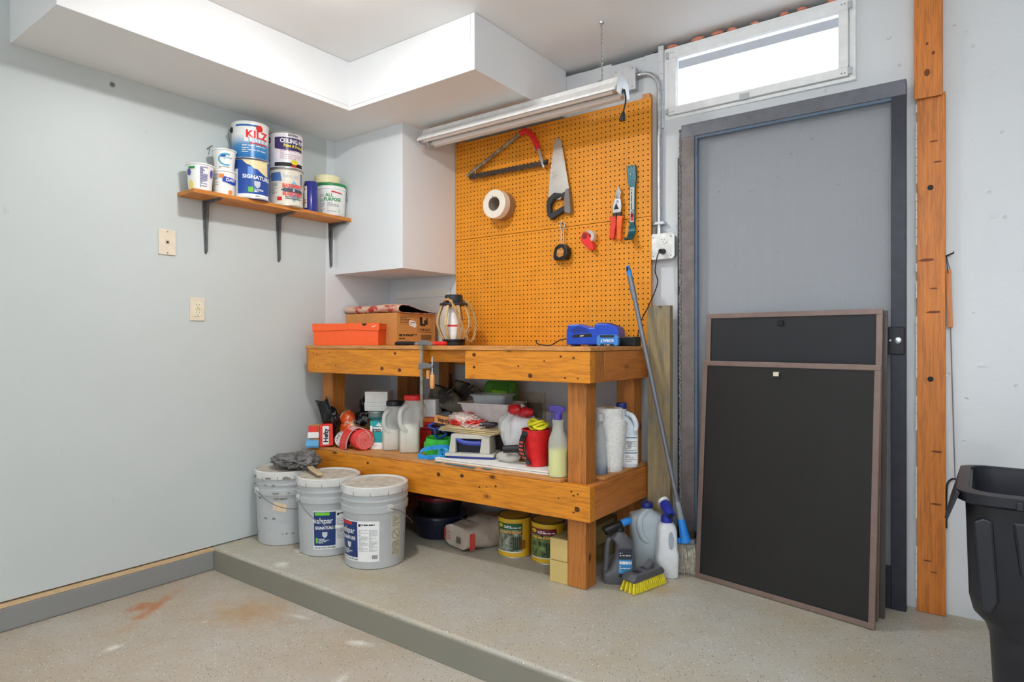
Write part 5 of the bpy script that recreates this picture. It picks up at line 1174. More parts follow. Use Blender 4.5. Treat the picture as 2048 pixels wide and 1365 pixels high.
# cardboard box the wrappers stand in
cb = thing('open_carton', 'small open cardboard box holding wrappers behind the red roll', 'box', (-2.85, 2.3, ZL))
MB().box(-.06, .045, .0, .12, 0, .004).box(-.06, -.056, 0, .12, 0, .115).box(.041, .045, 0, .12, 0, .115).box(-.06, .045, .116, .12, 0, .115).box(-.06, -.03, 0, .004, 0, .115).build('carton', M_CARDIN, cb, bevel=.001)
def rollobj(name, label, c, ax, r, L, m, core=M_CARDIN):
    t_ = thing(name, label, 'roll', (c[0], c[1], c[2] - r)); ax = Vector(ax).normalized(); mb = MB(); c_ = Vector(c)
    mb.tube([c_ - ax * L / 2, c_ - ax * (L / 2 - .004), c_ + ax * L / 2], [r * .94, r, r], 24).build('wound_bags', m, t_, smooth=40, world=True)
    u_ = ax.cross(Vector((0, 0, 1))).normalized(); w_ = u_.cross(ax)
    sp = MB(); N = 70; pts = []
    for k in range(N): a = k * .55; rr = r * (.10 + .8 * k / N); pts.append(c_ - ax * (L / 2 + .0006) + (u_ * cos(a) + w_ * sin(a)) * rr)
    sp.tube(pts, .0016, 4).build('winding', mat('pink_winding', (232, 150, 146), .5), t_, world=True); return t_
tocv = lambda p: Vector((-p[0], -p[1], 0)).normalized()
rc = (-2.835, 2.300, .5)
t = NT('speckled_film'); v = t.coords(); vo = t.n('ShaderNodeTexVoronoi'); vo.inputs['Scale'].default_value = 130; t.l(v, vo.inputs['Vector'])
t.l(t.ramp(vo.outputs['Distance'], [(.28, lin((40, 34, 36))), (.40, lin((220, 214, 210)))]), t.b.inputs['Base Color'])
o = MB().tube([Vector((-2.805, 2.225, .502)), Vector((-2.87, 2.285, .502))], .037, 20).build('speckled_roll', t.m, smooth=40)
o['label'] = 'black and white speckled roll end beside the red roll'; o['category'] = 'roll'
# red plastic roll
p = (-2.690, 2.262, ZL + .062)
rr_ = rollobj('red_bag_roll', 'roll of red plastic film lying end on at the shelf front', (-2.682, 2.262, ZL + .056), (-.95, .31, 0), .056, .08, mat('red_film', (214, 62, 58), .35, var=.1))
pts = [(-2.725 + .07 * cos(a) * .62, 2.232 + .07 * cos(a) * .5 , ZL + .002 + .105 * sin(a)) for a in [radians(180 - 12 * k) for k in range(12)]]
MB().strip(pts, (-.95, .31, 0), .07, .004).build('loose_sheet', mat('red_film', (214, 62, 58), .35, var=.1), rr_, world=True, smooth=60)
pts = [(-2.70 + .075 * cos(a) * .75, 2.245 + .075 * cos(a) * .6, ZL + .002 + .118 * sin(a)) for a in [radians(178 - 12 * k) for k in range(13)]]
MB().strip(pts, (-.95, .31, 0), .07, .003).build('pink_sheet', mat('pale_pink_film', (206, 160, 158), .4), rr_, world=True, smooth=60)
# teal printed box
tb = thing('teal_box', 'torn teal and white box with a corner of lettering, behind the red roll', 'box', (-2.70, 2.33, ZL))
tb0 = (-2.795, -2.612, 2.335, 2.50)
M_TEALC = mat('teal_card', (26, 148, 152), .5)
MB().prism([(-2.612, 2.315), (-2.64, 2.318), (-2.80, 2.40), (-2.80, 2.47), (-2.60, 2.47)], ZL + .150, ZL + .154).build('top_flap', M_TEALC, tb, world=True)
a0, a1 = Vector((-2.655, 2.296, 0)), Vector((-2.585, 2.345, 0)); ux = (a1 - a0).normalized(); nn = Vector((ux.y, -ux.x, 0))
MB().hexa([tuple(a0 + Vector((0, 0, ZL))), tuple(a1 + Vector((0, 0, ZL))), tuple(a1 - nn * .06 + Vector((0, 0, ZL))), tuple(a0 - nn * .004 + Vector((0, 0, ZL))), tuple(a0 + Vector((0, 0, ZL + .152))), tuple(a1 + Vector((0, 0, ZL + .15))), tuple(a1 - nn * .06 + Vector((0, 0, ZL + .15))), tuple(a0 - nn * .004 + Vector((0, 0, ZL + .152)))]).build('front_panel', M_TEALC, tb, world=True)
L_ = tb['_loc']; ff = flatmap(tuple(a0 + nn * .0012 - Vector((L_[0], L_[1], 0))), tuple(ux), (0, 0, 1), 0)
patch(tb, 'white_band', ff, 0, .08, 0, .035, M_PAPER, 2); patch(tb, 'white_strip', ff, .0, .012, .035, .125, M_PAPER, 2); patch(tb, 'name_band', ff, .014, .07, .095, .118, M_PAPER, 2)
text(tb, 'mo', .034, lambda x, y: ff(x + .036, y + .105 + .0), M_INK, .04); text(tb, '40', .018, lambda x, y: ff(x + .03, y + .018), mat('soft_green_print', (120, 176, 120), .5), .0)
patch(tb, 'leaf_print', ff, 0, 0, 0, 0, mat('pale_teal_print', (206, 222, 210), .5), shape=[(.03, .125), (.05, .148), (.052, .135), (.062, .142), (.058, .128), (.07, .13), (.06, .12)])
MB().box(-2.80, -2.797, 2.39, 2.46, ZL, ZL + .15).box(-2.80, -2.62, 2.455, 2.458, ZL, ZL + .15).build('cardboard_side', M_CARDIN, tb, world=True)
# stack of small white boxes on a grey green tin
tin = thing('grey_tin', 'round grey green tin under the stack of white boxes', 'tin', (-2.745, 2.43, ZL + .1545))
LATHE([(.05, 0), (.052, .002), (.052, .036), (.05, .038), (.001, .038)], 28).build('body', mat('grey_green_tin', (120, 134, 128), .4), tin, smooth=40)
LATHE([(.0525, .028), (.0525, .033)], 28).build('rib', M_GALV, tin)
z = ZL + .193
for k, (h_, dx, rz_) in enumerate(((.026, -.004, .02), (.022, -.006, .05), (.060, .0, .0))):
    lb_ = ('lowest flat white card box in the small stack over the grey tin', 'thin white card box in the middle of the small stack', 'tallest white card box on top of the small stack')[k]
    p = (-2.735 + dx, 2.43, z); s_ = thing('white_box', lb_, 'box', p, face(p) - .32 + rz_, 'small white boxes stacked on the tin')
    BOX(-.065, .065, -.05, .06, .0, h_ - .001).build('carton', mat('white_card', (222, 220, 214), .7, var=.03), s_, bevel=.001)
    BOX(-.0655, .0655, -.0505, .0605, h_ - .009, h_ - .0005).build('lid', mat('white_card_lid', (228, 226, 220), .7, var=.03), s_, bevel=.001); z += h_
# foil wrapper left of it
wr = MB().blob((-2.885, 2.47, ZL + .20), (.04, .03, .055), .45, 4, 6, 3, ridge=True).blob((-2.86, 2.45, ZL + .15), (.035, .03, .03), .4, 4, 2, 3)
obj1(wr, 'foil_wrapper', M_BSF, 'crumpled dark foil wrapper with pale edges left of the white boxes', 'wrapper')
obj1(MB().blob((-2.84, 2.38, .59), (.045, .035, .04), .3, 3, 7, 3, ridge=True), 'dark_wrapper', M_BSF, 'black and silver rounded wrapper above the cardboard box', 'wrapper')
# two clear jugs
M_JUG = clear('milky_plastic', (222, 222, 216), .42, .25); M_POW = mat('white_powder', (226, 222, 212), .8, var=.03)
def jug(label, p, lidm, rz, sc=1., fill=.15):
    j = thing('plastic_jug', label, 'jug', p, face(p) + rz, 'clear plastic jugs of white powder')
    secs = [(0, .050, .062, 0, 0, 5), (.006, .055, .068, 0, 0, 5), (.115, .055, .068, 0, 0, 5), (.145, .057, .068, .003, 0, 4), (.175, .066, .066, .014, 0, 3.2), (.215, .07, .064, .02, 0, 3), (.24, .063, .06, .022, 0, 2.6), (.258, .05, .05, .024, 0, 2.2), (.268, .048, .048, .024, 0, 2), (.276, .048, .048, .024, 0, 2)]
    secs = [tuple(x * sc if i < 5 else x for i, x in enumerate(s)) for s in secs]
    MB().loft(secs, 40).build('shell', M_JUG, j, smooth=50)
    fs_ = [(z_ + .003, rx - .004, ry - .004, ox, oy, pw) for z_, rx, ry, ox, oy, pw in secs if z_ < fill * sc]; l_ = fs_[-1]; fs_.append((fill * sc, *l_[1:]))
    MB().loft(fs_, 32).build('powder', M_POW, j, smooth=50)
    MB().lathe([(.052 * sc, .0), (.053 * sc, .003), (.053 * sc, .022), (.050 * sc, .026), (.001, .026)], 28, c=(.024 * sc, 0, .272 * sc)).build('lid', lidm, j, smooth=40)
    MB().tube(smoothpath([tuple(x * sc for x in q) for q in ((.01, -.03, .25), (-.02, -.056, .243), (-.044, -.066, .222), (-.05, -.070, .18), (-.043, -.072, .145), (-.025, -.066, .122), (.0, -.045, .108))], 5), .013 * sc, 10).build('handle', M_JUG, j, smooth=60)
    return j
jug('clear plastic jug with a red lid, half full of white powder', (-2.432, 2.372, ZL), M_REDP, 0., 1.0, .15)
jug('smaller clear plastic jug with a black lid beside the red lidded jug', (-2.565, 2.362, ZL), M_BLK, .1, .86, .13)
# red and white detergent box behind, stack of red things
t_ = thing('red_carton', 'red carton with a white top and dark print behind the red lidded jug', 'box', (-2.445, 2.535, ZL), .35)
BOX(-.07, .055, -.045, .045, 0, .17).build('carton', MC['red_card'], t_, bevel=.003); BOX(-.0705, .0555, -.0455, .0455, .17, .265).build('white_top', M_PAPER, t_, bevel=.003)
for k, (z0_, m_) in enumerate(((.145, mat('orange_print', (232, 130, 50), .5)), (.12, M_INK), (.10, M_INK))): BOX(-.05, .056, -.047, -.045, z0_, z0_ + (.02 if k == 0 else .004)).build('printed_band', m_, t_)
# pair of dark sneakers
t = NT('dark_sneaker'); v = t.coords(); c_ = t.mix(t.ramp(t.noise(v, 13, 4), [(.45, (0, 0, 0)), (.62, (1, 1, 1))]), lin((58, 54, 50)), lin((122, 114, 98))); t.l(c_, t.b.inputs['Base Color']); t.ss('Roughness', .85); t.bump(t.noise(v, 90, 3), .4, .003); M_SNK = t.m
def shoe(label, p, rz, tilt):
    s_ = thing('sneaker', label, 'shoe', p, rz, 'dark worn sneakers')
    M = Matrix.Rotation(tilt, 4, 'Y')
    outl = [(-.13, .03), (-.10, .042), (-.02, .04), (.06, .048), (.11, .042), (.138, .02), (.14, 0), (.13, -.03), (.09, -.044), (0, -.038), (-.1, -.04), (-.13, -.028)]
    mb = MB(); n = len(outl); vs = []
    lv = [(0, 1.0, 0), (.022, 1.02, 0)]
    mb.prism(outl, 0, .022, lambda p_, q_, h: tuple(M @ Vector((p_, q_, h)))); mb.build('sole', mat('sneaker_sole', (104, 98, 86), .8, var=.2), s_, bevel=.004)
    secs = [(.0, .0)]
    up = MB(); K = 16; prof = [(-.128, .028, .085), (-.10, .036, .105), (-.05, .036, .10), (.0, .036, .082), (.05, .040, .062), (.09, .040, .05), (.12, .03, .042), (.136, .012, .03)]
    for i, (x_, hw, h_) in enumerate(prof):
        for k in range(K): a = pi * k / (K - 1); vs.append(tuple(M @ Vector((x_, hw * cos(a) * (1 - .25 * sin(a) ** 3), .02 + (min(h_ * sin(a) ** .8, .082) if x_ < -.03 else h_ * sin(a) ** .8)))))
    fs = [(i * K + k, (i + 1) * K + k, (i + 1) * K + k + 1, i * K + k + 1) for i in range(len(prof) - 1) for k in range(K - 1)] + [tuple(range(K)), tuple((len(prof) - 1) * K + k for k in range(K))[::-1]]
    up.add(vs, fs).build('upper', M_SNK, s_, smooth=60)
    MB().add([tuple(M @ Vector((-.082 + .034 * cos(a), .019 * sin(a), .1026))) for a in [2 * pi * k / 16 for k in range(16)]], [tuple(range(16))]).build('opening', M_INK, s_)
    for k in range(4):
        x_ = -.02 + k * .022; MB().tube([tuple(M @ Vector(q)) for q in ((x_, -.028, .09 - k * .012), (x_ + .006, 0, .108 - k * .012), (x_, .028, .09 - k * .012))], .003, 6).build('lace', mat('grey_lace', (140, 138, 132), .8), s_, smooth=60)
    return s_
shoe('worn dark sneaker lying tilted on the cartons behind the red lidded jug, nearer one', (-2.36, 2.60, ZL + .21), radians(12), .28)
shoe('worn dark sneaker lying behind the nearer sneaker, toe to the right', (-2.30, 2.72, ZL + .235), radians(8), .22)
sup = MB().box(-2.52, -2.22, 2.61, 2.80, ZL, ZL + .19).build('dark_box', mat('dark_box_card', (40, 40, 44), .8), bevel=.003); sup['label'] = 'dark carton carrying the sneakers at the back of the shelf'; sup['category'] = 'box'
bk = MB().box(-2.562, -2.538, 2.81, 2.822, ZL, .845).build('black_bar', M_BLK, bevel=.001); bk['label'] = 'flat black bar standing against the back wall under the bench'; bk['category'] = 'bar'
# coiled green and blue straps
M_GST = mat('green_webbing', (54, 168, 58), .7, bump=.2, scale=120); M_BST = mat('blue_webbing', (34, 128, 190), .7, bump=.2, scale=120)
gs = thing('green_strap', 'coil of bright green webbing strap at the shelf front', 'strap', (-2.25, 2.38, ZL))
sp = []
for k in range(90): a = k * .28; r_ = .095 - .0007 * k; sp.append((-2.225 + r_ * 1.05 * cos(a), 2.375 + r_ * .62 * sin(a), ZL + .030 + .006 * sin(a * .5)))
MB().strip(sp, (0.02, 0.05, 1), .056, .0028).build('coil', M_GST, gs, world=True, smooth=60)
sp = [(q[0] * 1 + .008 * sin(k * .2), q[1] + .01, q[2] + .042 + .006 * sin(k * .3)) for k, q in enumerate(sp[:50])]
MB().strip(sp, (0.1, 0.25, 1), .030, .0026).build('upper_coil', M_GST, gs, world=True, smooth=60)
bs_ = thing('blue_strap', 'blue webbing strap looped in front of the green coil', 'strap', (-2.16, 2.28, ZL))
pth = smoothpath([(-2.10, 2.345, ZL + .055), (-2.16, 2.30, ZL + .058), (-2.225, 2.268, ZL + .045), (-2.25, 2.258, ZL + .022), (-2.225, 2.256, ZL + .008), (-2.17, 2.275, ZL + .012), (-2.10, 2.305, ZL + .018)], 6)
MB().strip(pth, (.35, .35, .85), .026, .0028).build('loop', M_BST, bs_, world=True, smooth=60)
pts = [(-2.115 + .028 * cos(a) * (1 - .02 * k), 2.292, ZL + .034 + .028 * sin(a) * (1 - .02 * k)) for k, a in [(k, k * .4) for k in range(40)]]
MB().strip(pts, (-.1, 1, 0), .026, .0022).build('rolled_end', mat('pale_blue_webbing', (64, 164, 214), .7), bs_, world=True, smooth=60)
bz = thing('dark_blue_cords', 'heap of shiny dark blue cord and buckles above the green strap', 'cord', (-2.2, 2.43, ZL + .08))
rnd = random.Random(8)
for k in range(7):
    c_ = (-2.235 + rnd.uniform(-.06, .08), 2.43 + rnd.uniform(-.03, .05), ZL + .105 + rnd.uniform(-.01, .035)); ax = rnd.uniform(0, 3)
    pts = [(c_[0] + .045 * cos(a) * cos(ax), c_[1] + .04 * cos(a) * sin(ax), c_[2] + .022 * sin(a) + .008 * sin(2 * a)) for a in [2 * pi * i / 18 for i in range(18)]]
    MB().tube(pts, .0065, 8, True).build('cord_loop', mat('blue_cord', (36, 74, 158), .3) if k % 2 else mat('navy_cord', (22, 26, 52), .3), bz, world=True, smooth=60)
# grey plastic bag behind
gb = MB().blob((-2.27, 2.50, ZL + .16), (.075, .045, .04), .35, 4, 12, 3, ridge=True)
obj1(gb, 'grey_plastic_bag', mat('grey_film', (106, 110, 118), .25), 'crumpled grey plastic bag left of the white tub', 'plastic bag')
# white foam board lying flat
fb = thing('foam_board', 'thin white board lying flat under the scale and red cup', 'board', (-1.8, 2.36, ZL))
MB().prism([(-2.145, 2.262), (-1.515, 2.305), (-1.49, 2.40), (-2.10, 2.45)], ZL + .0003, ZL + .007).build('sheet', mat('white_foam', (224, 222, 216), .6), fb, world=True)
MB().prism([(-2.145, 2.262), (-1.515, 2.305), (-1.49, 2.40), (-2.10, 2.45)], ZL + .0095, ZL + .016).build('sheet', mat('white_foam', (224, 222, 216), .6), fb, world=True)
MB().prism([(-2.13, 2.27), (-1.53, 2.31), (-1.5, 2.395), (-2.09, 2.44)], ZL + .007, ZL + .0095).build('core', mat('grey_core', (150, 148, 144), .8), fb, world=True)
for k, (xa, xb) in enumerate(((-2.11, -2.075), (-2.055, -1.87), (-1.84, -1.785))):
    o = MB().box(xa, xb, fy(xa) + .006 , fy(xa) + .03, ZL - .0002, ZL + .0008).build('tape_strip', mat('teal_tape', (44, 92, 104), .5)); o['label'] = ('short leftmost', 'long middle', 'short right')[k] + ' strip of teal tape stuck along the lower shelf edge'; o['category'] = 'tape'; o['group'] = 'teal tape strips'
ZB = ZL + .0163
# kitchen scale
p = (-2.005, 2.385, ZB); ks = thing('kitchen_scale', 'grey kitchen scale with a dark window and blue base', 'scale', p, face(p) - .28)
MB().prism([(-.115, .0), (.115, .0), (.115, .014), (-.115, .014)], -.06, .07, XZ).build('base', mat('cobalt_base', (52, 66, 150), .4), ks, bevel=.003)
mb = MB().hexa([(-.122, -.075, .012), (.122, -.075, .012), (.122, .08, .012), (-.122, .08, .012), (-.122, -.07, .026), (.122, -.07, .026), (.122, .08, .026), (-.122, .08, .026)])
mb.build('foot_plate', mat('light_grey_plastic', (176, 172, 162), .5), ks, bevel=.003)
for xa, xb, za, zb in ((-.105, -.07, .026, .11), (.05, .10, .026, .11)):
    MB().hexa([(xa, -.066, za), (xb, -.066, za), (xb, .06, za), (xa, .06, za), (xa + .008, -.05, zb), (xb - .004, -.05, zb), (xb - .004, .06, zb), (xa + .008, .06, zb)]).build('side_post', MC['light_grey_plastic'], ks, bevel=.003)
MB().hexa([(-.1, -.0535, .094), (.098, -.0535, .094), (.098, .06, .094), (-.1, .06, .094), (-.098, -.049, .114), (.096, -.049, .114), (.096, .06, .114), (-.098, .06, .114)]).build('top_bar', MC['light_grey_plastic'], ks, bevel=.003)
BOX(-.075, .055, -.035, .05, .026, .095).build('window_dark', mat('dark_glass', (28, 30, 44), .15), ks)
MB().tube(smoothpath([(-.07, -.045, .09), (-.03, -.047, .075), (.03, -.047, .072), (.052, -.045, .075)], 4), .012, 10).build('blue_dial', MC['cobalt_base'], ks, smooth=60)
# beige trays stacked on the scale
bt_ = thing('beige_tray_stack', 'thin beige plastic trays stacked on the scale', 'tray', (-2.02, 2.42, ZB + .115))
for k in range(3):
    R = Matrix.Rotation(.1 + .05 * k, 4, 'Z') @ Matrix.Rotation(.02, 4, 'Y'); z0_ = ZB + .1155 + k * .0085
    MB().add([tuple(Vector((-2.035 + .01 * k, 2.425, z0_)) + R @ Vector(q)) for q in [(-.16, -.075, 0), (.15, -.075, 0), (.15, .08, 0), (-.16, .08, 0), (-.165, -.08, .007), (.155, -.08, .007), (.155, .085, .007), (-.165, .085, .007)]], [(3, 2, 1, 0), (4, 5, 6, 7), (0, 1, 5, 4), (1, 2, 6, 5), (2, 3, 7, 6), (3, 0, 4, 7)]).build('tray', mat('beige_plastic', (206, 188, 146), .5), bt_, world=True, bevel=.002)
ZP = ZB + .147
p = (-2.215, 2.40, ZP); tg = thing('orange_tag', 'orange paper tag with black lettering left of the red checked bag', 'tag', p, face(p) - .3)
MB().hexa([(-.05, 0, .002), (.05, -.008, -.012), (.05, -.005, -.012), (-.05, .003, .002), (-.05, .008, .042), (.05, 0, .026), (.05, .003, .026), (-.05, .011, .042)]).build('card', mat('orange_paper', (222, 150, 84), .7), tg)
text(tg, 'lepoy', .03, flatmap((.004, -.002, .014), (1, -.08, -.15), (0, .2, 1), .004), M_INK, .02)
t = NT('red_check_film'); v = t.coords(); ck = t.n('ShaderNodeTexChecker'); ck.inputs['Scale'].default_value = 38; ck.inputs[1].default_value = lin((212, 44, 40)); ck.inputs[2].default_value = lin((226, 206, 196)); t.l(t.noise(v, 6, 2), ck.inputs['Vector'])
n_ = t.noise(v, 14, 2, .4); t.l(t.ramp(n_, [(.47, lin((212, 44, 40))), (.53, lin((226, 206, 196)))]), t.b.inputs['Base Color']); t.ss('Roughness', .35)
obj1(MB().blob((-2.105, 2.43, ZP + .02), (.075, .04, .032), .4, 5, 3, 4, ridge=True).blob((-2.02, 2.42, ZP + .008), (.065, .045, .02), .4, 5, 5, 4, ridge=True), 'red_checked_bag', t.m, 'crumpled red and white patterned bag on the beige trays', 'bag')
obj1(MB().tube([(-1.97, 2.395, ZP + .013), (-1.90, 2.425, ZP + .013)], .013, 14), 'dark_tube', mat('dark_tube_print', (40, 36, 44), .4), 'short dark tube lying on the beige trays beside the white bag', 'tube')
# white tub with clear container and green lid
tr = thing('white_tub', 'white plastic tub resting above the red checked bag', 'tub', (-2.055, 2.60, ZL + .17), .22)
def opentub(par, hx, hy, h, tp, th, m, lip, name='tub'):
    ringloft([(rrect(hx * tp, hy * tp, .02), 0), (rrect(hx, hy, .025), h - .006), (rrect(hx + lip, hy + lip, .028), h - .005), (rrect(hx + lip, hy + lip, .028), h), (rrect(hx - th, hy - th, .022), h), (rrect(hx * tp - th, hy * tp - th, .018), .004)]).add([(a, b, .004) for a, b in rrect(hx * tp - th, hy * tp - th, .018)], [tuple(range(24))]).add([(a, b, 0) for a, b in rrect(hx * tp, hy * tp, .02)], [tuple(range(24))[::-1]]).build(name, m, par, smooth=40)
opentub(tr, .145, .10, .095, .82, .003, mat('pinkish_white_plastic', (214, 204, 200), .45), .012)
sb_ = MB().box(-2.20, -1.92, 2.58, 2.72, ZL, ZL + .168).build('grey_box', mat('dull_grey_card', (120, 116, 112), .8), bevel=.002); sb_['label'] = 'dull grey box showing just beneath the white tub'; sb_['category'] = 'box'
cc = thing('clear_container', 'clear lidded food container sitting in the white tub', 'container', (-2.05, 2.60, ZL + .225), .2)
opentub(cc, .095, .07, .075, .86, .0015, clear('clear_ps', (206, 212, 216), .38, .1), .004, 'shell')
ringloft([(rrect(.103, .078, .02), .0745), (rrect(.105, .08, .02), .077), (rrect(.103, .078, .02), .082), (rrect(.06, .05, .02), .083)]).build('lid', clear('clear_ps', (206, 212, 216), .38, .1), cc, smooth=40)
obj1(MB().blob((-2.04, 2.60, ZL + .258), (.055, .04, .02), .35, 4, 2, 3, ridge=True), 'foil_contents', mat('grey_blue_film', (92, 106, 130), .35), 'dark grey blue film inside the clear container', 'film')
gl = thing('loose_container_cover', 'translucent green plastic lid leaning up behind the clear container', 'lid', (-2.09, 2.695, ZL + .27), .1)
Mg = Matrix.Rotation(-.35, 4, 'X')
MB().add([tuple(Mg @ Vector((a, h, b))) for h in (0, .012) for a, b in [(-.11, 0), (.11, 0), (.115, .02), (.10, .095), (.085, .105), (-.085, .105), (-.10, .095), (-.115, .02)]], [tuple(range(8))[::-1], tuple(range(8, 16))] + [(i, (i + 1) % 8, 8 + (i + 1) % 8, 8 + i) for i in range(8)]).build('lid', mat('green_plastic', (58, 110, 34), .35), gl, bevel=.004)
MB().add([tuple(Mg @ Vector((a, -.002, b))) for a, b in [(-.05, .02), (.045, .015), (.045, .045), (-.05, .05)]], [(0, 1, 2, 3)]).build('label', mat('lime_label', (120, 168, 36), .5), gl)
mb = MB()
for s in (-1, 1):
    for k in range(3): mb.add([tuple(Mg @ Vector((s * (.065 + .012 * k) + a, -.0015, b))) for a, b in ((0, .01), (.003, .01), (.003 - s * .006, .09), (-s * .006, .09))], [(0, 1, 2, 3)])
mb.build('rib_mark', mat('pale_green_edge', (108, 150, 78), .4), gl)
# white plastic bag with red print
pbg = thing('white_plastic_bag', 'white plastic shopping bag with red print standing by the red cup', 'plastic bag', (-1.80, 2.47, ZB))
bagm = MB(); vs = []; NU, NV = 72, 26
for j in range(NV + 1):
    v_ = j / NV; z_ = ZB + .04 + .225 * v_
    rx = (.062 + .045 * sin(pi * min(1, v_ * 1.1)) ** .8) * (1 - .93 * (max(0, v_ - .62) / .38) ** 1.6); ry = rx * .62
    for i in range(NU):
        a = 2 * pi * i / NU; f_ = 1 + .22 * noise.noise(Vector((cos(a) * 2.6, sin(a) * 2.6, v_ * 2.2))) + .10 * abs(noise.noise(Vector((cos(a) * 6, sin(a) * 6, v_ * 1.5)))) + .07 * sin(9 * a + 3 * v_) * v_
        vs.append((-1.795 + .035 * (v_ - .4) + rx * f_ * cos(a), 2.475 + ry * f_ * sin(a), z_ - .015 * cos(a) * (1 - v_)))
fs = [(j * NU + i, j * NU + (i + 1) % NU, (j + 1) * NU + (i + 1) % NU, (j + 1) * NU + i) for j in range(NV) for i in range(NU)] + [tuple(range(NU))[::-1], tuple(NV * NU + i for i in range(NU))]
bagm.add(vs, fs).build('bag', clear('white_film', (226, 224, 226), .86, .3), pbg, world=True, smooth=70)
pv = tocv((-1.8, 2.4)); pr_ = Vector((-pv.y, pv.x, 0))
for k, (dx_, dz_, rx_) in enumerate(((-.02, .255, .036), (.03, .24, .042))):
    c_ = Vector((-1.775, 2.45, ZB + dz_ - .01)) + pr_ * dx_ + pv * .045
    MB().blob(tuple(c_), (rx_, .03, .024), .3, 3, k, 3).build('red_printed_knot', mat('red_film_print', (176, 26, 34), .4, var=.2, scale=70), pbg, world=True, smooth=60)
for k in range(3): MB().tube([tuple(Vector((-1.75, 2.45, ZB + .11 - .008 * k)) + pr_ * x_ + pv * .072) for x_ in (-.01, .015, .04)], .0012, 5).build('red_line', M_REDINK, pbg, world=True)
obj1(MB().blob((-1.79, 2.385, ZB + .024), (.065, .045, .026), .22, 3.2, 9, 3, flat=-.024), 'clear_plastic_bag', clear('clear_film', (214, 210, 200), .6, .2), 'crumpled clear plastic bag at the foot of the white bag', 'plastic bag')
# red cup with black handle, yellow cord on it, spray bottle
p = (-1.635, 2.392, ZB); rc_ = thing('red_cup', 'tall red plastic cup with a black slotted handle', 'cup', p, face(p))
LATHE([(.045, 0), (.048, .003), (.055, .11), (.063, .125), (.066, .16), (.069, .162), (.069, .166), (.064, .166), (.05, .06), (.044, .006), (.001, .006)], 36).build('cup', mat('bright_red_cup', (206, 30, 34), .35), rc_, smooth=35)
hm = MB(); hpts = smoothpath([(-.052, -.035, .15), (-.066, -.04, .11), (-.062, -.038, .06), (-.03, -.05, .012)], 6)
MB().strip(hpts, (.6, -.8, .0), .036, .006).build('handle', M_BLK, rc_, bevel=.001)
for k in range(5):
    for s in (-1, 0, 1):
        q = hpts[6 + k * 2] + Vector((.6, -.8, 0)) * s * .010 + Vector((-.8, -.6, 0)) * .0035
        MB().box(q.x - .003, q.x + .003, q.y - .0012, q.y + .0012, q.z - .004, q.z + .004).build('handle_slot', mat('orange_glow_slot', (206, 80, 60), .5), rc_)
BOX(-.066, -.03, -.052, -.03, .138, .162).build('handle_clip', M_BLK, rc_, bevel=.003)
obj1(MB().tube([(-1.685, 2.362, ZB + .075), (-1.772, 2.325, ZB + .068)], .0175, 16), 'black_grip', mat('black_rubber', (28, 28, 30), .5, bump=.3), 'short black rubber grip sticking out beside the red cup', 'grip')
yc_ = thing('yellow_cord', 'tangle of bright yellow cord on top of the red cup', 'cord', (-1.63, 2.40, ZB + .166)); rnd = random.Random(14)
for k in range(6):
    c_ = (-1.625 + rnd.uniform(-.014, .014), 2.395 + rnd.uniform(-.014, .014), ZB + .173 + .005 * k); ax = rnd.uniform(0, 3)
    MB().tube([(c_[0] + .036 * cos(a), c_[1] + .03 * sin(a), c_[2] + .008 * sin(2 * a + ax)) for a in [2 * pi * i / 20 for i in range(20)]], .006, 7, True).build('cord_loop', mat('yellow_plastic', (222, 214, 40), .4), yc_, world=True, smooth=60)
p = (-1.468, 2.312, ZL); sp_ = thing('spray_bottle', 'spray bottle of pale yellow liquid with a purple trigger by the bench leg', 'spray bottle', p, face(p))
LATHE([(.038, 0), (.0415, .004), (.0415, .145), (.038, .165), (.026, .195), (.022, .225), (.025, .232), (.025, .245), (.001, .245)], 36).build('bottle', clear('frosted_hdpe', (226, 226, 212), .34, .35), sp_, smooth=40)
LATHE([(.036, .003), (.0398, .006), (.0398, .115), (.001, .115)], 32).build('liquid', mat('pale_yellow_liquid', (206, 208, 92), .3), sp_, smooth=40)
M_TRG = mat('violet_plastic', (66, 52, 138), .4)
LATHE([(.018, .243), (.018, .262), (.014, .268), (.001, .268)], 20).build('collar', M_TRG, sp_, smooth=40)
MB().prism([(-.040, .302), (-.036, .282), (-.012, .276), (-.010, .262), (.014, .262), (.016, .276), (.034, .288), (.026, .300), (-.005, .306)], -.010, .010, XZ).build('spray_head', M_TRG, sp_, bevel=.004)
MB().strip(smoothpath([(-.022, 0, .282), (-.03, 0, .262), (-.038, 0, .245)], 4), (0, 1, 0), .012, .005).build('trigger', M_TRG, sp_, bevel=.001)
# right bay: blue based bottle, paper towels, bleach
p = (-1.352, 2.475, ZL); bb_ = thing('clear_bottle', 'clear narrow bottle with a little blue liquid behind the bench leg', 'bottle', p)
LATHE([(.030, 0), (.033, .003), (.033, .06), (.030, .09), (.026, .12), (.028, .15), (.02, .19), (.013, .215), (.013, .235), (.001, .235)], 28).build('bottle', clear('clear_pet', (190, 200, 206), .35, .08), bb_, smooth=50)
LATHE([(.029, .002), (.032, .005), (.032, .03), (.001, .03)], 24).build('liquid', mat('deep_blue_liquid', (24, 66, 120), .2), bb_, smooth=40)
LATHE([(.017, .232), (.017, .256), (.015, .262), (.001, .262)], 20).build('cap', clear('milky_cap', (206, 210, 210), .75, .3), bb_, smooth=40)
p = (-1.357, 2.572, ZL); tw = thing('paper_towel_roll', 'white paper towel roll with a loose sheet standing behind the bench leg', 'paper towels', p, face(p))
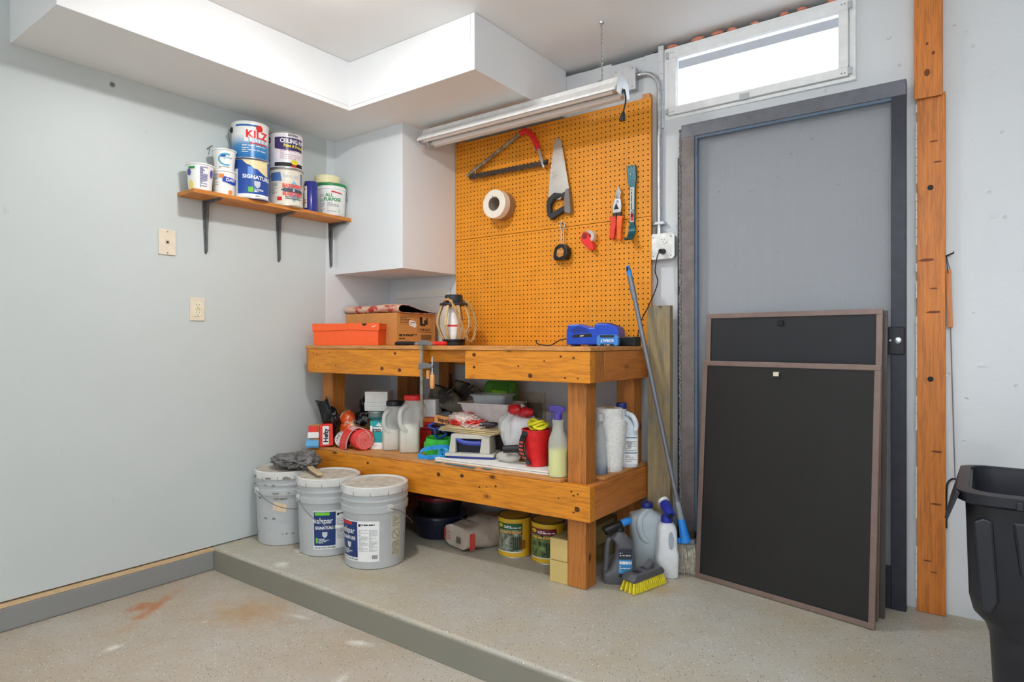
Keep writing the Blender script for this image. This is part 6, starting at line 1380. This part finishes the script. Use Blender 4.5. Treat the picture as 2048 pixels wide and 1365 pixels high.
t = NT('quilted_paper'); v = t.coords(); vo = t.n('ShaderNodeTexVoronoi'); vo.inputs['Scale'].default_value = 95; t.l(v, vo.inputs['Vector']); t.l(t.ramp(vo.outputs['Distance'], [(.1, lin((206, 204, 198), 1.25)), (.5, lin((224, 222, 218), 1.25))]), t.b.inputs['Base Color']); t.ss('Roughness', .9); t.bump(vo.outputs['Distance'], .5, .004)
LATHE([(.02, .002), (.057, 0), (.059, .003), (.059, .277), (.057, .28), (.022, .28), (.02, .278), (.02, .002)], 40).build('roll', t.m, tw, smooth=40)
LATHE([(.0195, .01), (.0205, .283), (.0215, .283), (.021, .01)], 24).build('core', M_CARDIN, tw, smooth=40)
MB().sheet(lambda u, v_: ((.0605 + .022 * max(0, u - .45) ** 1.2 * 2 * v_) * cos(-2.1 + 2.2 * u) , (.0605 + .05 * max(0, u - .45) * v_ ** 2) * sin(-2.1 + 2.2 * u), .02 + (.262 - .07 * u * v_) * v_), 16, 12, .0012).build('loose_sheet', t.m, tw, smooth=70)
p = (-1.338, 2.692, ZL); bj = thing('bleach_jug', 'white and blue bleach jug with a dark blue cap by the rear bench leg', 'jug', p, face(p) + .1)
MB().loft([(0, .052, .045, 0, 0, 3), (.006, .058, .05, 0, 0, 3), (.15, .058, .05, 0, 0, 3), (.18, .054, .048, 0, 0, 3), (.225, .036, .036, -.012, 0, 2.4), (.255, .022, .022, -.018, 0, 2), (.27, .021, .021, -.018, 0, 2)], 36).build('body', mat('cool_white_plastic', (206, 214, 224), .4), bj, smooth=50)
MB().lathe([(.024, .268), (.024, .292), (.022, .295), (.001, .295)], 22, c=(-.018, 0, 0)).build('cap', mat('dark_blue_cap', (28, 44, 116), .4), bj, smooth=40)
MB().tube(smoothpath([(.0, -.03, .25), (.03, -.036, .235), (.044, -.04, .20), (.04, -.044, .17)], 5), .012, 10).build('handle', MC['cool_white_plastic'], bj, smooth=60)
def bfn(x, y):
    e = min(1, abs(x) / .058); return (x, -.0508 + .030 * max(0, e - .55) ** 2 * 2, y)
lbx = patch(bj, 'label', lambda x, y: (bfn(x, y)[0], bfn(x, y)[1] - .0012, y), -.045, .05, .018, .15, M_PAPER, 8)
patch(lbx, 'blue_panel', lambda x, y: (bfn(x, y)[0], bfn(x, y)[1] - .002, y), -.045, -.012, .09, .135, mat('mid_blue_print', (48, 98, 160), .4), 3)
for zz in (.138, .068): patch(lbx, 'blue_line', lambda x, y: (bfn(x, y)[0], bfn(x, y)[1] - .002, y), -.008, .049, zz, zz + .004, mat('teal_blue_print', (30, 92, 130), .4), 5)
lines(lbx, lambda x, y: (bfn(x, y)[0], bfn(x, y)[1] - .002, y), -.006, .045, (.03, .038, .046, .054, .08, .09, .1, .11, .12), .003, M_GREYINK, 3)
patch(lbx, 'shirt_icon', lambda x, y: (bfn(x, y)[0], bfn(x, y)[1] - .0025, y), 0, 0, 0, 0, mat('pale_grey_print', (158, 162, 166), .6), shape=[(.0, .118), (.008, .124), (.02, .124), (.028, .118), (.022, .11), (.021, .094), (.007, .094), (.006, .11)])
# faded notice panel on the wall behind the shelf
bn = MB().box(-2.20, -1.915, YB(-2.05) - .010, YB(-2.05) + .002, .575, .757).build('wall_panel', mat('faded_cream_panel', (190, 184, 168), .8, var=.1)); bn['label'] = 'faded cream cover panel on the wall behind the lower shelf'; bn['category'] = 'panel'
o = MB().box(-2.03, -1.93, YB(-2.05) - .013, YB(-2.05) - .010, .62, .70).build('patch', mat('faded_olive_patch', (140, 136, 120), .8), bn)

# ------------------------------------------------------------------ on the step, under and beside the bench
# cement bag
t = NT('cement_paper'); v = t.coords(); c_ = t.mix(t.ramp(t.noise(v, 5, 4), [(.35, (0, 0, 0)), (.7, (1, 1, 1))]), lin((206, 196, 184)), lin((168, 150, 132))); t.l(c_, t.b.inputs['Base Color']); t.ss('Roughness', .85); t.bump(t.noise(v, 16, 5, .7), .7, .008)
p = (-2.068, 2.53, 0); cbg = thing('cement_bag', 'half full paper cement bag with red print lying under the bench', 'bag', p, face(p) - .92)
NU, NV = 26, 28; vs = []
for j in range(NV + 1):
    v_ = -1 + 2 * j / NV
    for i in range(NU):
        a = 2 * pi * i / NU; e = .42
        sx_ = math.copysign(abs(cos(a)) ** e, cos(a)); sz_ = math.copysign(abs(sin(a)) ** .6, sin(a))
        pinch = 1 - .12 * abs(v_) ** 6
        y_ = v_ * .165; h_ = (.062 + .010 * sin(2.2 * v_ + .5)) * (1 - .25 * max(0, v_) ** 3)
        n_ = noise.noise(Vector((cos(a) * 1.6, sin(a) * 1.6, v_ * 2.2)))
        vs.append((.105 * sx_ * pinch * (1 + .05 * n_), y_ * (1 - .06 * (1 - abs(sx_))), max(.002, .064 + h_ * sz_ * (1 + .14 * n_) * (1 if sz_ > 0 else .98))))
fs = [(j * NU + i, j * NU + (i + 1) % NU, (j + 1) * NU + (i + 1) % NU, (j + 1) * NU + i) for j in range(NV) for i in range(NU)] + [tuple(range(NU))[::-1], tuple(NV * NU + i for i in range(NU))]
MB().add(vs, fs).build('sack', t.m, cbg, smooth=60)
ef = flatmap((0, -.168, .06), (1, 0, 0), (0, 0, 1), .002)
patch(cbg, 'red_band', ef, -.092, -.078, -.025, .035, mat('faded_red_print', (176, 60, 50), .7), 1); lines(cbg, ef, -.07, -.03, (-.02, -.01, 0, .01, .02), .003, mat('faded_red_print', (176, 60, 50), .7), 3)
for k in range(8): patch(cbg, 'bar', ef, .012 + k * .005, .0145 + k * .005, -.02, .012, M_INK, 1)
patch(cbg, 'red_stripe', lambda x, y: (.1065 + .001, x, y), -.155, -.125, .02, .10, mat('faded_red_print', (176, 60, 50), .7), 1)
lines(cbg, lambda x, y: (x, y, .136), -.06, .06, (-.10, -.05, .0), .012, mat('brown_grey_print', (110, 106, 92), .6), 5)
# yellow stain cans
def stain(label, p, hdr, pic):
    r, h = .083, .192; c = can(label, p, r, h, mat('stain_yellow', (206, 164, 40), .4, var=.05), None, 'yellow stain cans under the bench', lidm=mat('dark_can_lid', (40, 38, 34), .4, .5)); th = camang(p)
    f = cylmap(r - .002, th - .3, 0, 0, 0, .0012); f2 = cylmap(r - .002, th - .3, 0, 0, 0, .002); f3 = cylmap(r - .002, th - .3, 0, 0, 0, .0028)
    lb = patch(c, 'label', f, -.078, .062, .03, .158, pic, 14)
    patch(lb, 'label_header', f2, -.078, .062, .135, .165, hdr, 14); patch(lb, 'label_edge', f2, -.078, .062, .027, .031, M_WINK, 14)
    patch(lb, 'brand_oval', f3, 0, 0, 0, 0, mat('yellow_print', (232, 206, 50), .4), shape=oval(.017, .008, 20, (-.052, .152)))
    text(lb, 'Cabot', .011, lambda x, y: cylmap(r - .002, th - .3, 0, 0, 0, .0034)(x - .052, y + .152), M_INK, .02)
    lines(lb, f3, -.028, .055, (.150, .143), .004, M_WINK, 2); lines(lb, f3, -.06, .055, (.118,), .010, mat('ochre_print', (206, 150, 60), .5), 6)
    patch(lb, 'colour_chip', f3, .045, .078, .042, .085, mat('brown_chip', (140, 82, 30), .5), 3)
    for k in range(5): patch(lb, 'fence_print', f3, 0, 0, 0, 0, mat('dark_green_print', (34, 52, 34), .6), shape=[(.015 + k * .009, .04), (.0215 + k * .009, .04), (.0215 + k * .009, .098), (.0182 + k * .009, .106), (.015 + k * .009, .098)])
    for k in range(9): patch(c, 'swirl_print', f, 0, 0, 0, 0, mat('dark_yellow_print', (168, 126, 24), .5), shape=[(.07 + k * .016, .012), (.074 + k * .016, .012), (.088 + k * .016, .03), (.084 + k * .016, .03)])
    return c
stain('yellow stain can with a green headed label, left of the pair under the bench', (-1.846, 2.512, 0), mat('dark_green_header', (36, 84, 48), .5), mat('garden_picture', (128, 134, 118), .5, var=.6, scale=38))
stain('yellow stain can with a maroon headed label, beside the timber ends', (-1.664, 2.536, 0), mat('maroon_header', (110, 26, 34), .5), mat('meadow_picture', (96, 112, 62), .5, var=.7, scale=44))
# two 4x4 timber offcuts
M_END = None
t = NT('treated_end_grain'); tc_ = t.n('ShaderNodeTexCoord'); mp = t.n('ShaderNodeMapping'); mp.inputs['Location'].default_value = (-.012, 0, -.055); t.l(tc_.outputs['Object'], mp.inputs[0])
wv = t.n('ShaderNodeTexWave', wave_type='RINGS', rings_direction='Y'); wv.inputs['Scale'].default_value = 55; wv.inputs['Distortion'].default_value = 2.5; t.l(mp.outputs[0], wv.inputs['Vector'])
t.l(t.ramp(wv.outputs[1], [(.2, lin((196, 168, 96))), (.8, lin((214, 190, 128)))]), t.b.inputs['Base Color']); t.ss('Roughness', .8); M_ENDG = t.m
M_TREAT = wood('treated_pine', (150, 132, 82), (92, 84, 52), 'Y', True, .8, dirt=(70, 66, 52))
for k in range(2):
    p = (-1.462, 2.308, .0005 + k * .0955); b_ = thing('timber_offcut', ('lower square timber offcut lying beside the front bench leg', 'upper square timber offcut stacked on another by the bench leg')[k], 'timber', p, radians(4 - 3 * k), 'square timber offcuts')
    BOX(-.044, .044, .004, .50, 0, .094).build('beam', M_TREAT, b_, bevel=.003); BOX(-.0435, .0435, 0, .0045, .0005, .0935).build('end_grain', M_ENDG, b_, bevel=.001)
# dark pots in the back, red rimmed one on top
def pot(label, p, r, h, m, rim):
    c = thing('plastic_pot', label, 'pot', p, 0, 'dark stacked pots under the bench')
    LATHE([(r * .8, 0), (r * .82, .004), (r * .93, h - .03), (r, h - .028), (r, h), (r - .006, h), (r * .9, h - .03), (r * .78, .006), (.001, .006)], 36).build('bowl', m, c, smooth=40)
    LATHE([(r + .001, h - .024), (r + .004, h - .02), (r + .004, h - .004), (r, h + .001), (r - .006, h + .001)], 36).build('rim', rim, c, smooth=40); return c
M_DKB = mat('dark_navy_plastic', (28, 32, 50), .3)
pot('dark navy plastic pot on the floor behind the front bucket', (-2.36, 2.53, .0), .15, .12, M_DKB, M_DKB)
pot('dark pot with a dark red rim stacked on the navy pot', (-2.36, 2.53, .122), .135, .10, M_BLK, mat('dark_red_rim', (110, 22, 36), .3))
# grey jug of car wash with foam nozzle
p = (-1.262, 2.475, 0); gj = thing('grey_jug', 'dark grey soap jug with a loop handle and black blue nozzle', 'jug', p, face(p) + .1)
M_GUN = mat('gunmetal_plastic', (84, 84, 88), .35, var=.05)
MB().loft([(0, .066, .034, 0, .0, 4), (.006, .07, .037, 0, 0, 4), (.045, .07, .037, 0, 0, 4), (.06, .056, .037, .014, 0, 3.5), (.12, .044, .036, .026, 0, 3), (.17, .038, .033, .022, 0, 3), (.195, .04, .032, .0, 0, 2.6), (.212, .022, .022, .004, 0, 2), (.222, .02, .02, .004, 0, 2)], 32).build('body', M_GUN, gj, smooth=50)
MB().tube(smoothpath([(-.03, 0, .190), (-.045, -.002, .178), (-.050, -.002, .14), (-.052, -.002, .09), (-.056, -.002, .045)], 5), .0125, 10).build('handle', M_GUN, gj, smooth=60)
la = patch(gj, 'label', lambda x, y: (x, -.0372 - .0005 + .006 * abs(x - .022) ** 2 * 100 - .0005, y), -.004, .052, .035, .155, mat('blue_label', (60, 130, 180), .4), 6)
fg = lambda x, y: (x, -.039 + .006 * abs(x - .022) ** 2 * 100 - .001, y)
patch(la, 'dark_band', fg, -.004, .052, .11, .155, mat('dark_label', (40, 44, 56), .4), 4); patch(la, 'dark_band', fg, -.004, .052, .035, .05, mat('dark_label', (40, 44, 56), .4), 4)
lines(la, fg, .0, .05, (.09,), .012, M_WINK, 11); lines(la, fg, .0, .046, (.06, .07, .078, .125, .135), .004, M_WINK, 4)
MB().lathe([(.022, .22), (.022, .235), (.018, .24), (.001, .24)], 20, c=(.004, 0, 0)).build('collar', M_BLK, gj, smooth=40)
MB().tube([(-.062, -.028, .225), (-.06, -.027, .227), (.0, -.004, .246), (.012, 0, .25)], [.018, .0205, .019, .016], 16).build('foam_nozzle', M_BLK, gj, smooth=40)
MB().tube(smoothpath([(.008, 0, .249), (.035, .008, .260), (.055, .012, .262)], 4), [.015, .016, .017, .016, .016, .016, .014, .012, .01], 12).build('blue_fitting', mat('sky_blue_plastic', (36, 124, 206), .4), gj, smooth=40)
# clear jug with blue cap
p = (-1.243, 2.712, 0); cj = thing('vinegar_jug', 'empty translucent jug with a dark blue cap and red label edge', 'jug', p, face(p) + .2)
M_FROST = clear('frosted_blue_white', (206, 218, 230), .62, .3)
MB().loft([(0, .066, .055, 0, 0, 5), (.006, .071, .06, 0, 0, 5), (.12, .071, .06, 0, 0, 5), (.15, .073, .06, 0, 0, 4.5), (.22, .078, .06, 0, 0, 4), (.245, .072, .055, 0, 0, 3.5), (.262, .03, .03, .004, 0, 2.2), (.272, .022, .022, .004, 0, 2), (.28, .022, .022, .004, 0, 2)], 36).build('body', M_FROST, cj, smooth=50)
MB().tube(smoothpath([(.0, -.02, .262), (-.025, -.048, .255), (-.04, -.06, .235), (-.042, -.063, .2), (-.03, -.062, .16), (-.01, -.055, .14), (.01, -.04, .125)], 5), .014, 10).build('handle', M_FROST, cj, smooth=60)
MB().lathe([(.025, .275), (.026, .278), (.026, .296), (.024, .299), (.001, .299)], 22, c=(.004, 0, 0)).build('cap', mat('dark_blue_cap', (28, 44, 116), .4), cj, smooth=40)
lbl = patch(cj, 'label', lambda x, y: (.0725, x, y), -.045, .045, .03, .14, mat('red_label', (186, 34, 40), .4), 2)
patch(cj, 'label_front', lambda x, y: (x, -.0612, y), .05, .066, .03, .14, mat('red_label', (186, 34, 40), .4), 2); patch(cj, 'label_top', lambda x, y: (x, -.0618, y), .045, .067, .125, .145, mat('navy_label2', (40, 50, 100), .4), 2)
# white jug with blue sprayer
p = (-1.128, 2.675, 0); wj = thing('sprayer_jug', 'white weed killer jug with a blue sprayer cap beside the broom', 'jug', p, face(p) + .15)
M_WJ = mat('dull_white_plastic', (212, 214, 216), .45, var=.05)
MB().loft([(0, .042, .045, 0, 0, 5), (.005, .046, .05, 0, 0, 5), (.10, .05, .05, 0, 0, 5), (.125, .044, .05, .0, 0, 4), (.20, .042, .046, .0, 0, 3.5), (.225, .036, .04, 0, 0, 3), (.238, .02, .02, .0, 0, 2), (.246, .02, .02, 0, 0, 2)], 32).build('body', M_WJ, wj, smooth=50)
MB().prism(oval(.012, .04, 18, (.012, .165)), -.0495, -.044, XZ).build('grip_recess_shade', mat('shaded_plastic', (150, 158, 170), .5), wj)  # darker oval paints the shade of a grip hollow
M_DBL = mat('ultramarine_plastic', (34, 48, 148), .4)
MB().lathe([(.024, .236), (.024, .262), (.021, .266), (.001, .266)], 22).build('cap', M_DBL, wj, smooth=40)
for k in range(16): MB().box(.0232, .0252, -.0015, .0015, .238, .26, Matrix.Rotation(2 * pi * k / 16, 4, 'Z')).build('cap_ridge', M_DBL, wj)
MB().tube([(-.006, .022, .312), (.0, .0, .298), (.012, -.03, .272)], [.022, .024, .021], 18).build('sprayer', M_DBL, wj, smooth=40)
MB().tube([(.0122, -.0305, .2715), (.0135, -.034, .2685)], [.012, .012], 16).build('sprayer_mouth', M_INK, wj)
MB().tube([(-.007, .026, .3155), (-.012, .036, .324)], [.025, .024], 18).build('sprayer_back', M_PAPER, wj, smooth=40)
# deck brush with yellow bristles
bx0 = (-1.152, 2.49, 0); db = thing('deck_brush', 'grey deck brush head with stiff yellow bristles on the floor', 'brush', bx0, radians(76))
BL = .098
MB().prism([(-BL, .042), (BL, .042), (BL + .006, .055), (BL - .012, .074), (-BL + .012, .074), (-BL - .006, .055)], -.032, .034, XZ).build('block', M_GUN, db, bevel=.005)
BOX(-.06, -.03, -.016, .016, .0735, .075).build('hang_slot', M_BLK, db)
MB().tube([(.005, .0, .07), (.055, .004, .092)], [.018, .017], 16).build('handle_socket', M_GUN, db, smooth=40)
MB().tube([(.0545, .004, .0917), (.0565, .0042, .0927)], [.011, .011], 12).build('socket_hole', M_BLK, db)
rnd = random.Random(3); M_YB = mat('yellow_bristle', (214, 196, 44), .5, var=.15, scale=80)
for i in range(17):
    for j in range(4):
        x_ = -BL + .006 + i * (2 * BL - .012) / 16; y_ = -.024 + j * .017; sx_ = x_ * .13 + rnd.uniform(-.002, .002); sy_ = (y_) * .35
        MB().tube([(x_, y_, .044), (x_ + sx_, y_ + sy_, .001)], [.0044, .0058], 6).build('bristle_tuft', M_YB, db)
# broom: angled head with grey bristles
bm_ = thing('broom', 'broom with a grey handle, blue socket and frayed grey bristles', 'broom', (-1.083, 2.765, 0)); bm_.location = (-1.063, 2.735, 0)
A_ = Vector((-1.356, 2.742, 1.392)); B_ = Vector((-1.096, 2.748, .235)); dA = (A_ - B_).normalized()
MB().tube([A_ - dA * .05, A_ - dA * .16, A_ - dA * .1605, B_ + dA * .02], [.0135, .0135, .0108, .0108], 14).build('handle', mat('grey_tube_paint', (112, 114, 120), .35, .3), bm_, world=True, smooth=40)
MB().tube([A_ - dA * .055, A_ - dA * .03, A_], [.0125, .012, .008], 12).build('hanging_tip', mat('sky_blue_plastic', (36, 124, 206), .4), bm_, world=True, smooth=40)
MB().prism(oval(.0045, .011, 12), -.0135, .0135, lambda p_, q_, h: tuple(A_ - dA * .016 + Vector((p_, h, q_)))).build('tip_hole', M_INK, bm_, world=True)
MB().tube([B_ + dA * .09, B_ + dA * .012], [.012, .0145], 14).build('clear_sleeve', clear('clear_sleeve', (180, 186, 190), .5, .2), bm_, world=True, smooth=40)
MB().tube(smoothpath([B_ + dA * .015, B_ - dA * .03, Vector((-1.083, 2.75, .17)), Vector((-1.08, 2.752, .15))], 4), [.014, .015, .016, .017, .018, .019, .02, .021, .022, .023, .024, .025, .026], 14).build('socket', mat('sky_blue_plastic', (36, 124, 206), .4), bm_, world=True, smooth=50)
MB().hexa([(-1.130, 2.735, .132), (-1.04, 2.755, .140), (-1.04, 2.79, .140), (-1.130, 2.77, .132), (-1.126, 2.738, .148), (-1.044, 2.758, .162), (-1.044, 2.787, .162), (-1.126, 2.767, .148)]).build('head_block', mat('grey_broom_block', (96, 98, 104), .5), bm_, world=True, bevel=.003)
fb_ = MB().hexa([(-1.136, 2.728, .142), (-1.098, 2.730, .142), (-1.098, 2.75, .142), (-1.136, 2.748, .142), (-1.132, 2.73, .160), (-1.098, 2.732, .166), (-1.098, 2.75, .166), (-1.132, 2.746, .160)]).build('blue_cap', mat('sky_blue_plastic', (36, 124, 206), .4), bm_, world=True, bevel=.004)
rnd = random.Random(17); bri = MB()
for k in range(420):
    u_ = rnd.random(); v_ = rnd.random(); top_ = Vector((-1.126 + .08 * u_, 2.742 + .018 * u_ + .024 * v_, .138 + .006 * u_))
    bot_ = Vector((-1.132 + .105 * u_ + rnd.uniform(-.006, .006), 2.735 + .03 * u_ + .04 * v_ + rnd.uniform(-.006, .006), .002 + rnd.random() * .018))
    mid = top_.lerp(bot_, .5) + Vector((rnd.uniform(-.003, .003), rnd.uniform(-.003, .003), 0)); bri.tube([top_, mid, bot_], .0009, 3)
bo_ = bri.build('bristles', mat('grey_bristle', (176, 168, 152), .7, var=.35, scale=60), bm_, world=True); bo_['kind'] = 'stuff'

# ------------------------------------------------------------------ tidy: helper properties, print too small to pick apart
for o in bpy.data.objects:
    for k in ('_loc', '_rz'):
        if k in o: del o[k]
    if o.name.split('.')[0] in ('small_print', 'blade_marking', 'bar_code', 'lid_slit', 'mortar_smear', 'paint_edge', 'rib_mark', 'leaf_print', 'printed_frame', 'concrete_blemish', 'panel_seam'): o['kind'] = 'stuff'
